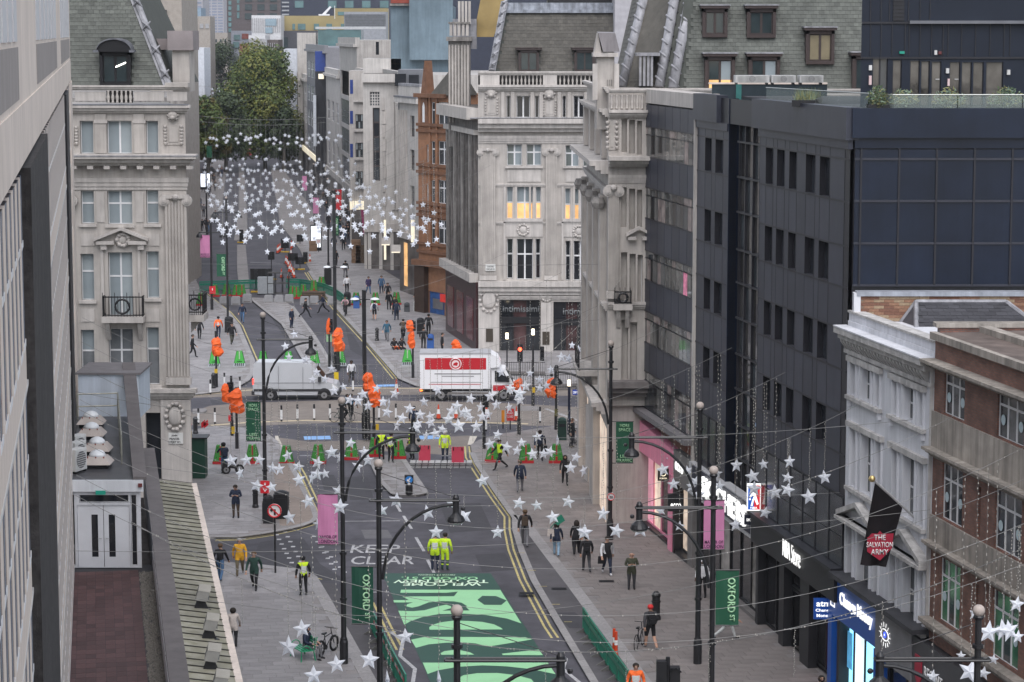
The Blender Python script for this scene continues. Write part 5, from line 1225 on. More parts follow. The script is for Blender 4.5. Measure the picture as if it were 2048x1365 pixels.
pilaster(SE,1091,1114,302,560); pilaster(SE,961,991,302,560); pilaster(SE,1190,1215,302,560)
for u0,u1 in ((1010,1086),(1126,1185)):
 SE.bp('panel',u0+5,340,u1-4,364,-.07,.01,stoneL); SE.bp('panel',u0,446,u1,474,-.07,.01,stoneL); SE.bp('window_surround',u0-3,374,u0+1,560,-.12,.01,stoneL); SE.bp('window_sill',u0,438,u1,444,-.2,.01,stoneL); SE.bp('window_sill',u0,333,u1,337,-.2,.01,stoneL)
 for uu in (u0+20,u1-28):SE.bp('window_mullion',uu,374,uu+4,440,-.05,.1,stone)
cartouche(SE,1046,460,.42,.42); cartouche(SE,1158,463,.42,.42); cartouche(SE,978,600,.7,.95,y=-.26); cartouche(SE,1093,590,.4,.5)
for a,c in ((957,998),(1082,1106)):SE.bp('pier',a,606,c,735,-.25,.01,stoneL)
for u,v in ((979,670),(1092,676)):SE.bp('plaque',u-7,v-12,u+7,v+14,-.3,-.24,M('bronze_plaque',(.05,.04,.03),.5))
sg=SE.bp('street_sign',971,529,991,542,-.3,-.24,M('enamel_white')); 
for k,tx in enumerate(('OXFORD','CIRCUS W1')):x,z=SE.px(981,533+k*5); SE.sign(tx,x,z,.13,ink,y=-.305,ext=.004,parent=sg,w=(.55,.65)[k])
# narrow grazing flank toward the far street
FL=Front('sooty_flank','soot streaked flank of the far stone quadrant with chimneys and a dark pub front',PY(896,660,203.5),PY(956.5,700,YE+.05))
zf_=lambda z:z
sootM=M('black_soot_stone',(.17,.155,.145),.9,.25,2.0,streak=.55,bump=.2,patch=.3)
FL.wall(0,FL.W,0,19.2,[(FL.W*a,FL.W*a+1.0,z,z+2.2) for a in (.18,.45,.72) for z in (7.5,11,14.5)],sootM,d=.4,back=8)
for a in (.18,.45,.72):
 for z in (7.5,11,14.5):FL.win((FL.W*a,FL.W*a+1,z,z+2.2),1,2,whitef,glassM,y=.3)
for k in range(12):x=FL.W*(k+.3)/12; FL.bx('pilaster',x,x+.3,6.2,17.5,-.2,.02,sootM if k % 3 else stoneD)
for a,c,o in ((18.4,19.3,.9),(17.2,17.6,.3),(5.6,6.3,.7)):b=MB(stone); b.box(-.3,FL.W,-o,.02,a,c); b.build('cornice',FL.root)
FL.bx('pub_front',0,FL.W,0,5.6,-.2,.02,M('oxblood_tile',(.045,.02,.022),.35,.2,2)); 
for k in range(3):x=FL.W*(.08+k*.32); FL.bx('pub_window',x,x+FL.W*.2,.8,4.2,-.24,-.19,M('red_pub_glow',(.1,.015,.018),.15,.6,1))
CH=Front('sooty_chimney_range','tall soot stained range with vertical ribs and a heavy cornice left of the far quadrant',PY(897,240,200),PY(940,240,200))
b0,b1=CH.px(918,245)[1],CH.px(918,80)[1]; CH.bx('wall',0,CH.W,b0-2,b1,0,4,stoneD)
for k in range(7):CH.bx('rib',CH.W*k/7+.03,CH.W*k/7+.16,b0,b1-.4,-.1,.01,stone)
CH.bx('cornice',-.15,CH.W+.15,b1-.1,b1+.25,-.4,4,stoneD)
z5,z6=CH.px(918,72)[1],CH.px(918,48)[1]
for k in range(5):CH.bx('chimney',CH.W*(.06+k*.19),CH.W*(.06+k*.19)+.22,z5,z6,.1,1.5,stone)
CH.bx('chimney_cap',.0,CH.W,z6,z6+.15,0,1.7,stoneD)
c1_=CH.px(925,14)[1]
for k in range(4):CH.bx('chimney',CH.W*(.42+k*.16),CH.W*(.42+k*.16)+.2,z6,c1_+.5,3,4,stone)
OC=thing('ochre_gable_wall','tall ochre rendered gable wall above the far quadrant','wall',PY(975,60,206)); MB(M('ochre_render',(.33,.24,.1),.85,.15,.6,patch=.2)).prism([(-1.2,0,-.6),(.5,0,-.6),(2.4,0,4.5),(-.2,0,4.5)],(0,3,0)).build('wall',OC); MB(leadL).box(-2.9,-.9,-2,.2,-1.6,.9).build('lead_dormer',OC)
ER=thing('far_mansard_roof','brown slate mansard roof above the balustrade of the far quadrant','roof',(0,0,0))
zE=vz(152); yE=YE+1.2; xa,xb=PY(985,140,yE).x,PY(1262,140,yE).x; zt4=PY(1100,20,yE+2.4).z
b=MB(M('roof_underlay')); b.q((xa,yE,zE),(xb,yE,zE),(xb,yE+2.4,zt4),(PY(1010,20,yE+2.4).x,yE+2.4,zt4)); b.build('roof_slope',ER)
dd=Front('far_dormers','two brown framed dormers in the far brown slate roof',(xa,yE),(xb,yE),'dormers'); ex2=[]
for u0,u1 in ((1037,1078),(1149,1190)):
 dormer(dd,u0,u1,101,143,-.1,brownf,(M('dormer_glass'),M('dormer_glass')),roofm=brownf,hood=.2); x0,x1,z0,z1=dd.rect(u0,101,u1,143,.3); ex2.append((x0+xa,x1+xa,z0,z1+.3))
sl2=Vector((0,2.4,zt4-zE)); n2=int(sl2.length/.3); sl2.normalize()
def clipE(p):
 t=(p.z-zE)/(zt4-zE); return xa+.3+(PY(1010,20,yE).x-xa)*t<p.x<xb and t<.97 and not any(a<p.x<c and e<p.z<g for a,c,e,g in ex2)
tiles(ER,Vector((xa,yE-.02,zE)),(.36,0,0),sl2*.3,34,n2,clipE,slateB)
b=MB(M('lead_gutter')); b.box(PY(1008,20,yE+2.4).x,xb,yE+2.1,yE+2.9,zt4,zt4+.55); b.box(PY(1008,20,yE+2.4).x,xb,yE+2.0,yE+2.15,zt4-.25,zt4); b.build('lead_ridge',ER)
MB(blackf).box(PY(1095,5,yE+4).x,PY(1262,5,yE+4).x,yE+4,yE+8,zt4,zt4+3).build('plant_room',ER)
MB(leadL).tube([PY(984,142,yE-.1),PY(1009,5,yE+2.2)],.3,8).build('lead_rib',ER)
b=MB(leadL); [b.tube([PY(984+25*t-5,142-137*t,yE-.2),PY(984+25*t,136-137*t,yE-.5),PY(984+25*t+6,130-137*t,yE-.2)],.13,5) for t in (.05,.2,.35,.5,.65,.8,.95)]; b.build('rib_ornament',ER)
# ------------------------------------------------ terracotta building
terra=M('terracotta',(.27,.135,.075),.8,.15,2,bump=.15,rnd=.12,patch=.15)
terraD=M('terracotta_dark',(.17,.085,.05),.85,.2,2,patch=.2)
TC=Front('terracotta_building','orange terracotta building with white sash windows and a steep slate turret roof',PY(838,620,218),PY(897,632,214))
th_=[TC.rect(*q) for q in ((876,205,897,250),(862,205,870,250),(876,283,897,331),(862,283,870,329),(876,361,896,408),(862,361,870,405),(876,441,896,489),(862,441,870,487),(853,290,857,325),(853,370,857,402))]
tz=lambda v:TC.px(870,v)[1]
TC.wall(0,TC.W,0,tz(190),th_+[TC.rect(858,585,889,640)],terra,d=.4,back=8)
for i,h in enumerate(th_):TC.win(h,2 if i % 2==0 and i<8 else 1,2,whitef,glassM,y=.12,bar=.13,split=.66)
for v in (250,262,331,345,408,420,432,489,505):z=tz(v); TC.bx('string_course',-.05,TC.W,z-.16,z+.1,-.22,.02,terraD)
TC.bx('cornice',-.1,TC.W,tz(196),tz(188),-.45,.02,terraD)
for u in (859,873):TC.bp('pilaster',u-1.5,196,u+1.5,500,-.14,.01,terra)
x0,x1,z0,z1=TC.rect(858,572,891,640); MB(M('atm_wall_blue',(.03,.08,.22),.5,.3,3)).box(x0,x1,.1,.3,0,z1).build('cash_machine_wall',TC.root)
MB(M('steel')).box(x0+.55,x1-.45,.04,.1,z1-2.1,z1-1.2).build('cash_machine',TC.root); x,z=TC.px(874,577); TC.sign('CASH MACHINE',x,z,.14,M('flag_white',(.75,.72,.72),.6),y=.06,w=1.1,ext=.02); TC.sign('RONEN',x,.45,.5,M('flag_white'),y=.08,w=1.1,ext=.01) if False else None
TC.bp('red_notice',880,589,893,605,-.4,-.35,M('notice_red',(.6,.04,.03),.5,emit=.05))
b=MB(slateB); z0,z1=tz(190),tz(130); xm=TC.px(890,130)[0]; b.add([(TC.px(864,190)[0],-.2,z0),(TC.W+.3,-.2,z0),(TC.W+.3,3,z0),(TC.px(864,190)[0],3,z0),(xm-.35,1.2,z1),(xm+.45,1.2,z1)],[(0,1,5,4),(1,2,5),(2,3,4,5),(3,0,4)]); b.build('turret_roof',TC.root)
MB(leadL).lathe((xm,1.2,z1),[(.5,0),(.35,.25),(.3,.5),(.36,.6),(.12,.9),(.03,1.6)],8).build('finial',TC.root)
b=MB(terraD); xg0,xg1=TC.px(843,180)[0],TC.px(858,180)[0]; b.prism([(xg0,-.15,tz(252)),(xg1,-.15,tz(252)),(xg1-.1,-.15,tz(190)),((xg0+xg1)/2+.1,-.15,tz(122)),(xg0+.1,-.15,tz(190))],(0,.8,0)); b.build('gable',TC.root)
MB(whitef).prism([(TC.px(848.5,220)[0],-.2,tz(246)),(TC.px(852.5,220)[0],-.2,tz(246)),(TC.px(852.5,220)[0],-.2,tz(214)),(TC.px(850.5,220)[0],-.2,tz(206)),(TC.px(848.5,220)[0],-.2,tz(214))],(0,.04,0)).build('arched_window',TC.root)
TC.bx('shopfront',0,TC.px(857,560)[0],0,4.4,-.5,.05,M('pub_brown',(.05,.032,.024),.5,.2,2)); TC.bx('stone_ledge',-.2,TC.W,4.4,4.9,-.7,.02,terraD)

# ------------------------------------------------ right side of the far street, drawn back from the terracotta building
FP,FD=Vector((-2.6,190,0)),Vector((-.138,1,0))
fx=lambda y:FP.x+FD.x*(y-FP.y)
cream=M('cream_stone',(.5,.475,.45),.85,.08,1,streak=.2,patch=.12)
greyst=M('grey_stone_front',(.42,.4,.38),.85,.1,1,streak=.3,patch=.15)
def far_block(name,lab,y0,y1,z,m,wrows=(),ncol=3,wm=glassM,fm=whitef,wdt=.55,width=16,shop=M('far_shop',(.1,.09,.085),.4,.7,.6),glow=None,out=0.0,cap=True):
 B_=Front(name,lab,(fx(y1)-out,y1),(fx(y0)-out,y0)); hs_=[]
 for za,zb_ in wrows:
  for k in range(ncol):a=B_.W*(k+(1-wdt)/2)/ncol; hs_.append((a,a+B_.W*wdt/ncol,za,zb_))
 B_.wall(0,B_.W,0,z,hs_,m,d=.25,back=width)
 for h in hs_:B_.win(h,2,2,fm,wm,y=.08,bar=.09)
 if cap:b=MB(m); b.box(-.1,B_.W+.1,-.5,.3,z-.9,z-.5); b.box(-.05,B_.W+.05,-.2,.4,z-.5,z+.35); b.build('cornice',B_.root)
 B_.bx('shopfront',.1,B_.W-.1,0,4.2,-.06,.02,shop); B_.bx('shop_fascia',0,B_.W,3.6,4.5,-.25,.02,glow or m)
 return B_
glow=M('lit_fascia',(.8,.72,.55),.4,emit=.35)
fb1=far_block('white_curved_building','white rounded corner building with lead topped parapet and tall fluted bays',226,256,18.4,cream,((6,15.5),),6,wm=greyst,fm=cream,wdt=.45)
fb2=far_block('stone_giant_window_building','pale stone building with a giant gridded stair window',256,288,20.8,greyst,((5.6,8),(9,12),(13,16.5)),4,wdt=.5)
xx=PY(745,200,262).x; b=Front('stone_return_wall','stone return wall with a tall gridded window facing the junction',PY(727,300,258),PY(802,300,258)); gz0,gz1,gz2=b.px(752,362)[1],b.px(752,216)[1],b.px(752,184)[1]
wa,wb=b.px(746,300)[0],b.px(760,300)[0]; b.wall(0,b.W,0,b.px(760,148)[1],[(wa,wb,gz0,gz1),(wa-.3,wb,gz1+.2,gz2)],cream,d=.3,back=3); b.win((wa,wb,gz0,gz1),1,5,brownf,(glassM,glassD),y=.2,bar=.2); b.win((wa-.3,wb,gz1+.2,gz2),4,5,cream,glassM,y=.2,bar=.1)
for k in range(10):b.bx('quoin',b.px(764,300)[0],b.px(772-(k % 2)*2,300)[0],4+k*1.45,4+k*1.45+1.3,-.12,.01,stoneL)
for k,(u0,u1) in enumerate(((783,789),(791,797),(799,805))):b.bp('flute',u0,200,u1,420,-.25,.01,cream)
b.bx('cornice',-.1,b.W+.2,b.px(760,165)[1],b.px(760,148)[1],-.6,3,cream); fb2b=b
for q_ in (b,):q_.bx('shopfront',.3,q_.W-.1,0,4.1,-.12,.0,M('far_shop')); q_.bx('shop_fascia',0,q_.W,4.1,5.0,-.3,.0,stoneL); [q_.bx('pilaster',q_.W*k_,q_.W*k_+.35,0,4.1,-.2,.0,cream) for k_ in (.1,.4,.7,.95)]
c=Front('white_rounded_building','cream fluted front of the white rounded building with a lead topped parapet',PY(799,300,236),PY(842,300,229),group=None); hw_=[c.rect(820,v_,829,v_+42) for v_ in (232,300,372)]
c.wall(0,c.W,0,c.px(820,196)[1],hw_,cream,d=.3,back=4)
for h_ in hw_:c.win(h_,1,3,brownf,glassM,y=.2,bar=.12)
for k_ in range(4):c.bx('flute',c.W*(.04+.1*k_),c.W*(.04+.1*k_)+.22,6,c.px(820,222)[1],-.22,.01,stoneL)
zc_=c.px(820,196)[1]; MB(cream).box(-.1,c.W+.1,-.5,.3,zc_-.5,zc_).build('cornice',c.root); MB(lead).box(-.1,c.W+.1,-.55,.3,zc_,zc_+.15).build('lead_top',c.root); c.bx('parapet',0,c.W,zc_+.15,zc_+1.1,-.1,.3,cream); c.bx('parapet_lead',0,c.W,zc_+1.1,zc_+1.35,-.15,.35,leadL)
c.bx('shopfront',.2,c.W-.1,0,5.4,-.1,.0,M('far_shop')); c.bx('lit_display',c.W*.25,c.W*.4,.8,5,-.14,-.09,warm); c.bx('shop_fascia',0,c.W,5.4,6,-.3,.0,stoneL)
fb3=far_block('white_bay_building','white building with stacked dark curved bay windows',288,318,20.4,stoneL,(),2)
b=Front('bay_front','white rendered bay front with three dark casements facing the junction',PY(699,300,290),PY(729,300,290)); hh=[b.rect(711,v,726,v+29) for v in (229,286,343)]; b.wall(0,b.W,0,b.px(712,142)[1],hh,stoneL,d=.3,back=4)
for h in hh:b.win(h,3,2,blackf,(glassM,blind2),y=.15,bar=.12)
for v in (203,262,319,376):z=b.px(712,v)[1]; b.bx('bay_ledge',b.px(708,300)[0],b.W,z-.1,z+.1,-.35,.01,cream)
for v0,v1 in ((160,188),(222,248),(288,315)):b.bp('blue_panel',700,v0,706,v1,-.04,.02,M('cobalt_panel',(.02,.045,.2),.4))
b.bx('shopfront',.2,b.W-.1,0,4.2,-.3,.0,M('far_shop')); b.bx('shop_fascia',0,b.W,4.2,5.2,-.4,.0,glow)
fb4=far_block('grey_glass_strip_building','building with a tall grey glazed strip and a blank concrete gable',318,352,24.3,greyst,((4.8,8),(8.6,12),(12.6,16),(16.6,20)),1,wm=M('strip_grey_glass',(.12,.13,.15),.2,.2,.5),fm=M('transom_grey'),wdt=.86,out=0)
gb_t=PY(697,72,318).z; MB(stoneL).prism([PY(676,300,318.5)*1,PY(718,300,318.5)*1,PY(718,300,330)*1,PY(676,300,330)],(0,0,gb_t-PY(676,300,318.5).z)).build('gable_wall',fb4.root).matrix_parent_inverse=Matrix.Translation(fb4.root.location).to_4x4().inverted() if False else Matrix.Identity(4)
fb4.root.children[-1].matrix_parent_inverse=(Matrix.Translation(fb4.root.location) @ Matrix.Rotation(fb4.root.rotation_euler.z,4,'Z')).inverted()
fb5=far_block('grey_panel_building','narrow pale stone fronted building with dark upper windows',352,384,19.6,cream,((5,9),(12,15)),3,wm=glassD)
fb6=far_block('blue_panel_building','grey office building with banded glazing and a deep blue gable panel',384,440,23.0,M('grey_cladding',(.17,.17,.185),.6,.1,1),((5,7.4),(9,11.8),(13.4,16.2),(17.6,20.4)),5,wm=M('banded_glass',(.2,.23,.25),.2,.2,.5),wdt=.8,glow=glow)
p,q=PY(630,103,385),PY(665,143,385); bp_=thing('blue_gable','deep blue cladded gable with a lit window below it','wall',(0,0,0)); MB(M('cobalt_panel')).box(p.x,q.x,385,389,q.z,p.z).build('panel',bp_); MB(M('black_cladding',(.02,.02,.024),.5)).box(p.x,q.x-.1,384.6,392,3,q.z).build('lower_wall',bp_); MB(glow).box(p.x+.55,p.x+1.4,384.4,384.6,q.z-1.2,q.z-.4).build('lit_window',bp_)
MB(M('fin_white',(.5,.53,.57),.4)).box(p.x-.25,p.x+.2,383.5,384.5,7.5,15.5).build('vertical_sign',bp_)
fb7=far_block('white_far_building','white painted building with a plain upper wall near the big plane tree',440,500,17.5,stoneL,((5,7.5),(9,12),(13,15.5)),5,glow=glow)
fb8=far_block('end_of_street_range','distant range of stone shops at the far end of the street',500,640,18.5,greyst,((5,7.5),(9,12),(13,15.5)),9)
# left side of the far street
for k,(y0,y1,z,m,lab) in enumerate(((215,262,19.5,stoneD,'stone shops beyond the corner building on the left'),(262,330,18,brownf,'dark fronted range with scaffolding on the far left side'),(330,420,21,greyst,'grey stone range behind the far trees on the left'),(420,640,17,cream,'pale stone range at the far left end of the street'))):
 lx=lambda y:-26.2-.138*(y-190)
 B_=Front('far_left_building',lab,(lx(y0),y0),(lx(y1),y1)); hs_=[(B_.W*(i+.25)/8,B_.W*(i+.75)/8,z_,z_+2.2) for i in range(8) for z_ in (6,9.5,13)]
 B_.wall(0,B_.W,0,z,hs_,m,d=.2,back=16)
 for h in hs_:B_.win(h,1,2,whitef,glassM,y=.08)
 B_.bx('shopfront',0,B_.W,0,4.2,-.1,.02,M('far_shop')); B_.bx('cornice',0,B_.W,z-.6,z,-.6,.02,m)
# ------------------------------------------------ the skyline beyond
random.seed(31)
def tower(name,lab,u0,v0,u1,y,m,depth=25,wins=(),wm=None,nx=0,nz=0,vz=None,wfrac=.6,hfrac=.6,cat='building',single=False,base=0.0):
 p=PY(u0,v0,y); q=PY(u1,v0,y); t=thing(name,lab,cat,(p.x,y,0)); w_=q.x-p.x
 MB(m).box(0,w_,0,depth,base,p.z).build('wall',t)
 def rect(a,b_,c,d_):P,Q=PY(a,d_,y),PY(c,b_,y); return P.x-p.x,Q.x-p.x,P.z,Q.z
 for r in wins:
  x0,x1,z0,z1=rect(*r[:4]); f=MB(r[4] if len(r)>4 else wm); f.box(x0,x1,-.25,.1,z0,z1); f.build('window',t)
 if nx:
  za,zb_=PY(u0,vz[1],y).z,PY(u0,vz[0],y).z; b=MB(wm)
  for j in range(nz):
   for i in range(nx):
    x=w_*(i+(1-wfrac)/2)/nx; z=za+(zb_-za)*(j+(1-hfrac)/2)/nz
    b.box(x,x+w_*wfrac/nx,-.2,.1,z,z+(zb_-za)*hfrac/nz)
  b.build('windows',t,kind='stuff')
 return t,rect
teal=M('teal_window',(.075,.15,.16),.15,.3,.3,spec=.5)
t,r=tower('tower_block','very tall pale blue grey slab tower in the far distance',444,-40,494,1350,M('tower_pale',(.34,.36,.42),.7),30,wm=M('tower_win',(.2,.23,.3),.4),nx=9,nz=26,vz=(-40,90),wfrac=.55,hfrac=.62)
tower('tower_block','pale tower with horizontal bands at the far left of the skyline',398,-30,446,1150,M('tower_pale2',(.36,.35,.37),.7),30,wm=M('tower_win'),nx=4,nz=22,vz=(-30,95),wfrac=.8,hfrac=.45)
t,r=tower('brown_tower','dark brown office tower with a teal glass corner strip',453,-30,566,820,M('tower_brown',(.085,.07,.07),.6),30,wins=[(457,v,463,v+8,teal) for v in range(-20,62,11)]+[(474,v,479,v+12,teal) for v in range(-20,36,15)]+[(490+k*25,v,504+k*25,v+12,M('tower_glass',(.03,.045,.05),.2)) for k in range(3) for v in (-8,9,27)])
tower('slatted_block','white slatted office block stepping up beside the gold building',503,31,561,600,M('white_slats',(.5,.5,.51),.6),12,wins=[(531,38,553,52,M('sky_glass',(.2,.27,.32),.1)),(531,55,545,67,M('sky_glass'))],wm=M('slat_grey',(.3,.3,.31),.6),nx=14,nz=1,vz=(36,66),wfrac=.4,hfrac=.95)
tower('slatted_block','lower white slatted office block above the trees',497,71,530,585,M('white_slats'),12,wm=M('slat_grey'),nx=12,nz=3,vz=(76,138),wfrac=.4,hfrac=.85)
tower('glazed_block','dark bronze glazed block between the white slats and the gold building',530,80,556,590,M('bronze_block',(.09,.075,.07),.5),12,wm=M('slat_grey'),nx=6,nz=2,vz=(84,128),wfrac=.3,hfrac=.8)
tower('mixed_flats','grey and red balconied flats behind the far tree',462,62,504,640,M('flat_grey',(.2,.21,.24),.7),12,wins=[(468,70,480,80),(484,68,497,78,M('flat_red',(.16,.05,.04),.7)),(480,88,498,110,M('flat_red')),(466,84,478,96)],wm=teal)
tower('stone_office','old pale stone office with small windows at the far end of the street',400,66,455,700,M('old_pale_stone',(.3,.27,.24),.8),14,wm=M('tower_glass'),nx=6,nz=2,vz=(76,100),wfrac=.35,hfrac=.5)
tower('blue_plant_room','small blue plant room on a far roof',378,16,402,640,M('plant_blue',(.2,.27,.34),.6),10)
tower('mixed_roofs','cluttered pale roofs at the far left',386,33,420,620,M('old_pale_stone'),10,wm=M('slat_grey'),nx=3,nz=1,vz=(45,60))
tower('white_clad_roof','white sheeted roofs behind the corner building',382,96,408,480,M('white_sheet',(.5,.52,.56),.6),10)
t,r=tower('navy_office','wide dark navy office block with a row of teal windows',561,-30,785,700,M('navy_clad',(.03,.035,.055),.5),25,wins=[(u,2,u+17,16,teal) for u in (590,656,690,724,760)]+[(564,4+k*8,578,7+k*8,M('pale_louvre',(.3,.31,.33),.5)) for k in range(4)])
t,r=tower('gold_building','mustard gold panelled rooftop building',566,32,692,610,M('gold_panel',(.28,.225,.105),.5,.08,.3,rnd=.1),15,wins=[(585,48,590,60),(596,48,611,60),(628,48,638,60),(653,48,664,60),(682,48,690,58)],wm=teal)
tower('gold_upper_storey','set back upper storey of the gold building',668,17,775,640,M('gold_panel'),8,wins=[(676,24,688,31)],wm=teal)
tower('dark_flats','charcoal flats beneath the gold storey',540,62,640,608,M('flats_dark',(.06,.06,.07),.6),10,wins=[(566,75,576,95),(600,68,612,80)],wm=M('tower_glass'))
t=thing('roof_dish','white satellite dish with mast on the gold roof','dish',PY(655,30,606)); b=MB(M('white_window_paint')); b.prism([(-1.5,0,0),(-.6,0,0),(1.0,0,1.9),(.6,0,2.1)],(0,.3,0)); b.box(-2.2,.5,-.3,.5,-.2,.15); b.build('dish',t); MB(M('white_window_paint')).tube([(1.8,0,-1),(1.8,0,2.2)],.07,5).build('mast',t)
tower('louvred_plant_box','grey louvred plant box on a roof',688,24,772,480,M('louvre_grey',(.24,.25,.27),.5),8,wm=M('louvre_dark',(.15,.155,.17),.5),nx=1,nz=8,vz=(28,52),wfrac=.98,hfrac=.25,base=18)
tower('teal_glass_storey','teal glazed roof storey with a pale overhanging roof',636,60,722,450,teal,8,wins=[(631,54,772,58.5,M('pale_roof',(.4,.41,.42),.6))],base=15)
tower('white_parapet_house','white painted chimney gable above the plane tree',594,66,632,455,stoneL,8)
tower('billboard_wall','blank white sheeted wall beside the plane tree',568,98,593,470,M('white_sheet'),6)
t,r=tower('blue_grey_wall','large blank blue grey rendered side wall with a vertical step',781,12,906,276,M('blue_render',(.14,.19,.225),.85,.14,.25,patch=.2,streak=.12),14,base=16)
x0,x1,z0,z1=r(820,-10,906,120); MB(M('blue_render')).box(x0,x1,-1.2,0,z0,z1+0).build('projecting_wall',t); x0,x1,z0,z1=r(782,-3,821,7); MB(M('chimney_red',(.22,.045,.03),.7)).box(x0,x1,-.6,1,z0,z1+.8).build('chimney_pots',t); x0,x1,z0,z1=r(780,7,822,12); MB(stoneD).box(x0,x1,-.5,1,z0,z1).build('coping',t)
tower('grey_roof_block','slate grey clad roof storey above the white curved building',796,140,845,236,M('roof_clad_grey',(.14,.145,.16),.5),6,wins=[(790,148,812,172,glassD),(818,150,838,172,glassD)],base=17.5)
tower('cream_roof_block','cream roof storeys with lead tops behind the stone gable',726,118,802,276,cream,8,wins=[(752,84,758,110,glassD)],base=14)
tower('rooftop_backdrop','dark roof structures behind the far mansard',900,-60,1300,300,M('navy_clad'),20)
tower('rooftop_backdrop','pale clouded office slab behind the green mansard',1230,-60,1760,190,M('tower_pale2'),20,base=20)
tower('pale_rooftop_block','pale stone rooftop block rising behind the corner building mansard',296,-60,362,240,M('old_pale_stone'),12,wins=[(322,20,334,50),(306,22,316,48)],wm=glassD)
tower('grey_office','grey office slab seen between the corner building and the pale tower',340,-60,404,900,M('tower_pale2'),20,wm=M('tower_win'),nx=5,nz=12,vz=(-40,60),wfrac=.7,hfrac=.4)
# ------------------------------------------------ trees of the street
def tree(lab,u,vb,y,h,w_,mats,n,seed,trunk_h=5):
 random.seed(seed); p=G(u,0,0) if False else None
 x=(u-1024)/F*(y*CT+25*ST); t=thing('plane_tree',lab,'tree',(x,y,0),0,None)
 bark=M('plane_bark',(.09,.08,.065),.9,.3,2)
 b=MB(bark); b.tube([(0,0,0),(.1,0,trunk_h),(0,.1,h*.55)],.4,8,r1=.16)
 blobs=[]
 for k in range(38):
  a,e=random.uniform(0,2*pi),random.random(); zc=trunk_h*.75+(h-trunk_h*.75)*(k+.5)/38
  f=sin(pi*min(1,(.12+.86*(zc-trunk_h*.6)/(h-trunk_h*.6)))) ** .6
  rr=w_/2*f*random.uniform(.35,.95); c=Vector((cos(a)*rr,sin(a)*rr*.8,zc)); blobs.append((c,random.uniform(.13,.23)*w_,random.choice((0,0,1,1,2))))
  if k % 2==0:b.tube([(0,0,trunk_h*.8+k*.1),c*.5+Vector((0,0,trunk_h*.35)),c],.13,5,r1=.03)
 b.build('trunk',t)
 f=MB(mats[0])
 for k in range(n):
  c,r,mi=random.choice(blobs); d=Vector((random.gauss(0,1),random.gauss(0,1),random.gauss(0,1))).normalized(); q=c+d*r*random.uniform(.55,1.05)
  s=random.uniform(.17,.38); nn=(d+Vector((random.gauss(0,.5),random.gauss(0,.5),random.gauss(.3,.5)))).normalized(); a=nn.orthogonal().normalized(); a.rotate(Matrix.Rotation(random.uniform(0,6.28),3,nn)); e=nn.cross(a)
  f.q(q-a*s,q+e*s*.6,q+a*s,q-e*s*.6+nn*s*.2,m=mats[mi if random.random()<.75 else random.randrange(3)])
 f.build('crown',t)
gr1=[M('leaf_olive',(.085,.112,.024),.6,.25,.5),M('leaf_green',(.055,.085,.02),.6,.25,.5),M('leaf_yellow',(.14,.145,.03),.6,.25,.5)]
gr2=[M('leaf_dark',(.055,.078,.032),.6,.25,.5),M('leaf_dark2',(.04,.06,.026),.6,.25,.5),M('leaf_blue_green',(.05,.07,.038),.6,.25,.5)]
gr3=[gr1[1],gr1[0],M('leaf_rust',(.1,.08,.022),.6,.25,.5)]
tree('big yellowing plane tree standing in the middle of the far street',530,330,455,21.5,18,gr1,30000,1)
tree('dark green tree behind the big plane tree, farther up the street',447,230,640,21.5,17,gr2,20000,2)
tree('smaller rust tinged tree at the left of the far street',416,330,430,13,8.5,gr3,11000,3)
tree('green street tree overhanging the pavement left of the big plane tree',452,330,442,13.5,9,gr2,9000,4)
tree('low dark tree under the big plane tree on the right pavement',568,330,448,11,6.5,gr2,4500,5)
# far traffic
def small_car(lab,u,v,col,red=True,cat='car'):
 p=G(u,v); t=thing('parked_car',lab,cat,p,pi if red else 0); m=M('car_'+lab[:5],col,.3,.03,spec=.5)
 b=MB(m); b.prism([(-.85,0,.3),(.85,0,.3),(.88,0,.8),(.7,0,.95),(.58,0,1.42),(-.58,0,1.42),(-.7,0,.95),(-.88,0,.8)],(0,4,0)); b.build('body',t)
 MB(glassD).prism([(-.62,-.02,.97),(.62,-.02,.97),(.53,-.02,1.36),(-.53,-.02,1.36)],(0,.05,0)).build('windscreen',t)
 for x in (-.7,.7):
  MB(M('lamp_red' if red else 'lamp_white',(.8,.03,.02) if red else (1,.95,.85),emit=2)).box(x-.14,x+.14,-.05,0,.65,.8).build('headlight' if not red else 'tail_light',t)
  for y in (.7,3.2):MB(blackf).hcyl((x-.1,y,.32),.32,.2,12,axis='x').build('wheel',t)
small_car('red car with lit tail lamps far up the street',499,312,(.35,.03,.02)); small_car('white car with headlights on far up the street',516,313,(.5,.5,.5),False)
# ------------------------------------------------ thin autumn haze over the far street
hz=bpy.data.materials.new('haze'); hz.use_nodes=True; N=hz.node_tree.nodes; N.remove(N['Principled BSDF'])
pv=N.new('ShaderNodeVolumePrincipled'); pv.inputs['Color'].default_value=(.86,.9,1,1); pv.inputs['Density'].default_value=.00009; pv.inputs['Anisotropy'].default_value=.2
hz.node_tree.links.new(pv.outputs[0],N['Material Output'].inputs['Volume'])
HAZE=True
if HAZE:MB(hz).box(-1520,1520,-20,5520,-1,80).build('haze',None,kind='stuff')
S.cycles.volume_bounces=0
NEARF=('farthest','nearest')
LEFTR=('leftmost','rightmost')
NTH='first second third fourth fifth sixth seventh eighth ninth tenth eleventh twelfth thirteenth fourteenth fifteenth'.split()
def ORD(i,n,ends):
 return ends[0] if i==0 else ends[1] if i==n-1 else NTH[i]+' from the '+ends[0].replace('most','').replace('farthest','far end').replace('leftmost','left')
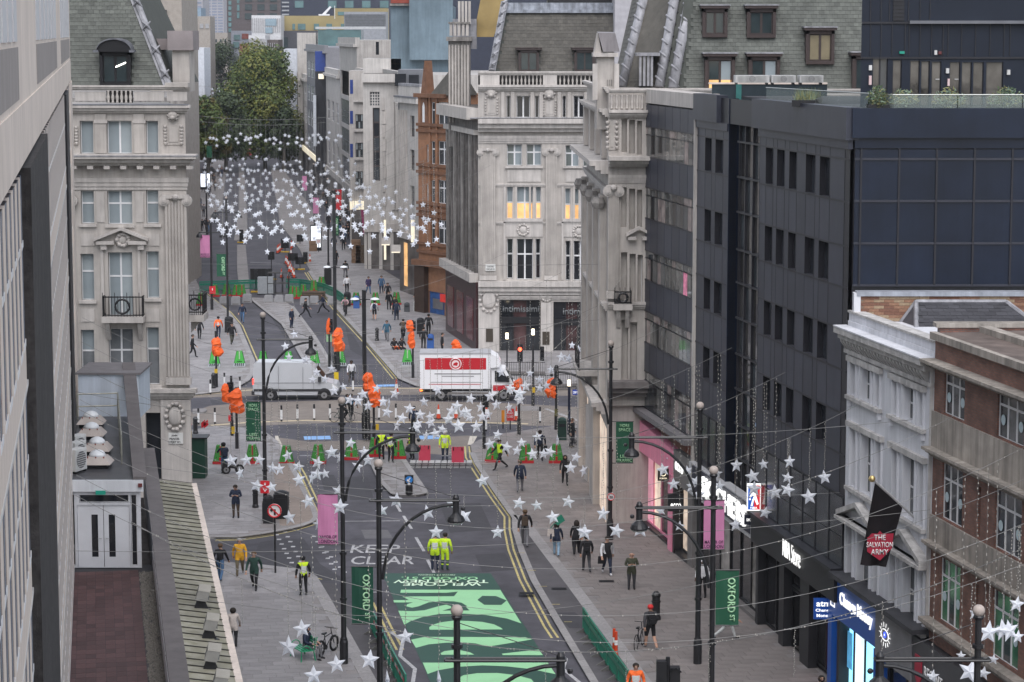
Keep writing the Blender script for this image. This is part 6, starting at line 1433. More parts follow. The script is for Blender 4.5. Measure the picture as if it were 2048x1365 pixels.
# ------------------------------------------------ street furniture
poleM=M('lamp_post_black',(.014,.014,.016),.4,.2,3,spec=.5)
globeM=M('finial_globe',(.36,.31,.28),.6,.1,8)
bgreen,bpink,bdeep=M('banner_green',(.012,.075,.04),.6,.06,1.5),M('banner_pink',(.52,.2,.36),.6,.05,1.5),M('banner_deep_green',(.01,.06,.038),.6,.06,1.5)
ltgreen,inkp=M('banner_letter_green',(.35,.6,.36),.6),M('banner_ink',(.03,.012,.05),.6)
def base_for(u,v):return G(u,v,KZ)
def lamp_post(u,vb,lab,side,arm,h=None,vt=None,arm_z=None,foot=True):
 p=base_for(u,vb); t=thing('lamp_post',lab,'lamp post',p)
 if h is None:r_=ray(u,vt); h=CAM_H+r_.z*p.y/r_.y-KZ
 az=arm_z or h-1.4
 b=MB(poleM); b.lathe((0,0,0),[(.17,0),(.17,.9),(.14,1.0),(.11,1.1),(.1,4.4),(.09,4.5),(.085,h-.3)],12); b.build('pole',t)
 b=MB(poleM)
 for z in (.02,.95,2.6,4.45,az-.05,az+.3):b.lathe((0,0,z),[(.145,0),(.145,.1)],10)
 b.build('collars',t); MB(globeM).ball((0,0,h-.13),.16,12).build('globe',t,smooth=True)
 MB(poleM).lathe((0,0,h-.35),[(.12,0),(.14,.06),(.12,.1)],10).build('globe_seat',t)
 s=side; b=MB(poleM)
 for dy in (-.13,.13):b.tube([(-.3*s,dy,az),(arm*s,dy,az)],.035,6)
 b.tube([(-.3*s,-.13,az),(-.3*s,.13,az)],.035,6); b.tube([(arm*s,-.13,az),(arm*s,.13,az)],.035,6); b.build('arm',t)
 MB(poleM).tube([(.12*s+(arm-.22)*s*sin(a)*1.0,0,az-2.7+2.5*(1-cos(a)) if False else az-2.75+2.6*sin(a) ** .9 if False else az-2.75+2.62*(sin(a))) for a in [0]]+[(s*(.14+(arm-.3)*(1-cos(k*pi/20))),0,az-2.75+2.6*sin(k*pi/20)) for k in range(1,11)],.055,8).build('curved_bracket',t)
 hd=MB(poleM); hd.lathe((arm*s-.12*s,0,az-.75),[(.29,.0),(.31,.06),(.26,.18),(.12,.3),(.11,.34),(.11,.85),(.06,.95)],14); hd.ball((arm*s+.12*s,0,az-.3),.08,8); lh=hd.build('lantern',t,smooth=False)
 MB(M('lantern_glass',(.5,.5,.48),.2,spec=.6)).lathe((arm*s-.12*s,0,az-.83),[(.1,0),(.25,.04),(.3,.085)],12).build('lamp_glass',lh)
 b=MB(poleM); b.tube([(.05*s,0,h-.45),(arm*s,0,az+.05)],.012,4); b.build('stay_wire',t)
 return t,h,az
def banner(lab,u0,v0,u1,v1,y,m,lines,vertical=False,side=1,extra=None):
 p,q=PY(u0,v0,y),PY(u1,v1,y); w_,h_=q.x-p.x,p.z-q.z; c=Vector(((p.x+q.x)/2,y,q.z)); t=thing('street_banner',lab,'banner',c)
 b=MB(m); n=6; vs=[]
 for j in range(n+1):
  for i in range(n+1):vs.append((-w_/2+w_*i/n,.02*sin(i*1.1+j*.6),h_*j/n))
 b.add(vs,[(j*(n+1)+i,j*(n+1)+i+1,(j+1)*(n+1)+i+1,(j+1)*(n+1)+i) for j in range(n) for i in range(n)]); b.build('cloth',t)
 b=MB(poleM)
 for z in (.01,h_-.01):b.tube([(-w_/2-(.25 if side<0 else 0.02),0,z),(w_/2+(.25 if side>0 else .02),0,z)],.025,6)
 b.build('arms',t)
 for tx,fx_,fz,hh,ww_,mm in lines:
  if vertical:
   me=text_mesh(tx,w_*hh,.004,h_*ww_,mm,.03); me.transform(Matrix.Rotation(-pi/2,4,'Z'))
  else:me=text_mesh(tx,h_*hh,.004,w_*ww_,mm,.008)
  me.transform(Matrix.Rotation(pi/2,4,'X')); link('lettering',me,t,(-w_/2+w_*fx_,-.035,h_*fz))
 return t
L={}
L[1]=lamp_post(531,1042,'black lamp post beside the far MORE SPACE banner on the left pavement',1,2.55,vt=625,arm_z=None)
L[2]=lamp_post(688,1328,'black lamp post holding the near pink banner left of the road',1,2.9,vt=795)
L[3]=lamp_post(761,1522,'black lamp post between the OXFORD banner and the green road print',1,2.75,h=10.55)
L[4]=lamp_post(916,2010,'nearest black lamp post, rising in front of the green road print',1,2.75,h=10.55)
L[5]=lamp_post(1395,1328,'black lamp post holding the near right pink banner',-1,2.8,vt=805)
L[6]=lamp_post(1421,1545,'black lamp post holding the near right OXFORD banner',-1,2.6,h=10.55)
L[7]=lamp_post(1220,1080,'black lamp post with a round 20 sign on the right pavement',-1,2.8,vt=682)
L[8]=lamp_post(1938,2010,'black lamp post at the lower right corner before the brick building',-1,2.6,h=10.55)
by=lambda k:L[k][0].location.y
ox=[('OXFORD',.68,.55,.34,.62,ltgreen),('ST',.72,.14,.22,.12,ltgreen)]
banner('near green OXFORD banner left of the road print',703,1133,747,1249,by(3),bdeep,ox,True,1)
banner('right hand green OXFORD banner in front of the sports store',1432,1140,1477,1252,by(6),bgreen,ox,True,-1)
ms=[('MORE',.5,.9,.075,.55,ltgreen),('SPACE',.5,.8,.075,.68,ltgreen),('xx',.5,.44,.03,.16,ltgreen),('LESS',.5,.17,.075,.5,ltgreen),('TRAFFIC',.5,.07,.075,.88,ltgreen)]
banner('left green MORE SPACE LESS TRAFFIC banner',491,803,522,883,by(1),bgreen,ms,False,1)
banner('right green MORE SPACE LESS TRAFFIC banner beside the pink shop',1232,843,1266,927,by(7),bgreen,ms,False,-1)
ml=[('MAYOR OF',.5,.16,.06,.9,inkp),('LONDON',.5,.07,.07,.92,inkp)]
banner('near left pink MAYOR OF LONDON banner above the road',635,988,676,1090,by(2),bpink,ml,False,1)
banner('right pink MAYOR OF LONDON banner before the shoe shop',1408,1000,1448,1100,by(5),bpink,ml,False,-1)
def plain_post(u,vb,vt,lab,r=.09,name='street_post',cat='post',cap=True,m=None):
 p=base_for(u,vb); r_=ray(u,vt); h=CAM_H+r_.z*p.y/r_.y-KZ; t=thing(name,lab,cat,p); m=m or poleM
 MB(m).lathe((0,0,0),[(r*1.5,0),(r*1.5,1.0),(r*1.05,1.1),(r,h)],10).build('pole',t)
 if cap:MB(globeM if h>6 else m).ball((0,0,h+r),r*1.3,8).build('finial',t)
 return t,h,p
def far_lamp(u,vb,vt,lab):
 t,h,p=plain_post(u,vb,vt,lab,.09,'lamp_post','lamp post')
 b=MB(poleM); b.box(-1.1,1.1,-.04,.04,h-1.2,h-1.12); b.build('arms',t)
 for s in (-1,1):MB(poleM).lathe((s*1.05,0,h-1.6),[(.3,0),(.25,.2),(.08,.4)],8).build('lantern',t)
for q in ((424,620,440,'far left black lamp post with a pink banner'),(456,660,398,'far black lamp post with a green OXFORD banner on the left kerb'),(657,545,360,'far black lamp post on the right pavement among the stars'),(629,470,330,'most distant black lamp post on the right pavement'),(414,470,320,'most distant black lamp post on the left pavement')):far_lamp(*q)
yb=base_for(424,620).y; banner('far left pink MAYOR OF LONDON banner',400,470,420,516,yb,bpink,ml,False,1)
yb=base_for(456,660).y; banner('far green OXFORD banner on the left',433,508,453,554,yb,bgreen,ox,True,1)
banner('small pink banner on the far right pavement',604,352,614,382,300,bpink,(),False,1); banner('second small pink banner deeper in the crowd of stars',626,395,638,428,270,bpink,(),False,1); banner('small green OXFORD banner on the far right pavement',664,432,678,472,245,bgreen,ox,True,1); banner('distant green banner before the left trees',413,292,424,316,300,bgreen,(),False,1)
for q in ((671,738,396,'tall dark plain column among orange wrapped signals'),(730,872,580,'tall dark plain column at the middle of the junction')):plain_post(*q,r=.13,cap=False)
# camera column heads with white discs
for u,v,y in ((671,534,base_for(671,738).y),(730,598,base_for(730,872).y)):
 t=thing('camera_mast_head','pair of white domes and a dark camera '+('on the farther column' if u==671 else 'on the nearer column'),'camera',PY(u,v,y)+Vector((0,-.2,0))); b=MB(M('dome_white'))
 for s in (-.62,.62):b.lathe((s,0,0),[(.05,-.08),(.3,-.02),(.22,.06),(.05,.1)],10)
 b.build('domes',t); b=MB(poleM); b.box(-.62,.62,-.03,.03,-.05,.0); b.box(-.08,.08,-.1,.1,.1,.55); b.build('bracket',t)
# signs
def disc_sign(p,lab,r,face,ring=None,post=None,ydir=-1):
 t=thing('road_sign',lab,'sign',p)
 MB(face).hcyl((0,-.02,0),r,.03,20).build('face',t)
 if ring:MB(ring).tube([(cos(a*pi/12)*r*.9,-.035,sin(a*pi/12)*r*.9) for a in range(25)],r*.11,6,cap=False).build('ring',t)
 if post:MB(poleM).tube([(0,.05,r),(0,.05,-post)],.045,8).build('post',t)
 return t
sw,sr,sb=M('sign_white',(.7,.7,.7),.4,.02),M('sign_red',(.55,.02,.03),.4),M('sign_blue',(.03,.2,.55),.4)
pb=base_for(547,1147); ns=disc_sign(PY(549,1022,pb.y),'round no left turn sign on a black post at the side street',.33,sw,sr,post=PY(549,1022,pb.y).z-KZ)
b=MB(ink); b.prism([(-.03,-.05,-.2),(.06,-.05,-.2),(.06,-.05,.08),(-.1,-.05,.08),(-.1,-.05,.15),(-.22,-.05,.04),(-.1,-.05,-.07),(-.1,-.05,0),(-.03,-.05,0)],(0,.01,0)); b.build('arrow',ns); MB(sr).prism([(-.24,-.06,.2),(-.2,-.06,.24),(.24,-.06,-.2),(.2,-.06,-.24)],(0,.01,0)).build('bar',ns)
p=PY(1222,994,by(7)-.25); t20=disc_sign(p,'small round 20 speed limit sign on the right lamp post',.19,sw,sr); flat_text(t20,'20',(0,-.05,0),.14,ink,.18)
pk=base_for(818,990); kl=disc_sign(PY(818,960,pk.y),'blue keep left disc on its bollard at the tip of the island',.2,sb,None,post=PY(818,960,pk.y).z-KZ); MB(sw).prism([(.1,-.04,.1),(.05,-.04,.13),(-.05,-.04,.0),(-.1,-.04,.05),(-.12,-.04,-.12),(.05,-.04,-.1),(0,-.04,-.05)],(0,.01,0)).build('arrow',kl)
b=MB(blackf); b.box(-.24,.24,.0,.12,-.25,.25); b.lathe((0,.06,KZ-kl.location.z),[(.2,0),(.2,.5),(.14,.55)],10); b.build('housing',kl); MB(sw).lathe((0,.06,KZ-kl.location.z+.55),[(.1,0),(.1,.2)],8).build('white_band',kl)
def plate(lab,u0,v0,u1,v1,y,m,lines=(),name='sign_plate',lm=None,post=None):
 p,q=PY(u0,v1,y),PY(u1,v0,y); t=thing(name,lab,'sign',p); w_,h_=q.x-p.x,q.z-p.z; MB(m).box(0,w_,-.02,.03,0,h_).build('panel',t)
 for tx,fz,fh,fw in lines:flat_text(t,tx,(w_/2,-.025,h_*fz),h_*fh,lm or sw,w_*fw,.004,bold=0)
 if post:MB(poleM).tube([(w_/2,.06,h_),(w_/2,.06,-p.z+KZ)],.045,6).build('post',t)
 return t
plate('red pedestrian notice on the left lamp post',521,962,539,987,by(1)-.3,sr,(('i',.75,.2,.2),('v',.25,.25,.5)))
plate('red notice on the far left post',419,573,431,588,base_for(424,620).y-.3,sr,(('i',.6,.3,.2),)); plate('red and white roadworks board leaning by the far junction',1013,818,1028,842,base_for(1020,860).y,M('board_red',(.42,.03,.03),.6),(('ROAD',.65,.18,.7),('CLOSED',.35,.18,.8)),post=True); plate('orange roadworks board beside the red one',1003,821,1009,845,base_for(1005,858).y,M('board_orange',(.55,.2,.02),.6),post=True)
plate('yellow and blue diversion sign on the island column',668,745,677,761,base_for(672,765).y,M('sign_yellow',(.6,.42,.02),.5),post=True)
plate('pale green notice beneath the orange wrapped signal',653,668,665,684,base_for(659,735).y,M('notice_green',(.3,.5,.27),.6),(('EVENT',.6,.2,.7),)); plate('blue OXFORD CIRCUS underground name sign',1145,780,1176,790,150,M('roundel_blue',(.01,.04,.3),.4,emit=.15),(('OXFORD CIRCUS',.5,.5,.9),),lm=wtx)
t,h,p=plain_post(1138,870,772,'dark blue underground post with a lit white lantern',.08,'station_post','post',cap=False,m=M('post_navy',(.012,.016,.035),.4)); MB(M('lantern_lit',(1,.85,.6),emit=2.5)).box(-.1,.1,-.1,.1,h,h+.35).build('lantern',t)
for u,v in ((1014,672),(1066,664)):
 t=thing('wall_lantern','small lit lantern before the far corner shop, '+('left' if u<1040 else 'right')+' one','lantern',PY(u,v+6,178)); MB(M('lantern_lit')).box(-.11,.11,-.11,.11,0,.42).build('lamp',t); MB(poleM).tube([(0,0,0),(0,0,-PY(u,v+6,178).z+KZ)],.06,6).build('post',t)
# black and white bollards
def bollard(u,vb,lab,h=1.05,grp='black and white bollards edging the junction'):
 t=thing('bollard',lab,'bollard',G(u,vb,.01),0,grp); MB(poleM).lathe((0,0,0),[(.065,0),(.065,h)],8).build('core',t); b=MB(sw); b.lathe((0,0,h*.12),[(.072,0),(.072,h*.6)],8); b.build('white_sleeve',t); return t
bl=[(397,849),(430,848),(563,843),(595,841),(628.5,840.5),(660,840),(758,839),(792,839)]
b0=bollard(*bl[0],'black and white bollard standing along the near edge of the crossing')
b0['label']='black and white bollard on the near edge of the crossing, leftmost'
for k,(u,v) in enumerate(bl[1:]):dup(b0,G(u,v,.01),None,'black and white bollard on the near edge of the crossing, '+ORD(k+1,8,LEFTR))
bf=[(421,789),(449,775),(480,783),(706,783)]
b1=dup(b0,G(*bf[0],.01),label='leftmost black and white bollard on the far side of the junction')
for k,(u,v) in enumerate(bf[1:]):dup(b1,G(u,v,.01),None,ORD(k+1,4,LEFTR)+' black and white bollard on the far side of the junction')
dup(b0,G(972,863,KZ),label='tall black and white bollard beside the barrier post at the right of the junction'); dup(b0,G(1080,846,KZ),label='black and white bollard before the station railing')
def cast_bollard(u,vb,lab,h=1.1,r=.14):t=thing('bollard',lab,'bollard',base_for(u,vb)); MB(poleM).lathe((0,0,0),[(r*1.25,0),(r*1.25,.12),(r,.2),(r,h-.25),(r*1.15,h-.22),(r*1.15,h-.14),(r*.9,h-.08),(r*.5,h)],12).build('body',t); MB(poleM).lathe((0,0,h*.62),[(r*1.18,0),(r*1.18,.06)],12).build('rib',t)
for q in ((1312,1240,'fluted black bollard beside the man with a bicycle',1.25,.17),(511,1016,'black bollard beside the man reading his phone'),(754,682,'black bollard on the far right pavement'),(427,777,'black bollard at the far left corner'),(391,868,'slim black bollard by the stone pier')):cast_bollard(*q)
# traffic cones
def cone_at(u,vb,lab,grp=None,h=.95):
 t=thing('traffic_cone',lab,'traffic cone',G(u,vb,.02),random.uniform(0,1),grp); o_=M('cone_orange_red',(.55,.06,.02),.5)
 b=MB(blackf); b.box(-.2,.2,-.2,.2,0,.05); b.build('base',t); b=MB(o_); b.lathe((0,0,.05),[(.15,0),(.03,h-.05)],10); b.build('cone',t); b=MB(sw); b.lathe((0,0,.05+h*.3),[(.118,0),(.075,h*.32)],10); b.build('reflective_sleeve',t); return t
cn=cone_at(793,786,'orange and white cone alone on the far side of the junction')
for u,v,l in ((877,838,'orange and white cone left of the star cluster on the crossing'),(912,838,'orange cone on the crossing behind the hanging stars'),(973,838,'cone beside the white barred bollard'),(1033,842,'cone right of the red roadworks board')):dup(cn,G(u,v,.02),label=l)
cf=None
for u,v in ((555,507),(560,503),(563,499),(557,505),(575,531),(577,535),(580,540),(583,546),(586,552),(588,556),(579,544),(572,528),(563,556),(577,558),(583,497),(582,512),(620,525)):
 if cf is None:cf=dup(cn,G(u,v,.02),label='red and white cone among the far roadworks',group='cones round the far roadworks')
 else:dup(cf,G(u,v,.02))
for u,v,l in ((1228,1306,'left of the two red topped tube markers behind the green barrier'),(1232,1312,'right of the two red topped tube markers behind the green barrier')):
 t=thing('tube_marker',l,'marker',base_for(u,v)); MB(M('cone_orange_red')).lathe((0,0,0),[(.09,0),(.07,.3),(.06,1.0)],8).build('tube',t); MB(sw).lathe((0,0,.45),[(.075,0),(.072,.2)],8).build('sleeve',t)
# wedge barriers dressed as trees
vg,vr,vgr=M('barrier_green',(.05,.24,.045),.6,.12,4),M('barrier_red',(.4,.02,.025),.6),M('barrier_bright_green',(.06,.36,.06),.6,.08,3)
ramp=M('ramp_grey',(.3,.32,.34),.5,.1,4)
def wedge(p,lab,grp,back=True,s=1.0):
 t=thing('wedge_barrier',lab,'barrier',p,random.uniform(-.05,.05),grp); g=vg if back else vgr
 for e in (-1,1):
  b=MB(g); b.prism([(e*.4,-.05,.16),(e*.05,-.05,.16),(e*.05,-.02,1.12),(e*.2,-.02,1.12)] if e>0 else [(-.05,-.05,.16),(-.4,-.05,.16),(-.2,-.02,1.12),(-.05,-.02,1.12)],(0,.3,0)); b.build('side',t)
  b=MB(M('edge_green',(.03,.14,.03),.7)); b.prism([(e*.4,-.07,.16),(e*.43,-.07,.16),(e*.22,-.04,1.13),(e*.19,-.04,1.13)],(0,.34,0)); b.build('edge_strip',t)
 MB(g).box(-.06,.06,0,.22,.16,.5).build('web',t); MB(M('slot_red' if back else 'slot_pale',(.4,.05,.06) if back else (.45,.55,.4),.6)).box(-.045,.045,.02,.2,.5,1.05).build('slot',t)
 if back:
  MB(vr).box(-.45,.45,-.12,.35,0,.17).build('base',t); MB(vr).box(-.06,.06,-.14,-.05,.17,.42).build('base_tab',t); b=MB(M('barrier_dark_green',(.02,.1,.02),.7))
  for x,z in ((-.28,.4),(-.2,.75),(.26,.55),(.18,.9),(.3,.28),(-.16,.98)):b.hcyl((x*.8,-.06,z),.035,.02,6)
  b.build('bolt_heads',t)
 else:
  b=MB(ramp); b.prism([(-.44,-.5,0),(.44,-.5,0),(.42,-.06,.2),(-.42,-.06,.2)],(0,.1,-.02) if False else (0,.06,.03)); b.box(-.46,.46,-.45,.3,0,.05); b.build('ramp',t); b=MB(blackf)
  for k in range(5):b.prism([(-.34+k*.15,-.44,.05),(-.26+k*.15,-.44,.05),(-.26+k*.15,-.14,.2),(-.34+k*.15,-.14,.2)],(0,.01,.02))
  b.build('ramp_slots',t); MB(M('barrier_dark_green')).box(-.2,.2,-.06,-.045,.3,.36).build('wordmark_strip',t)
 return t
W1=[(441,929),(505,928),(573,930),(636,928),(703,920),(750,914),(797,918),(985,925),(1052,927),(1113,927)]
wr=None
wn=['leftmost dark green wedge barrier, beside the man with the moped','dark green wedge barrier under the MORE SPACE banner','dark green wedge barrier at the left kerb of the road','dark green wedge barrier in the left lane behind stars','dark green wedge barrier left of the traffic island','dark green wedge barrier at the head of the island','dark green wedge barrier beside the yellow vested marshals','dark green wedge barrier partly behind the police officer','middle dark green wedge barrier on the right pavement','rightmost dark green wedge barrier on the right pavement']
for (u,v),l in zip(W1,wn):
 p=G(u,v,KZ if u<520 or 730<u<800 or u>950 else .01)
 if wr is None:wr=wedge(p,l,'dark green wedge barriers across the near side of the junction')
 else:dup(wr,p,random.uniform(-.08,.08),l)
wf=None
for u,v,l in ((429,733,'bright green ramped barrier under the far left orange wrap'),(479,732,'bright green ramped barrier on the far left pavement'),(526,733,'bright green ramped barrier half hidden by the van and lamp post'),(577,733,'bright green ramped barrier behind the van roof'),(629,732,'bright green ramped barrier on the far island'),(681,731,'bright green ramped barrier right of the tall column'),(815,730,'bright green ramped barrier beside the lorry')):
 p=G(u,v,KZ if u<490 or u>600 else .01)
 if wf is None:wf=wedge(p,l,'bright green ramped barriers on the far side of the junction',False)
 else:dup(wf,p,random.uniform(-.06,.06),l)
w3=None
for u,v in ((402,612),(430,594),(453,593),(473,594),(484,594),(585,597),(593,598),(607,594),(628,585),(643,578),(712,611),(751,611),(793,610)):
 p=G(u,v,KZ if u<410 or u>690 else .01)
 if w3 is None:w3=dup(wr,p,0,'green wedge barrier in the row beyond the junction, leftmost','green wedge barriers in the row beyond the junction'); w3.scale=(1,1,1.05)
 else:dup(w3,p,random.uniform(-.3,.3),'green wedge barrier in the row beyond the junction, '+ORD([402,430,453,473,484,585,593,607,628,643,712,751,793].index(u),13,LEFTR))
# concrete blocks
cb=None
for u,v in ((448,611),(471,611),(494,606),(537,608),(558,608),(578,607),(609,611),(628,610),(664,611)):
 p=G(u,v,.01)
 if cb is None:
  cb=thing('concrete_block','grey concrete blocker in the row across the far road, leftmost','concrete block',p,0,'concrete blocks across the far road'); b=MB(M('blocker_grey',(.27,.27,.28),.8,.1,3)); b.prism([(-.44,0,0),(.44,0,0),(.4,.0,.72),(.33,.0,.8),(-.33,0,.8),(-.4,0,.72)],(0,.5,0)); b.build('block',cb); MB(conD).box(-.3,.3,-.01,.0,.06,.16).build('fork_slot',cb)
 else:dup(cb,p,None,'grey concrete blocker in the row across the far road, '+ORD([448,471,494,537,558,578,609,628,664].index(u),9,('leftmost','rightmost')))
# green plastic barriers
gpl=M('plastic_green',(.015,.17,.11),.45,.1,3)
def barrier_panel(p,rot,lab,grp,stripe=False):
 t=thing('plastic_barrier',lab,'barrier',p,rot,grp); b=MB(gpl); b.box(-.98,.98,-.03,.03,.92,1.02); b.box(-.98,.98,-.03,.03,.1,.2); b.box(-.98,-.9,-.03,.03,.2,.92); b.box(.9,.98,-.03,.03,.2,.92); b.build('frame',t)
 for k in range(9):MB(gpl).box(-.78+k*.19,-.7+k*.19,-.02,.02,.2,.92).build('bar',t)
 MB(gpl).box(-.9,.9,-.035,.035,.62,.8).build('board',t)
 for e in (-.6,.6):MB(M('foot_grey',(.12,.12,.115),.8)).prism([(e-.04,-.4,0),(e-.04,.4,0),(e-.04,.06,.2),(e-.04,-.06,.2)],(.08,0,0)).build('foot',t)
 if stripe:
  for k in range(6):MB(sr if k % 2 else sw).box(-.85+k*.28,-.58+k*.28,-.04,-.036,.64,.78).build('stripe',t)
 return t
gpr=None
def run_barriers(pts,lab,grp,z,stripe=False):
 global gpr
 for i in range(len(pts)-1):
  a,c=G(*pts[i],z),G(*pts[i+1],z); m_=(a+c)/2; rot=math.atan2(c.y-a.y,c.x-a.x); l=(c-a).length
  ll=ORD(i,len(pts)-1,NEARF)+' '+lab
  r=barrier_panel(m_,rot,ll,grp,stripe) if i==0 else dup(proto_,m_,rot,ll)
  if i==0:proto_=r
  r.scale.x=l/1.98
run_barriers([(1166,1262),(1180,1284),(1196,1308),(1215,1336),(1236,1366),(1262,1402),(1292,1442)],'green barrier panel along the right kerb inset','green barriers along the right kerb inset',KZ)
run_barriers([(742,1262),(757,1292),(772,1324),(790,1360),(812,1402)],'green barrier panel below the OXFORD banner','green barriers left of the road print',.01,True)
NEARF=LEFTR
run_barriers([(399,584),(424,583),(450,582),(476,581),(502,580),(530,580)],'green barrier panel across the far left road','green barriers across the far left road',.01)
run_barriers([(572,578),(600,579),(626,583),(648,588),(668,597),(684,608),(694,618)],'green barrier panel curving across the far right road','green barriers across the far right road',.01)
run_barriers([(380,545),(392,540),(396,530)],'green barrier panel by the far left shop fronts','green barriers by the far left shop fronts',.01)
# wrapped traffic signals
orangeM=M('orange_sheet',(.75,.11,.015),.5,.15,3,bump=.3)
def wrap(t,x,z0,z1,w_,seed,tilt=0.0,y=0.0):
 random.seed(seed); n,k=11,9; vs=[]; prof=[.72,.8,.95,1.0,.88,.84,.9,.82,.66,.3]; ph=random.random()*3
 for j in range(k+1):
  f=j/k; ww=w_*prof[j]*.92; ox=.16*w_*sin(f*5+ph)
  for i in range(n):
   a=2*pi*i/n; r=ww*(1+random.uniform(-.24,.2)); vs.append((x+tilt*f+ox+cos(a)*r,y+sin(a)*r*.8,z0+(z1-z0)*f+random.uniform(-.07,.07)))
 fs=[(j*n+i,j*n+(i+1) % n,(j+1)*n+(i+1) % n,(j+1)*n+i) for j in range(k) for i in range(n)]+[list(range(n))[::-1],list(range(k*n,(k+1)*n))]
 me=bpy.data.meshes.new('wrapping'); me.from_pydata(vs,[],fs); me.materials.append(orangeM); link('wrapping',me,t)
def signal(u,vb,lab,bags,vt=None,head=None,boxes=()):
 p=base_for(u,vb); t=thing('traffic_signal',lab,'traffic signal',p); zz_=lambda v:PY(u,v,p.y).z-p.z; xx_=lambda q:(q-u)/F*(p.y+3)
 MB(poleM).tube([(0,0,0),(0,0,zz_(vt))],.075,8).build('pole',t); MB(poleM).lathe((0,0,0),[(.11,0),(.11,1.0),(.08,1.06)],8).build('pole_base',t)
 for k,(u0,v0,u1,v1) in enumerate(bags):wrap(t,xx_((u0+u1)/2),zz_(v1),zz_(v0),(u1-u0)/F*(p.y+3)*.55,int(u0+v0),.05,-.15)
 if head:
  u0,v0,u1,v1=head; b=MB(blackf); b.box(xx_(u0),xx_(u1),-.1,.2,zz_(v1),zz_(v0)); h_=b.build('signal_head',t); n=3
  for k in range(n):MB(poleM).tube([(xx_((u0+u1)/2),-.1,zz_(v0+(v1-v0)*(k+.5)/n)),(xx_((u0+u1)/2),-.26,zz_(v0+(v1-v0)*(k+.5)/n))],.1,8).build('lamp_hood',h_)
 for u0,v0,u1,v1,m in boxes:MB(m).box(xx_(u0),xx_(u1),-.2,-.08,zz_(v1),zz_(v0)).build('push_button_box',t)
ybx=M('button_yellow',(.5,.32,.02),.5)
signal(433,775,'orange wrapped traffic signal on the far left pavement',[(424,675,446,712)],662,boxes=((430,738,436,746,ybx),))
signal(464,872,'left signal pole with orange wrap behind its black backing board',[(443,768,462,804)],752,head=(456,765,468,800),boxes=((458,830,463,842,sr),(464,853,470,867,ybx)))
signal(474,898,'signal with the big crumpled orange wrap by the left MORE SPACE banner',[(458,778,491,824)],775)
signal(659,735,'signal half wrapped in orange beside the tall column',[(653,637,662,668)],636,head=(659,638,666,668))
signal(677,742,'signal with a long orange wrap on the far island',[(664,657,689,702)],655)
signal(738,880,'crossing signal with tall orange wrap at the middle of the junction',[(726,745,750,785)],748)
signal(748,884,'crossing signal with low swinging orange wrap',[(738,775,764,812)],775,boxes=((752,848,758,860,ybx),))
signal(826,756,'pair of orange wraps on the signal beside the sitting people',[(812,641,829,662),(816,662,831,696)],641,head=(826,643,832,662))
signal(912,716,'orange wrapped signal head above the lorry',[(902,680,922,702)],684)
signal(1038,870,'orange wrapped signal right of the lorry cab',[(1026,757,1047,780)],757)
signal(1112,860,'orange wrapped signal with a long ragged wrap by the station post',[(1091,757,1113,794)],762,boxes=((1109,818,1116,832,M('button_dark_yellow',(.1,.09,.03),.6)),))
signal(968,898,'bare black signal post with a backing board at the right kerb',[],790,head=(964,792,978,815))
signal(1066,812,'unwrapped black traffic signal on the right island',[],690,head=(1080,694,1088,722),boxes=((1064,775,1070,785,ybx),))
signal(730,878,'dark signal cabinet post with red notice',[],800,head=(724,826,737,868))
t=thing('signal_red_light','lit red signal lamp across the junction before the far shop','signal',PY(1040,699,172)); MB(blackf).box(-.2,.2,0,.2,-.9,.35).build('head',t); MB(M('red_lit',(1,.05,.02),emit=5)).hcyl((0,-.05,0),.13,.05,12).build('red_lamp',t); MB(poleM).tube([(0,.1,-.9),(0,.1,-PY(1040,699,172).z)],.06,6).build('pole',t)
# temporary black signal boards and equipment of the far roadworks
rw=M('matt_black_board',(.015,.015,.016),.7)
for u,vb,v0,v1,w_,l in ((512,585,538,560,22,'left black backing board of the far roadworks'),(534,585,538,560,22,'right black backing board of the far roadworks'),(543,560,504,520,13,'small black board on a pole in the far road'),(586,540,507,522,20,'black sign board by the far cones'),(600,540,515,529,18,'second black sign board by the far cones'),(570,505,478,497,16,'dark round sign tilted by the far cones'),(600,490,470,484,13,'dark round sign at the far right kerb'),(483,486,460,484,8,'dark temporary signal on the far island'),(611,527,505,527,9,'dark temporary signal by the far right kerb')):
 p=G(u,vb,.01); t=thing('signal_board',l,'board',p); z0,z1=PY(u,v1,p.y).z,PY(u,v0,p.y).z; hw=w_/F*p.y/2; b=MB(rw); b.box(-hw,hw,-.05,.05,z0,z1); b.build('board',t); b=MB(poleM); b.tube([(0,.08,0),(0,.08,z1)],.05,6); b.build('pole',t); b=MB(M('button_yellow')); b.box(-.5,.5,-.15,.3,0,.12); b.build('foot',t)
 for k in range(3):MB(poleM).hcyl((0,-.1,z0+(z1-z0)*(k+.5)/3),hw*.35,.05,8).build('lens',t)
t=thing('steel_cage','dark steel equipment cage in the far roadworks','cage',G(556,590,.01)); b=MB(poleM)
for x in (-1,-.3,.4,1):b.tube([(x,0,0),(x,0,2.1)],.04,5); b.tube([(x,.9,0),(x,.9,2.1)],.04,5)
for z in (.1,1.1,2.1):b.tube([(-1,0,z),(1,0,z)],.04,5); b.tube([(-1,.9,z),(1,.9,z)],.04,5)
b.build('frame',t); t=thing('grey_cabinet','grey equipment cabinet beside the steel cage','cabinet',G(531,590,.01)); MB(ramp).box(-.75,.75,0,.8,.1,1.7).build('cabinet',t); MB(blackf).box(-.8,.8,-.05,.85,0,.1).build('plinth',t)
t=thing('timber_stack','stack of weathered timbers behind the concrete blocks','timber stack',G(627,600,.01)); 
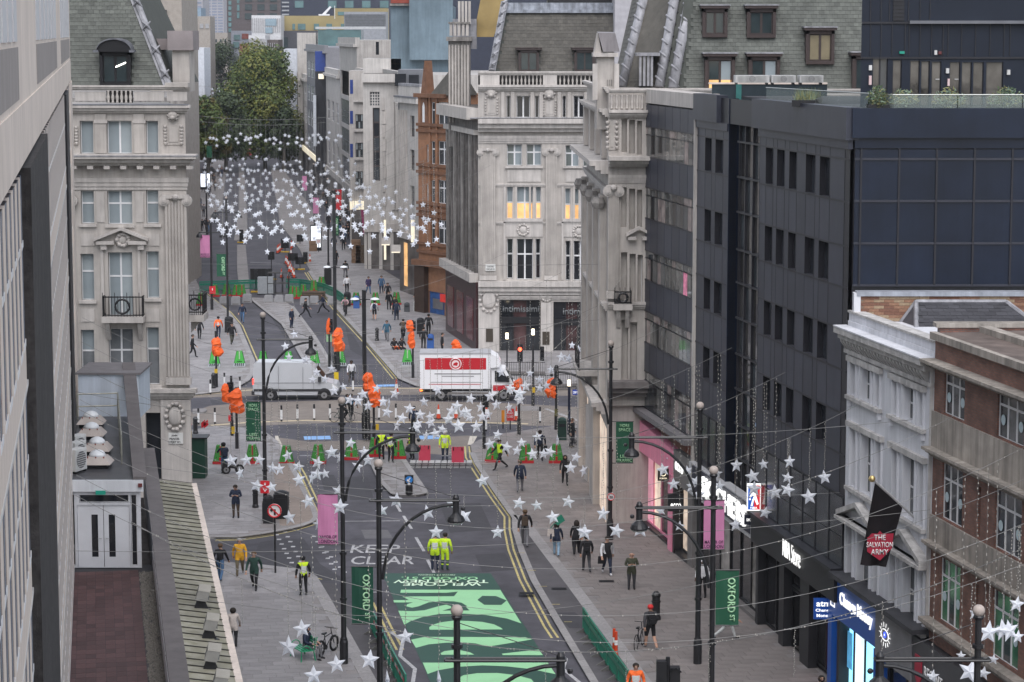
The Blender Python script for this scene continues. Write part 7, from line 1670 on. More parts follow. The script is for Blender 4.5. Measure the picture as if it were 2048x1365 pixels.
for k in range(4):MB(M('old_timber',(.1,.075,.055),.9,.2,4)).box(-1.1,1.1,0,.6,k*.2+.02,k*.2+.18).build('timber',t)
# litter bins, parcels, boxes on the far pavement
def bin_(u,v,lab,m,w_=.6,h=1.1,round_=False):
 t=thing('litter_bin',lab,'bin',base_for(u,v)); b=MB(m)
 if round_:b.lathe((0,0,0),[(w_*.4,0),(w_*.45,h*.9),(w_*.3,h)],12)
 else:b.box(-w_/2,w_/2,-w_/2,w_/2,0,h)
 b.build('body',t); MB(blackf).box(-w_*.35,w_*.35,-w_/2-.02,-w_/2,h*.68,h*.84).build('slot',t); MB(m).lathe((0,0,h),[(w_*.5,0),(w_*.45,.08),(.1,.16)],10).build('lid',t)
bb=M('bin_blue',(.03,.09,.28),.5)
bin_(563,1036,'black litter bin with green lid litter behind the no left turn sign',blackf,.75,1.3); bin_(537,1046,'black cabinet at the foot of the left lamp post',blackf,.5,1.3); bin_(713,617,'blue bin beside the far wedge barriers',bb,.55,1.0); bin_(861,697,'blue bin beside the dark clothed man near the lorry',bb,.55,1.0); bin_(695,613,'black bin at the far right kerb',blackf,.6,1.2); bin_(656,570,'tall black cabinet on the far right pavement',blackf,.7,1.6); bin_(841,668,'black bin behind the wrapped signal',blackf,.6,1.2); bin_(458,665,'black bin at the left kerb lamp post',blackf,.65,1.2); bin_(1124,880,'dark green cabinet by the station stairs',M('cabinet_green',(.015,.04,.03),.5),.55,1.25); bin_(814,624,'grey rubbish tub on the far right pavement',M('tub_grey',(.07,.075,.08),.6),.5,.7); bin_(732,877,'black domed bin with a red sticker at the middle of the junction',blackf,.6,1.2,True)
for u,v,l,w_,h,m in ((834,622,'white cool box beside the cash machine wall',.7,.8,kit),(712,527,'tall brown cardboard stack on the far pavement',1.0,2.6,M('cardboard',(.2,.13,.085),.9,.2,2)),(726,527,'wooden crate stack on the far pavement',1.6,2.0,M('old_timber')),(626,503,'brown utility cabinet by the advertising screen',.9,1.2,M('cardboard'))):
 t=thing('stacked_boxes',l,'boxes',base_for(u,v)); n=max(1,int(h/.35))
 for k in range(n):MB(m).box(-w_/2+.02*(k % 2),w_/2,0,.7,k*h/n+.01,(k+1)*h/n-.02).build('box',t)
for u,v,w_,h,l in ((632,502,1.1,3.0,'lit advertising screen on the far right pavement'),(411,395,1.4,2.6,'lit advertising screen on the far left pavement')):
 t=thing('advertising_screen',l,'screen',base_for(u,v)+Vector((0,0,1.2 if u<500 else 0))); MB(blackf).box(-w_/2-.1,w_/2+.1,0,.2,0,h).build('case',t); MB(M('screen_lit',(.8,.85,.95),.4,.5,1.2,emit=.6)).box(-w_/2,w_/2,-.02,0,.4,h-.15).build('screen',t)
plate('round speed sign plate beside the advertising screen',632,478,642,488,base_for(636,505).y,sw,(('20',.5,.4,.6),),lm=sr,post=True)
for u0,v0,u1,v1,y,l in ((763,476,781,489,236,'left pale hanging shop sign with a lit lower edge'),(783,490,801,504,226,'right pale hanging shop sign with a lit lower edge')):t=plate(l,u0,v0,u1,v1,y,M('hang_sign_cream',(.5,.47,.44),.6)); MB(glow).box(0,.8,-.03,.02,-.1,.0).build('lit_edge',t)
aw=thing('shop_awning','dark magenta awning over a far right shop','awning',PY(745,470,262)); MB(M('awning_magenta',(.16,.012,.06),.7)).prism([(-1.0,0,0),(.9,0,0),(.6,2,1.6),(-1.4,2,2.6)],(0,.1,.05)).build('canopy',aw)
for u0,v0,u1,v1,y,l,m in ((730,400,740,440,275,'cream lit shop window panel among the far stars',glow),(768,440,772,520,238,'tall narrow lit shop window on the far right',glow),(822,440,829,485,222,'bright upright lit shop window beside the terracotta building',glow),(672,380,683,420,280,'red shop banner on the far right',sr)):
 plate(l,u0,v0,u1,v1,y,m,name='lit_shop_panel' if m is glow else 'shop_banner')
# speed ramp and red boards
t=thing('steel_ramp','silver temporary speed ramp across the road beside the island','ramp',G(886,930,.012)); b=MB(M('ramp_silver',(.38,.38,.38),.5,.1,4)); p0=G(820,925,.012)-t.location; p1=G(945,925,.012)-t.location
for k in range(10):x0=p0.x+(p1.x-p0.x)*k/10; MB(M('ramp_silver')).prism([(x0+.03,-1.1,.0),(x0+(p1.x-p0.x)/10-.03,-1.1,.0),(x0+(p1.x-p0.x)/10-.03,.9,.1),(x0+.03,.9,.1)],(0,0,.02)).build('plate',t)
for k in range(3):MB(poleM).box(p0.x,p1.x,-1.0+k*.35,-.9+k*.35,.03+k*.03,.06+k*.03).build('groove',t)
brd=M('board_crimson',(.42,.035,.07),.6,.08,2)
for u0,u1,v1,v0,l in ((837,861,924,893,'left crimson barrier board on the steel ramp'),(903,928,927,896,'right crimson barrier board on the steel ramp')):
 p=G((u0+u1)/2,v1,.05); t=thing('barrier_board',l,'board',p,.0); w_=(u1-u0)/F*p.y/2; MB(brd).prism([(-w_,0,.05),(w_,0,.05),(w_,.12,.95),(-w_,.12,.95)],(0,.06,0)).build('panel',t); MB(rw).box(-.02,.02,.1,.12,.9,.95).build('clip',t)
 for e in (-w_*.7,w_*.7):MB(poleM).tube([(e,0,.95),(e,.5,0)],.03,6).build('strut',t)
# station stair railings
def railing(pts,lab,h=1.05,z=KZ):
 P=[G(u,v,z) for u,v in pts]; t=thing('station_railing',lab,'railing',P[0])
 for i in range(len(P)-1):
  a,c=P[i]-P[0],P[i+1]-P[0]; n=max(2,int((c-a).length/.16)); b=MB(iron)
  for zz__ in (.12,h-.06):b.tube([a+Vector((0,0,zz__)),c+Vector((0,0,zz__))],.025,5)
  for k in range(n+1):q=a+(c-a)*k/n; b.box(q.x-.012,q.x+.012,q.y-.012,q.y+.012,0,h+(.12 if k % 6==0 else 0))
  b.build('panel',t)
 b=MB(conD); [b.prism([P[i]-P[0]+Vector(q) for q in ((0,0,0),(0,.25,0),(0,.25,.3),(0,0,.3))],P[i+1]-P[i]) for i in range(len(P)-1)]; b.build('kerb',t)
railing([(992,777),(1065,780),(1165,776)],'black iron railing round the far station stairs'); railing([(1010,752),(1090,752)],'black iron railing at the back of the far station stairs'); railing([(1140,888),(1168,892)],'black iron railing at the near station stairs'); railing([(1168,892),(1176,850)],'return of the black railing beside the stone quadrant')
t=thing('black_signal_head','black signal head seen from behind at the bottom right','traffic signal',G(1335,1425,KZ)); MB(poleM).tube([(0,0,0),(0,0,2.1)],.08,8).build('pole',t); b=MB(blackf); b.box(-.42,-.05,-.15,.2,.9,1.95); b.build('head',t); b=MB(blackf); b.box(.08,.45,-.1,.3,.9,1.7); b.build('side_head',t); MB(blackf).tube([(.1,-.1,1.6),(.3,-.3,1.75),(.48,-.1,1.55)],.03,6).build('hood',t)
# shop hoist / ladder-like frame, souvenir stall at the left corner
t=thing('souvenir_stall','dark green souvenir stall with a yellow K1 sign and small flags at the stone pier','stall',base_for(398,958)); MB(M('stall_green',(.01,.045,.03),.6)).box(-.5,.35,0,1.2,0,2.3).build('kiosk',t); MB(blackf).box(-.9,.5,-.1,1.2,2.3,2.36).build('roof',t)
MB(M('stall_yellow',(.65,.45,.02),.5)).box(-.75,-.35,-.2,-.1,2.35,2.75).build('price_sign',t); flat_text(t,'K1',(-.55,-.21,2.55),.25,sr,.3); b=MB(sr); [b.prism([(x,-.1,2.9),(x+.25,-.1,3.1),(x+.2,-.1,3.4),(x-.02,-.1,3.2)],(0,.02,0)) for x in (-.6,.2,.35)]; b.build('flags',t)
# ------------------------------------------------ vehicles crossing the junction
tyre,rim=M('tyre_rubber',(.014,.014,.015),.8),M('wheel_rim',(.3,.3,.31),.35,metal=.7)
def wheel(t,x,y,r,d=.24):
 w_=MB(tyre).hcyl((x,y,r),r,d,18).build('wheel',t); MB(rim).hcyl((x,y-.012,r),r*.6,.02,14).build('rim',w_); MB(blackf).hcyl((x,y-.02,r),r*.2,.012,8).build('hub',w_)
def wedge_body(b,prof,y0,y1,m,inset=.12,zc=1.1):
 """side outline swept across the width, leaning in towards the roof"""
 n=len(prof); lean=lambda z:inset*max(0,z-zc)/1.4
 A=[(x,y0+lean(z),z) for x,z in prof]; B=[(x,y1-lean(z),z) for x,z in prof]
 b.add(A+B,[list(range(n)),list(range(n,2*n))[::-1]]+[(i,n+i,n+(i+1) % n,(i+1) % n) for i in range(n)],m)
def van(u,v):
 p=G(u,v); t=thing('panel_van','silver high roofed panel van crossing the junction to the right','van',p); m=M('van_silver',(.42,.43,.45),.3,.04,1,metal=.1,spec=.5); b=MB(m)
 wedge_body(b,[(-2.95,.42),(-2.35,.36),(2.3,.36),(2.9,.42),(2.92,.85),(2.8,1.12),(2.05,1.3),(1.3,2.25),(.95,2.5),(.4,2.6),(-2.7,2.62),(-2.92,2.45),(-2.98,1.2)],0,2.05,m); b.build('body',t)
 MB(glassD).prism([(1.25,.11,1.35),(1.98,.045,1.33),(1.42,.14,2.05),(1.25,.15,2.18)][::1],(0,-.03,0)).build('side_window',t); MB(glassD).prism([(.55,.06,1.38),(1.18,.06,1.36),(1.18,.14,2.18),(.55,.14,2.2)],(0,-.02,0)).build('side_window',t)
 MB(glassD).prism([(2.03,.12,1.34),(2.03,1.93,1.34),(1.38,1.8,2.2),(1.38,.25,2.2)],(.03,0,.02)).build('windscreen',t)
 MB(M('van_trim',(.03,.03,.033),.6)).box(-2.9,2.2,-.03,.0,.62,.78).build('side_moulding',t); MB(M('van_trim')).box(2.6,3.02,-.01,2.06,.36,.62).build('bumper',t); MB(M('van_trim')).box(-3.06,-2.85,-.01,2.06,.36,.62).build('bumper',t)
 b=MB(M('van_shadow_line',(.16,.165,.175),.4)); b.box(-2.9,2.0,-.012,.0,1.2,1.225); b.box(-1.2,-1.18,-.012,.02,.65,2.4); b.box(.48,.5,-.012,.02,.65,2.3); b.box(1.22,1.24,-.012,.02,.65,1.3); b.build('door_seams',t)
 MB(M('lamp_red')).box(-3.0,-2.9,-.01,.12,1.1,1.5).build('tail_light',t); MB(M('lamp_clear',(.7,.7,.7),.1)).prism([(2.5,-.01,.9),(2.86,.0,.86),(2.78,.05,1.1),(2.5,-.005,1.12)],(0,.2,0)).build('headlight',t); MB(M('van_trim')).box(1.55,1.75,-.28,-.02,1.3,1.65).build('wing_mirror',t)
 b=MB(blackf)
 for x in (-1.75,1.95):b.hcyl((x,-.02,.38),.47,.05,18)
 b.build('wheel_arches',t)
 for x in (-1.75,1.95):wheel(t,x,-.06,.35); wheel(t,x,1.85,.35)
van(592,801)
def lorry(u,v):
 p=G(u,v); t=thing('box_lorry','white box lorry with a red side panel and round emblem turning through the junction','lorry',p); wm=M('lorry_white',(.72,.72,.74),.4,.03,1,spec=.4); rd=M('lorry_red',(.45,.02,.03),.4,.05,1)
 MB(wm).box(-3.3,1.55,0,2.4,.85,3.3).build('box_body',t); MB(wm).prism([(1.55,.02,2.3),(2.1,.02,2.35),(2.25,.02,2.6),(2.05,.02,3.0),(1.55,.02,3.3)],(0,2.36,0)).build('wind_deflector',t)
 MB(rd).box(-2.95,1.25,-.012,0,2.2,3.0).build('red_panel',t); b=MB(M('lorry_emblem',(.75,.6,.6),.5)); b.tube([(-.85+cos(a*pi/10)*.38,-.02,2.6+sin(a*pi/10)*.38) for a in range(21)],.04,6,cap=False); b.hcyl((-.85,-.02,2.6),.26,.01,16); b.build('emblem',t)
 MB(rd).prism([(-1.02,-.03,2.5),(-.75,-.03,2.46),(-.68,-.03,2.66),(-.8,-.03,2.72),(-.98,-.03,2.64)],(0,.01,0)).build('emblem_head',t)
 b=MB(M('lorry_grey_text',(.3,.3,.31),.5)); b.box(-2.3,.9,-.012,0,1.86,1.95); b.box(-1.8,.4,-.012,0,1.7,1.77); b.box(-2.6,1.0,-.012,0,1.3,1.34); b.build('small_print',t); MB(rd).box(-2.7,.9,-.012,0,1.16,1.2).build('red_line',t)
 MB(M('trim_grey',(.35,.35,.36),.5)).box(-3.33,1.58,-.02,2.42,3.26,3.34).build('roof_rail',t)
 b=MB(wm); wedge_body(b,[(1.62,.5),(3.15,.5),(3.3,.6),(3.32,1.05),(3.1,1.25),(2.55,2.25),(1.62,2.3)],.1,2.2,wm,.14); b.build('cab',t); MB(rd).box(1.72,3.1,.065,.095,.72,1.1).build('cab_red_panel',t)
 MB(glassD).prism([(1.85,.1,1.35),(2.85,.07,1.32),(2.42,.18,2.05),(1.85,.2,2.08)],(0,-.03,0)).build('side_window',t); MB(glassD).prism([(3.08,.25,1.3),(3.08,2.05,1.3),(2.6,1.95,2.18),(2.6,.35,2.18)],(.03,0,.02)).build('windscreen',t); MB(blackf).box(2.65,2.85,-.2,.08,1.35,1.75).build('wing_mirror',t); MB(blackf).box(2.95,3.36,.08,2.22,.42,.66).build('bumper',t); MB(M('lamp_clear')).box(3.1,3.33,.07,.35,.72,.92).build('headlight',t)
 MB(M('lorry_chassis',(.02,.02,.021),.7)).box(-3.25,1.7,.2,2.2,.6,.84).build('chassis',t); b=MB(M('trim_grey')); b.box(-1.1,1.4,.05,.1,.4,.46); b.box(-1.1,1.4,.05,.1,.62,.68); b.build('side_guard',t); MB(M('lamp_orange',(.9,.35,.05),emit=.5)).box(-3.3,-3.1,-.01,.02,.7,.8).build('marker_lamp',t); MB(M('lamp_red')).box(-3.32,-3.2,.0,.2,.68,.82).build('tail_light',t)
 for x in (-1.85,2.45):wheel(t,x,.05,.42); wheel(t,x,1.95,.42)
lorry(936,803)
# ------------------------------------------------ people: one skinned body each, posed, dressed by region
def skel(pose,coat,fem):
 V,E,Rr,T=[],[],[],[]
 def vt(p,r):V.append(p); Rr.append(r); return len(V)-1
 def chain(start,pts,slots):
  k=start
  for (p,r),s in zip(pts,slots):j=vt(p,r); E.append((k,j)); T.append(s); k=j
  return k
 sit=pose=='sit'; dz=-.42 if sit else 0; lean={'bend':-.28,'cycle':-.25,'push':-.12}.get(pose,-.02); w_=.9 if fem else 1
 pel=vt((0,0,.95+dz),.125 if not coat else .15)
 che=chain(pel,[((0,lean*.4,1.13+dz),.115*w_+.015*coat),((0,lean,1.33+dz),.135*w_)],(1,1))
 nk=chain(che,[((0,lean*1.1,1.47+dz),.06)],(1,)); hx={'phone':-.09,'bend':-.12}.get(pose,-.03)
 hd=Vector((0,lean*1.1+hx,1.62+dz)); chain(nk,[((0,hd.y+.02,1.54+dz),.062),((0,hd.y,1.62+dz),.088),((0,hd.y+.01,1.69+dz),.07)],(0,0,0))
 walk={'walk':.22,'walk2':-.22,'stride':.34,'bend':.1}.get(pose,0)
 for s in (-1,1):
  f=walk*s; yy=lean*1.0
  sh=Vector((s*.165*w_,yy,1.41+dz))
  if pose in ('phone','mouth') or (pose=='onearm' and s>0):el,wr,pa=sh+Vector((s*.07,-.02,-.27)),sh+Vector((-s*.05,-.24,-.22)),sh+Vector((-s*.1,-.28,-.18))
  elif pose in ('push','cycle','point'):el,wr,pa=sh+Vector((s*.08,-.16,-.2)),sh+Vector((s*.05,-.38,-.28)),sh+Vector((s*.05,-.46,-.29))
  elif sit:el,wr,pa=sh+Vector((s*.09,-.06,-.26)),sh+Vector((s*.02,-.28,-.33)),sh+Vector((-s*.02,-.36,-.36))
  else:el,wr,pa=sh+Vector((s*.075,.03+f*.4,-.27)),sh+Vector((s*.085,-.05+f*.9,-.5)),sh+Vector((s*.08,-.07+f*1.05,-.57))
  k=chain(che,[(tuple(sh),.07),(tuple(el),.052),(tuple(wr),.038)],(1,6,6)); k=chain(k,[(tuple(pa),.034)],(0,)); d=(pa-wr).normalized()
  for q in range(4):o=Vector(((q-1.5)*.021,0,0)); chain(k,[(tuple(pa+o+d*(.055-.006*abs(q-1.5))),.0105),(tuple(pa+o+d*.09+Vector((0,-.012,0))),.008)],(0,0))
  chain(k,[(tuple(pa-Vector((s*.035,.02,0))+d*.02),.012)],(0,))
  hp=Vector((s*.088,0,.89+dz))
  if sit:kn,an=hp+Vector((s*.05,-.43,.02)),hp+Vector((s*.05,-.47,-.4))
  elif pose=='cycle':kn,an=hp+Vector((0,-.3,-.28-.1*s)),hp+Vector((0,-.1,-.62-.1*s))
  else:kn,an=Vector((s*.095,-f*.55-.03-(.05 if f<0 else 0),.5)),Vector((s*.1,-f*1.05+(.04 if f >= 0 else .12),.09+(.05 if f<0 else 0)))
  cr=.1 if coat else 0
  k=chain(pel,[(tuple(hp),.088+.03*coat),(tuple(kn),.064+(.03 if coat>1 else 0)),(tuple(an),.046)],(2,2,7)); chain(k,[((an.x+s*.012,an.y-.14,an.z-.045),.036)],(3,))
 return V,E,Rr,T,hd
PT={}
def template(pose,coat=0,fem=0):
 key=(pose,coat,fem)
 if key in PT:return PT[key]
 V,E,Rr,T,hd=skel(pose,coat,fem); me=bpy.data.meshes.new('person'); me.from_pydata([tuple(p) for p in V],E,[]); o=bpy.data.objects.new('person',me); COL.objects.link(o)
 o.modifiers.new('s','SKIN'); sv=me.skin_vertices[0].data
 for i,r in enumerate(Rr):sv[i].radius=(r,r); sv[i].use_root=i==0
 sb_=o.modifiers.new('u','SUBSURF'); sb_.levels=1
 dg=bpy.context.evaluated_depsgraph_get(); m2=bpy.data.meshes.new_from_object(o.evaluated_get(dg)); bpy.data.objects.remove(o); m2.name='person'
 segs=[(Vector(V[a]),Vector(V[b_]),t) for (a,b_),t in zip(E,T)]; mi=[]; top=hd.z
 for p in m2.polygons:
  c=p.center; best=(9,0)
  for a,b_,t in segs:
   ab=b_-a; q=a+ab*max(0,min(1,(c-a).dot(ab)/ab.length_squared)); d_=(c-q).length
   if d_<best[0]:best=(d_,t)
  t=best[1]; zr_=c.z-(top-1.62)
  if t==1 and (1.07<zr_<1.12 or 1.21<zr_<1.26):t=5
  if t==7 and .26<c.z<.33:t=9
  if t==2 and c.z>(.74 if coat<2 else .55):t=10
  if t==0 and zr_>1.5 and (zr_>1.69 or (c.y>hd.y+.03 and zr_>1.56)):t=4
  mi.append(t)
 vs=[v.co.copy() for v in m2.vertices]; fs=[list(p.vertices) for p in m2.polygons]; bpy.data.meshes.remove(m2)
 def addb(c,sx,sy,sz,t):
  o_=len(vs); vs.extend([c+Vector((x*sx,y*sy,z*sz)) for z in (-1,1) for y in (-1,1) for x in (-1,1)]); 
  for f in ((0,2,3,1),(4,5,7,6),(0,1,5,4),(2,6,7,3),(0,4,6,2),(1,3,7,5)):fs.append([i+o_ for i in f]); mi.append(t)
 for s in (-1,1):addb(hd+Vector((s*.034,-.083,.012)),.012,.008,.006,8); addb(hd+Vector((s*.085,.0,0)),.012,.022,.03,0); addb(hd+Vector((s*.034,-.084,.032)),.02,.006,.005,4)
 addb(hd+Vector((0,-.096,-.012)),.012,.016,.02,0); addb(hd+Vector((0,-.085,-.05)),.024,.006,.006,11)
 me=bpy.data.meshes.new('person'); me.from_pydata([tuple(v) for v in vs],[],fs); me.polygons.foreach_set('material_index',mi); me.polygons.foreach_set('use_smooth',[True]*len(mi)); me.update(); PT[key]=(me,hd,mi); return PT[key]
CL={'black':(.012,.012,.014),'navy':(.015,.022,.045),'grey':(.13,.13,.14),'dkgrey':(.04,.04,.045),'brown':(.06,.042,.03),'blue':(.05,.1,.18),'ltblue':(.2,.3,.4),'jeans':(.06,.12,.22),'white':(.55,.55,.57),'cream':(.45,.4,.37),'olive':(.045,.048,.03),'khaki':(.12,.1,.065),'yellow':(.62,.32,.02),'hivis':(.55,.75,.03),'orange':(.8,.14,.03),'green':(.02,.05,.04),'pink':(.4,.25,.27),'purple':(.04,.03,.09),'red':(.5,.03,.03),'silver':(.5,.52,.52),'skin':(.42,.25,.18),'dskin':(.1,.055,.04),'camo':(.05,.05,.035),'hair':(.02,.015,.012),'hairb':(.09,.055,.03),'hairg':(.3,.29,.28),'bluej':(.03,.09,.14)}
def cm(n):return M('cloth_'+n if 'skin' not in n and 'hair' not in n else n,CL[n],.8 if 'skin' not in n else .55,.12,12)
hairmesh={}
def hair_mesh(kind):
 if kind in hairmesh:return hairmesh[kind]
 b=MB(None); R_=.104 if kind != 'helmet' else .125
 if kind in ('hood','long','bob'):b.ball((0,.025,-.02 if kind != 'long' else -.05),R_*1.12,10,sc=(1.02,.98,1.15 if kind != 'long' else 1.7))
 elif kind=='cap':b.ball((0,.01,.03),R_,10,sc=(1,1.05,.8)); b.box(-.07,.07,-.17,-.06,.035,.05)
 else:b.ball((0,.018,.028),R_,10,sc=(.98,1.0,.92 if kind=='short' else 1.02))
 if kind in ('hood','long','bob','short'):b.v=[(x,max(y,-.045) if z<.05 else max(y,-.085),z) for x,y,z in b.v]
 hairmesh[kind]=b; return b
def person(u,v,lab,pose='walk',face=0,h=1.75,top='black',legs='black',sleeve=None,shoes='black',skin='skin',hair='hair',hk='short',band=None,lband=None,shin=None,coat=0,fem=0,p=None,z=None,grp=None):
 me,hd,mi=template(pose,coat,fem); me=me.copy(); me.materials.clear(); sleeve=sleeve or top
 for n in (skin,top,legs,shoes,hair if hk != 'bald' else skin,band or top,sleeve,shin or legs,'black',lband or shin or legs,top if coat else legs,'brown' if skin=='dskin' else 'pink'):me.materials.append(cm(n))
 me.polygons.foreach_set('material_index',mi); p=p or G(u,v,KZ if z is None else z); sc=h/1.75; o=link('person',me,None,p,R(face),lab,'person',grp); o.scale=(sc*1.2,sc*1.22,sc)
 if hk not in ('bald','none'):
  hm=hair_mesh(hk); b=MB(cm(hair)); b.v,b.f=[tuple(Vector(q)+hd) for q in hm.v],hm.f; b.mi=[b._m(None)]*len(b.f); b.build({'hood':'hood','cap':'cap','beanie':'beanie','helmet':'helmet'}.get(hk,'hair'),o,smooth=True)
 return o
def bag(o,lab,kind='backpack',col='black',side=1):
 t=thing(kind,lab,'bag',o.location,o.rotation_euler.z); s=o.scale.z; b=MB(cm(col))
 if kind=='backpack':
  n=[(-.14,.0),(-.15,.3),(-.1,.42),(.1,.42),(.15,.3),(.14,.0)]; b.prism([(x*s,.12*s,(1.02+z)*s) for x,z in n],(0,.15,0)); b.box(-.1*s,.1*s,.26*s,.31*s,1.05*s,1.22*s)
  for e in (-.1,.1):b.tube([(e*s,.14,1.42*s),(e*s,-.02,1.47*s),(e*1.1*s,-.13,1.36*s),(e*1.3*s,.0,1.08*s)],.018,4)
  b.build('pack',t)
 else:
  z={'tote_bag':1.0,'shopping_bag':.38,'holdall':.55}.get(kind,.6); y=.1 if kind=='tote_bag' else -.03; x=side*.27; b.prism([(x-.17,y-.05,z),(x+.17,y-.05,z),(x+.15,y-.05,z+.34),(x-.15,y-.05,z+.34)],(0,.1,0)); b.build('pack',t); c=MB(cm(col)); c.tube([(x-.1,y,z+.33),(x-.06,y,z+.33+(.4 if kind=='tote_bag' else .16)),(x+.06,y,z+.33+(.4 if kind=='tote_bag' else .16)),(x+.1,y,z+.33)],.012,4); c.build('handle',t)
P_=person
a=P_(472,1037,'man in navy jacket and brown trousers reading his phone on the left pavement','phone',0,1.8,'navy','brown',hk='beanie',coat=1)
a=P_(449,948,'helmeted man in dark jacket and blue jeans pushing a moped by the left wedge barriers','push',200,1.78,'navy','jeans',hk='helmet',hair='black'); bag(a,'navy backpack on the helmeted man with the moped',col='navy')
a=P_(441,1162,'person in black top and blue jeans walking away along the left shop edge','walk',170,1.75,'black','jeans',hair='hairb',hk='beanie'); bag(a,'black bag slung behind the person in blue jeans','holdall')
P_(480,1152,'grey haired man in a bright yellow jacket walking toward the viewer','walk2',5,1.8,'yellow','khaki',hair='hairg',shoes='brown',coat=1)
P_(509,1180,'bearded man in dark green jacket with hands in pockets on the left pavement','walk',-5,1.8,'green','black',hair='hairb',coat=1)
P_(607,1192,'officer in black with a yellow vest at the near left kerb','stand',200,1.82,'hivis','black','black',band='silver',hk='beanie',hair='black')
a=P_(467,1294,'woman in a cream hooded coat and black leggings by the canopy','walk',185,1.66,'cream','black',hk='bob',coat=1,fem=1); bag(a,'tan paper bag carried by the woman in the cream coat','shopping_bag','khaki')
a=P_(870,1142,'left of the two marshals in yellow jackets at the head of the road print','stand',180,1.82,'hivis','navy',band='silver',shoes='brown',hk='cap',z=.01,coat=1)
P_(890,1142,'right marshal in full yellow high visibility suit at the head of the road print','stand',165,1.84,'hivis','hivis',shin='green',lband='hivis',band='silver',shoes='khaki',hk='short',z=.01)
a=P_(1050,1093,'man in black jacket and grey trousers walking away along the right kerb inset','stride',178,1.84,'black','grey',hair='hairb'); bag(a,'dark maroon backpack on the man by the kerb inset',col='brown')
a=P_(1113,1113,'woman in navy jacket and pale jeans carrying a green folded chair','walk',175,1.68,'navy','ltblue',hk='long',hair='hair',fem=1,coat=1); bag(a,'cream tote bag on the woman in pale jeans','tote_bag','cream',1)
t=thing('folding_chair','green folding chair carried on the shoulder of the woman in pale jeans','chair',a.location+Vector((.1,-.05,1.5))); b=MB(gpl); b.prism([(-.05,-.2,.05),(.3,-.2,.3),(.12,-.2,.6),(-.2,-.2,.35)],(0,.04,0)); b.build('seat',t); MB(gpl).tube([(-.4,-.1,-.1),(-.2,-.15,.15),(0,-.2,.1),(.2,-.2,.3)],.022,5).build('frame',t)
a=P_(1153,1110,'woman in a long black coat with a white shoulder bag','walk2',180,1.7,'black','black',hk='long',coat=2,fem=1); bag(a,'white shoulder bag on the woman in the long black coat','tote_bag','white',-1)
a=P_(1173,1145,'young man in black top and grey trousers behind the long black coat','walk',185,1.78,'black','dkgrey',hk='short'); bag(a,'black backpack on the young man in grey trousers')
a=P_(1214,1150,'bearded man in black gilet and pale shirt walking toward the viewer','walk',8,1.84,'black','navy','white',shoes='white',hair='hair',coat=1); bag(a,'dark holdall carried by the man in the gilet','holdall','black',-1)
a=P_(1263,1180,'bald man in an olive parka with fur hood on the right pavement','mouth',0,1.76,'olive','dkgrey',hk='bald',coat=1); 
a=P_(1301,1298,'man with a red beanie and black shorts wheeling a bicycle','walk',195,1.85,'dkgrey','black',shin='skin',hk='beanie',hair='red',shoes='white'); bag(a,'black backpack on the man with the red beanie')
P_(1271,1422,'worker in an orange high visibility jacket by the near green barriers','stand',0,1.84,'orange','black',band='silver',hair='hair',coat=1)
P_(1405,1196,'person in a white hooded top with a red bag between the right lamp posts','stand',-20,1.75,'white','black',hk='hood',hair='white',skin='dskin')
P_(1452,1280,'person with pale grey trousers hidden behind the right OXFORD banner','stride',90,1.78,'grey','silver',hk='short')
P_(1641,1440,'dark haired person cut off at the bottom edge below the sports store','walk',10,1.7,'navy','black',hk='bob',fem=1); P_(1508,1205,'shopper in grey seen in the doorway of the shoe store','stand',60,1.7,'grey','black',hk='bob',fem=1)
a=P_(1040,985,'man in dark jacket and grey trousers walking away near the right wedge barriers','walk2',180,1.8,'navy','grey',hair='hairb',coat=1)
P_(1130,971,'woman in black with a pale scarf walking toward the viewer on the right','walk',0,1.72,'black','black',hk='long',fem=1)
P_(1000,940,'police officer in black with a yellow vest by the right wedge barrier','stride',-60,1.8,'hivis','black','black',hk='cap',hair='black')
a=P_(1080,922,'man in dark clothes walking away behind the middle wedge barrier','stride',180,1.84,'navy','black',hk='short'); bag(a,'black holdall carried behind the middle wedge barrier','holdall','black',-1)
P_(1143,896,'man in black standing by the near station railing','stand',60,1.85,'black','dkgrey',hair='hairb',shoes='khaki',coat=1)
P_(890,922,'marshal in yellow coat with white helmet between the crimson boards','stand',0,1.85,'hivis','navy',band='silver',lband='silver',hk='helmet',hair='white',z=.1,coat=1)
P_(824,920,'marshal in black with yellow vest left of the crimson boards','onearm',-50,1.8,'hivis','black','black',hk='beanie',hair='black',coat=1,z=.05); P_(782,926,'marshal with yellow vest at the head of the island','stand',160,1.8,'hivis','black','black',band='silver',hk='beanie',hair='black'); P_(763,921,'marshal partly hidden at the left of the island','stand',200,1.8,'hivis','black','black',hk='cap',hair='black')
P_(828,868,'person in dark blue standing on the crossing among the stars','stand',170,1.78,'navy','black',hk='beanie',hair='black',z=.01); a=P_(702,842,'rider in black standing with a bag at the edge of the crossing','walk',160,1.8,'black','black',hk='short',z=.01); bag(a,'big black square backpack on the rider',col='black')
P_(703,770,'man in white T-shirt and black shorts crossing behind the van','walk',10,1.8,'white','black',sleeve='white',shin='dskin',skin='dskin',z=.01)
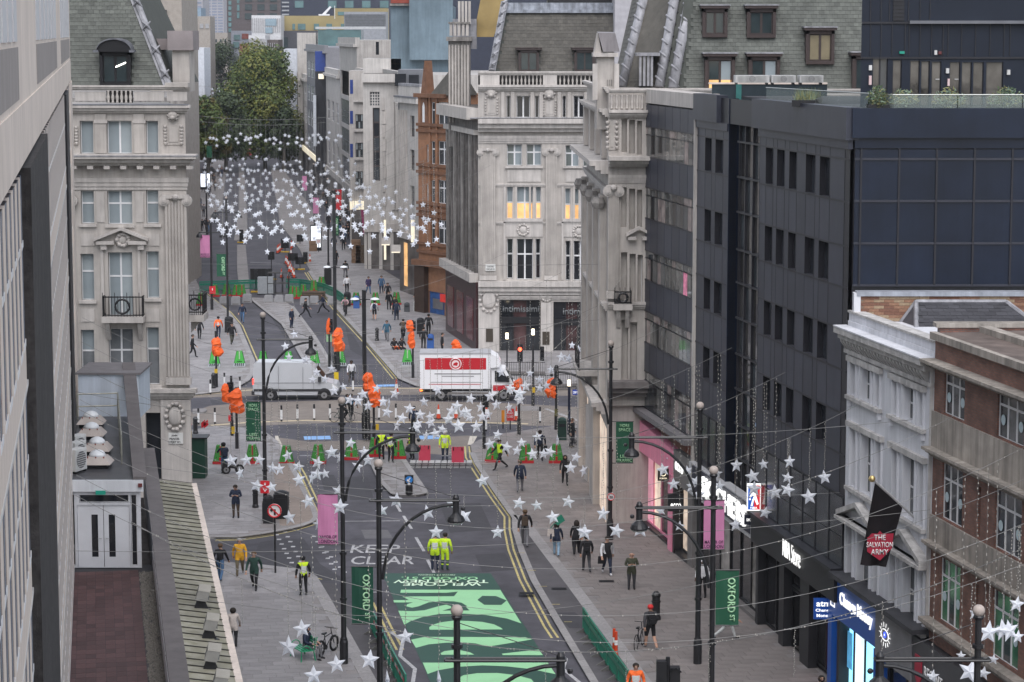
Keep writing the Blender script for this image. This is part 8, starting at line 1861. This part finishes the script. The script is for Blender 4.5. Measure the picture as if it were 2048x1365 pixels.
for q in ((485,646,'man in navy jumper and blue jeans walking on the far left lane','walk',0,'navy','jeans'),(583,657,'white haired man in dark blue coat on the far island','stand',60,'navy','navy'),(611,636,'person in black striding over the far island','stride',80,'black','black'),(646,627,'large blurred dark figure crossing by the concrete blocks','stride',-85,'navy','black'),(399,679,'person in black with a grey backpack on the far left pavement','walk',178,'black','black'),(464,689,'man in dark jacket and camouflage trousers beside the left bin','walk2',20,'black','camo'),(774,683,'man in blue jacket and grey trousers on the far right pavement','walk',-5,'bluej','grey'),(847,698,'person in black near the lorry beside the blue bin','stand',170,'black','black'),(857,672,'person in black walking past the terracotta building','walk',175,'black','black'),(793,642,'person in long dark coat on the far right pavement','walk2',180,'navy','navy'),(737,588,'person in purple coat walking on the far pavement','walk',20,'purple','jeans'),(763,588,'man in bright blue jacket walking toward the junction','walk2',0,'blue','navy'),(694,588,'person with a dark backpack walking away on the far pavement','walk',180,'white','black'),(778,620,'first of the dark pair by the far shop windows','stand',0,'black','black'),(789,632,'second of the dark pair by the far shop windows','walk',10,'black','dkgrey'),(691,556,'person in black walking beyond the mast head','walk2',178,'black','grey'),(672,532,'dark figure beside the far cabinet','stand',40,'black','black'),(668,502,'left of two men in dark suits on the far pavement','walk',0,'navy','black'),(687,501,'right of two men in dark suits on the far pavement','walk2',0,'black','black'),(385,716,'person in black at the left edge of the far pavement','walk',90,'black','black'),(834,612,'shop keeper in dark clothes in the terracotta doorway','stand',-40,'black','black'),(776,602,'person seated low by the far shop front','bend',0,'dkgrey','black'),(884,712,'person in black close to the lorry roof by the pub front','stand',90,'black','black')):
 u,v,l,po,f,tp,lg=q; P_(u,v,l,po,f,random.Random(u).uniform(1.7,1.86),tp,lg,hair='hairg' if u==583 else 'hair',coat=1 if 'coat' in l or 'jacket' in l else 0,hk='short',sleeve=None)
a=P_(437,676,'worker in an orange jacket walking away on the far left pavement','walk',180,1.8,'orange','navy',hk='beanie',hair='black',band='silver'); a=P_(749,641,'person in white top and black shorts walking away on the far pavement','walk',180,1.78,'white','black',shin='skin',shoes='white'); bag(a,'dark backpack on the walker in black shorts',col='navy')
random.seed(77)
for k in range(84):                                            # the crowd up the street, small in the picture
 u,v=random.uniform(640,700),random.uniform(352,490); u += (v-420)*.55+random.uniform(-10,22)
 if k % 4==0:u,v=random.uniform(392,432),random.uniform(340,470); u += (440-v)*.15
 P_(u,v,'small dark dressed pedestrian in the far crowd on the right pavement' if k % 4 else 'small dark dressed pedestrian in the far crowd on the left pavement',random.choice(('walk','walk2','stand')),random.choice((0,180,20,160)),random.uniform(1.65,1.82),random.choice(('black','navy','dkgrey','brown','black','grey')),random.choice(('black','navy','jeans','dkgrey')),hk='none',grp='pedestrians in the far crowd, '+('right' if k % 4 else 'left'))
# bicycles
def bike(p,rot,lab,col='black',fat=.02,s=1.0):
 t=thing('bicycle',lab,'bicycle',p,rot); r=.34; tm=M('bike_'+col,CL[col],.4)
 for x in (-.52,.52):
  w_=MB(tyre).tube([(x+cos(a*pi/10)*(r-fat),0,r+sin(a*pi/10)*(r-fat)) for a in range(21)],fat,6,cap=False).build('wheel',t); b=MB(rim); [b.tube([(x,0,r),(x+cos(a*pi/5)*(r-fat),0,r+sin(a*pi/5)*(r-fat))],.004,3) for a in range(10)]; b.build('spokes',w_)
 b=MB(tm)
 for q in (((-.52,0,r),(-.12,0,.3)),((-.12,0,.3),(-.22,0,.82)),((-.52,0,r),(-.19,0,.72)),((-.12,0,.3),(.34,0,.66)),((-.2,0,.74),(.32,0,.8)),((.3,0,.9),(.52,0,r))):b.tube(q,.02,6)
 b.build('frame',t); b=MB(blackf); b.tube([(.3,0,.88),(.28,0,1.02)],.018,5); b.tube([(.3,-.3,1.02),(.28,0,1.02),(.3,.3,1.02)],.016,5); b.build('handlebar',t); MB(blackf).prism([(-.34,-.07,.86),(-.08,-.03,.86),(-.08,.03,.86),(-.34,.07,.86)],(0,0,.06)).build('saddle',t); MB(blackf).hcyl((-.12,-.03,.3),.1,.03,10).build('crank',t)
bike(G(1279,1296,KZ),1.25,'dark grey bicycle wheeled by the man with the red beanie','dkgrey'); eb=bike(G(655,1308,KZ),1.1,'black fat tyred electric bicycle on its stand beside the green bench','black',.05)
for u,v,l,tp,f,c in ((806,684,'cyclist in dark clothes on the far right pavement','brown',178,'black'),(691,634,'cyclist in a pink shirt near the concrete blocks','pink',0,'black'),(684,845,'rider in blue on a green hire bicycle behind the stars','bluej',90,'green')):
 p=G(u,v,.02); bike(p,R(f)-pi/2,'bicycle under the '+l,c); P_(u,v,l,'cycle',f,1.75,tp,'black',p=p+Vector((0,0,.12)))
t=thing('moped','dark moped pushed by the helmeted man','moped',G(462,948,KZ),.4); wheel(t,-.3,-.08,.26,.14); wheel(t,.5,-.08,.26,.14); b=MB(blackf); b.prism([(-.55,-.12,.45),(.2,-.12,.3),(.35,-.12,.85),(.2,-.12,.9),(.1,-.12,.55),(-.5,-.12,.75)],(0,.26,0)); b.tube([(.3,-.3,.98),(.3,.3,.98)],.02,5); b.build('body',t)
# bench and the sitting people
def bench(p,rot):
 t=thing('bench','small bright green metal bench on the left pavement','bench',p,rot); g=M('bench_green',(.015,.25,.12),.4)
 for k in range(4):MB(g).box(-.6,.6,-.3+k*.14,-.2+k*.14,.43,.46).build('slat',t)
 for k in range(3):MB(g).box(-.6,.6,.26+k*.03,.29+k*.03,.55+k*.14,.65+k*.14).build('slat',t)
 for e in (-.58,.55):
  b=MB(g); b.tube([(e,-.3,0),(e,-.28,.44),(e,.25,.44),(e,.4,.98)],.025,6); b.tube([(e,.32,0),(e,.24,.44)],.025,6); b.tube([(e+.0,-.28+.2*(1-cos(a*pi/6)),.44+.22*sin(a*pi/6)) for a in range(7)],.022,5); b.build('side_frame',t)
bench(G(606,1318,KZ),-1.1); P_(614,1312,'person in a dark hoodie and grey trousers sitting on the green bench','sit',70,1.78,'navy','grey',hk='hood',hair='navy',p=G(610,1318,KZ)+Vector((.05,.05,0)))
for u,v,l in ((788,699,'left of two people sitting on the pavement by the wrapped signals'),(803,699,'right of two people sitting on the pavement by the wrapped signals')):P_(u,v,l,'sit',20,1.7,'black','black',hk='hood',hair='black',p=G(u,v,KZ)+Vector((0,0,-.34)))
t=thing('carrier_bag','orange carrier bag between the two sitting people','bag',G(794,699,KZ)); MB(orangeM).prism([(-.22,-.1,0),(.22,-.1,0),(.14,-.1,.26),(-.16,-.1,.28)],(0,.2,0)).build('pack',t)
# ------------------------------------------------ hanging stars
paper=M('star_paper',(.92,.94,.97),.5,.04,3); _n,_l=paper.node_tree.nodes,paper.node_tree.links; _t,_x=_n.new('ShaderNodeBsdfTranslucent'),_n.new('ShaderNodeMixShader'); _t.inputs[0].default_value=(.8,.82,.88,1); _x.inputs[0].default_value=.5; _l.new(_n['Principled BSDF'].outputs[0],_x.inputs[1]); _l.new(_t.outputs[0],_x.inputs[2]); _l.new(_x.outputs[0],_n['Material Output'].inputs[0]); 
wireM,fairy=M('festoon_wire',(.2,.2,.195),.5,metal=.3),M('fairy_bulb',(.42,.4,.36),.4,.1,5)
sv_=[]
for k in range(10):a=pi/2+k*pi/5; r=.5 if k % 2==0 else .225; sv_.append((r*cos(a),0,r*sin(a)))
sv_ += [(0,-.1,0),(0,.1,0)]; star_me=bpy.data.meshes.new('hanging_star'); star_me.from_pydata(sv_,[],[(k,10,(k+1) % 10) for k in range(10)]+[((k+1) % 10,11,k) for k in range(10)]); star_me.materials.append(paper)
sb0=MB(wireM); sb0.box(-.004,.004,-.004,.004,0,1.0)
random.seed(4)
for k in range(26):x,y,z=random.gauss(0,.02),random.gauss(0,.02),(k+.5)/26; sb0.box(x-.011,x+.011,y-.011,y+.011,z-.006,z+.006,m=fairy)
string_me=sb0.mesh('light_string')
ROWS={}
def wire_z(y,x):
 xc=-.175*(y-100)-3.5; zc=8.9 if y<84 else (7.7 if y<112 else (7.5 if y<160 else 10.9)); zc=13.0 if y>300 else zc
 return zc+3.2*((x-xc)/13.0) ** 2
def hang(u,v,size,lab,grp,y=None,drop=None,cnt=[0]):
 if y is None:
  y=F*.6/size; y=min(y,(CAM_H-5.0)*F/(v-HOR)); y=max(60,min(y,205))
  y=min(y,on_line(min(max(u,1300),2100),6).y-5 if u>1290 and v>880 else 999); y=min((63,66,72,78,88,97,105,116,128,142,158,178,200),key=lambda r:abs(r-y))
 p=PY(u,v,y); s=min(.78,1.1*size/F*(y+2.4)) if size>13 else .55
 o=link('hanging_star',star_me,None,p,(random.uniform(-.12,.12),random.uniform(-.25,.25),random.uniform(-.5,.5)+(1.1 if size<14 and y<130 else 0)),lab,'star',grp); s_=.66 if size<20 and y<130 else s; o.scale=(s_,)*3
 top=max(wire_z(y,p.x),p.z+.8); c=link('light_string',string_me,None,p+Vector((0,0,s_*.5)),random.uniform(0,3)); c.scale=(1,1,max(.3,top-p.z-s_*.5)); c.parent=o; c.matrix_parent_inverse=(Matrix.Translation(p) @ o.rotation_euler.to_matrix().to_4x4() @ Matrix.Scale(s_,4)).inverted()
 ROWS.setdefault(y,[]).append(p.x); return o
NEAR={'white star over the left pavement and side street':'493,921,26 462,922,27 518,920,24 575,912,12 545,937,16 559,939,13 596,934,19 598,960,16 623,957,10 480,947,13 513,972,16 543,975,22 616,1003,28 579,1036,15 636,1049,24',
'white star hanging over the carriageway left of the island':'635,926,27 663,905,28 681,915,26 701,887,22 729,905,25 715,933,25 736,921,15 634,949,18 650,948,20 677,983,27 680,1014,33',
'white star above the near carriageway':'793,1001,31 764,1022,27 855,1026,32 901,1008,20 872,1065,29 928,1034,33 965,962,28 995,1065,28',
'large white star low over the left foreground':'604,1258,37 577,1294,44 627,1351,39 673,1329,16 739,1320,39 811,1274,33 775,1360,12 878,1360,12',
'white star over the right pavement walkers':'1038,1007,27 1074,1011,23 1136,1004,27 1106,1035,27 1152,915,21 1141,936,17 1167,942,13 1206,1028,16 1169,1065,32 1233,1062,30 1281,1059,34',
'white star before the pink shop and shoe store':'1343,919,22 1326,940,27 1347,969,25 1322,1022,20 1359,1053,21 1376,942,21 1383,974,25 1397,990,27 1392,963,22 1434,947,21 1436,1011,31 1439,972,22 1473,931,28 1471,1050,27',
'white star before the charcoal building':'1505,953,29 1508,978,30 1527,929,21 1530,1026,25 1550,985,15 1575,956,23 1575,980,28 1579,924,26 1618,994,17 1649,955,28',
'large white star in the lower right corner':'2034,1209,32 1950,1228,28 1977,1265,45 2006,1260,15 2019,1262,17 2036,1274,27 1922,1312,20 1940,1344,46 1967,1347,28 1987,1319,21 1865,1354,30',
'white star in the cluster over the junction':'753,778,18 766,804,22 774,825,16 778,807,8 804,837,15 790,788,19 819,818,16 848,804,21 840,830,15 875,781,20 861,834,22 861,846,18 831,858,26 836,848,20 794,852,12 871,868,18 884,859,20 852,872,5 903,823,23 897,839,25 914,813,24 917,852,29 926,827,18 933,825,24 939,836,20 953,854,26 941,798,19 965,834,22 961,815,8 977,830,10 980,793,18 993,810,19 995,870,21 980,889,24 1013,895,14 1043,886,20 1034,902,20 1065,909,24 1075,874,20 1087,908,21 1100,904,23 1115,881,12',
'white star above the silver van and island':'589,669,17 571,693,17 578,715,10 612,720,20 633,745,17 663,738,17 625,760,12 650,758,17 668,782,20 687,774,16 699,800,18 716,802,18 726,789,17 736,812,16',
'white star before the stone quadrant':'1198,620,14 1211,640,15 1226,642,8 1188,678,17 1144,691,11 1157,698,10 1174,711,14 1123,715,22 1137,718,19 1159,723,16 1102,740,17 1060,747,16 1079,760,18 1002,745,19 1018,816,13 1020,778,24 1039,787,27 1051,773,23 1039,801,14 1079,777,18 1093,772,18',
'small white star before the orange terracotta building':'868,426,13 857,440,12 846,410,10 826,433,14 836,456,12 813,457,10'}
for l,s in NEAR.items():
 Q=[tuple(map(float,q.split(','))) for q in s.split()]; so_=sorted(Q); ch_=[so_[i:i+14] for i in range(0,len(so_),14)]
 for q in Q:hang(*q,l+(', '+ORD(so_.index(q),len(Q),LEFTR) if len(Q)<16 else [', '+ORD(sorted(c,key=lambda r:r[1]).index(q),len(c),('highest','lowest'))+' at '+('left','centre','right','far right')[i if len(ch_)>2 else i*2] for i,c in enumerate(ch_) if q in c][0]),l.replace('white star','white stars').replace('large ',''),y=200 if 'terracotta' in l else None)
random.seed(15); nfar=0; sb1=MB(paper)
for y in (186,194,202,211,220,230,240,250,262,276,292):
 for k in range(34):
  x=-.138*(y-190)-5.5-18*(k+random.random())/34; z=random.gauss(9.3,.45) if k % 3 else random.gauss(10.0,.3)
  u,v=UV((x,y,z))
  if nfar<108 and k % 2==0:hang(u,v,12.0,'small white star in the dense canopy over the far street','small white stars over the far street',y=y); nfar += 1
  else:sb1.add([Matrix.Rotation(random.uniform(-.7,.7),3,'Z') @ Vector(q)*.53+Vector((x,y,z)) for q in sv_],[tuple(f.vertices) for f in star_me.polygons]); sb1.box(x-.006,x+.006,y,y+.012,z+.2,wire_z(y,x),m=wireM)
for y,n,zz0 in ((322,34,11.4),(330,20,10.4),(470,34,12.4),(490,30,13.0),(510,26,13.5)):
 for k in range(n):x=-.138*(y-190)-4-19.5*(k+random.random())/n; z=zz0+random.gauss(0,.35); sb1.add([Vector(q)*.6+Vector((x,y,z)) for q in sv_],[tuple(f.vertices) for f in star_me.polygons]); sb1.box(x-.008,x+.008,y,y+.015,z+.2,z+2.4,m=wireM)
 sb1.tube([(-.138*(y-190)-4-2*k,y,zz0+2.4+.6*((k-5)/5) ** 2) for k in range(11)],.02,4,m=wireM)
sb1.build('far_stars',None,kind='stuff')
# the wires they hang from, wall to wall
names=0
WN=('the big stars nearest the lower right corner','the big stars over the head of the left bench','the stars at the near OXFORD banners','the stars over the near end of the road print','the stars before the sports store fascia','the stars over the two marshals','the stars by the KEEP CLEAR lettering','the stars over the keep left disc','the stars above the near wedge barriers','the stars over the near edge of the junction','the stars over the crossing bollards','the stars before the van and lorry','the stars behind the lorry','the stars above the ramped barriers','the stars over the concrete blocks','the first dense row over the far street','the second dense row over the far street','the third dense row over the far street','the fourth dense row over the far street','the fifth dense row over the far street','the sixth dense row over the far street','the seventh dense row over the far street','the eighth dense row over the far street','the ninth dense row over the far street','the farthest dense row over the street','the last row before the trees')
for y in sorted(ROWS):
 xl,xr=-.1735*(y-103)-(18.5 if y<118 else 13),-.18*(y-94)+11.6
 if y>160:xl,xr=-23.5-.138*(y-190),-3.2-.138*(y-190)
 pts=[(xl+(xr-xl)*k/24,y,wire_z(y,xl+(xr-xl)*k/24)) for k in range(25)]
 t=thing('festoon_wire','thin wire carrying '+WN[names],'wire',pts[0]); b=MB(wireM); b.tube([Vector(q)-Vector(pts[0]) for q in pts],.0075,4); b.build('cable',t); b=MB(fairy); random.seed(int(y))
 for k in range(24 if y<100 else 0):f=random.random()*24; i=int(f); q=Vector(pts[i]).lerp(Vector(pts[i+1]),f-i)-Vector(pts[0]); b.box(q.x-.014,q.x+.014,q.y-.014,q.y+.014,q.z-.02,q.z+.012)
 if b.f:b.build('bulbs',t,kind='stuff')
 names += 1
for k,(u0,v0,y0,u1,v1,y1,sag) in enumerate(((140,782,92,1860,836,82,1.2),(128,958,84,2040,1100,72,4.6),(145,912,90,1690,985,90,.8),(135,1102,80,1860,1020,80,.5),(400,528,150,1280,528,122,.1),(400,668,130,1200,640,122,.3),(1280,512,122,640,905,112,2.5),(300,1180,76,2048,960,70,2.2))):
 a,c=PY(u0,v0,y0),PY(u1,v1,y1); t=thing('catenary_cable',('upper pale cable from the concrete block to the white stucco building','bright lit cable sagging low across the whole foreground','cable running past the white pavilion to the charcoal building','straight pale cable above the road print','fine straight cable across the far side of the junction','fine straight cable across the middle of the junction','lit cable falling from the glass curtain building toward the left','fine cable crossing the bottom of the view to the brick building')[k],'cable',a)
 pts=[(c-a)*(j/24)-Vector((0,0,sag*4*(j/24)*(1-j/24))) for j in range(25)]; MB(wireM).tube(pts,.014 if k==1 else .008,4).build('cable',t)
 if k in (1,6):
  b=MB(fairy); random.seed(k)
  for j in range(150):f=random.random()*23.99; i=int(f); q=pts[i].lerp(pts[i+1],f-i)+Vector((random.gauss(0,.02),0,random.gauss(0,.02))); b.box(q.x-.014,q.x+.014,q.y-.014,q.y+.014,q.z-.018,q.z+.014)
  b.build('bulbs',t,kind='stuff')
  for j in range(3,23,2):n_=link('light_string',string_me,t,pts[j]-Vector((0,0,1.6))); n_.scale=(1,1,1.6)
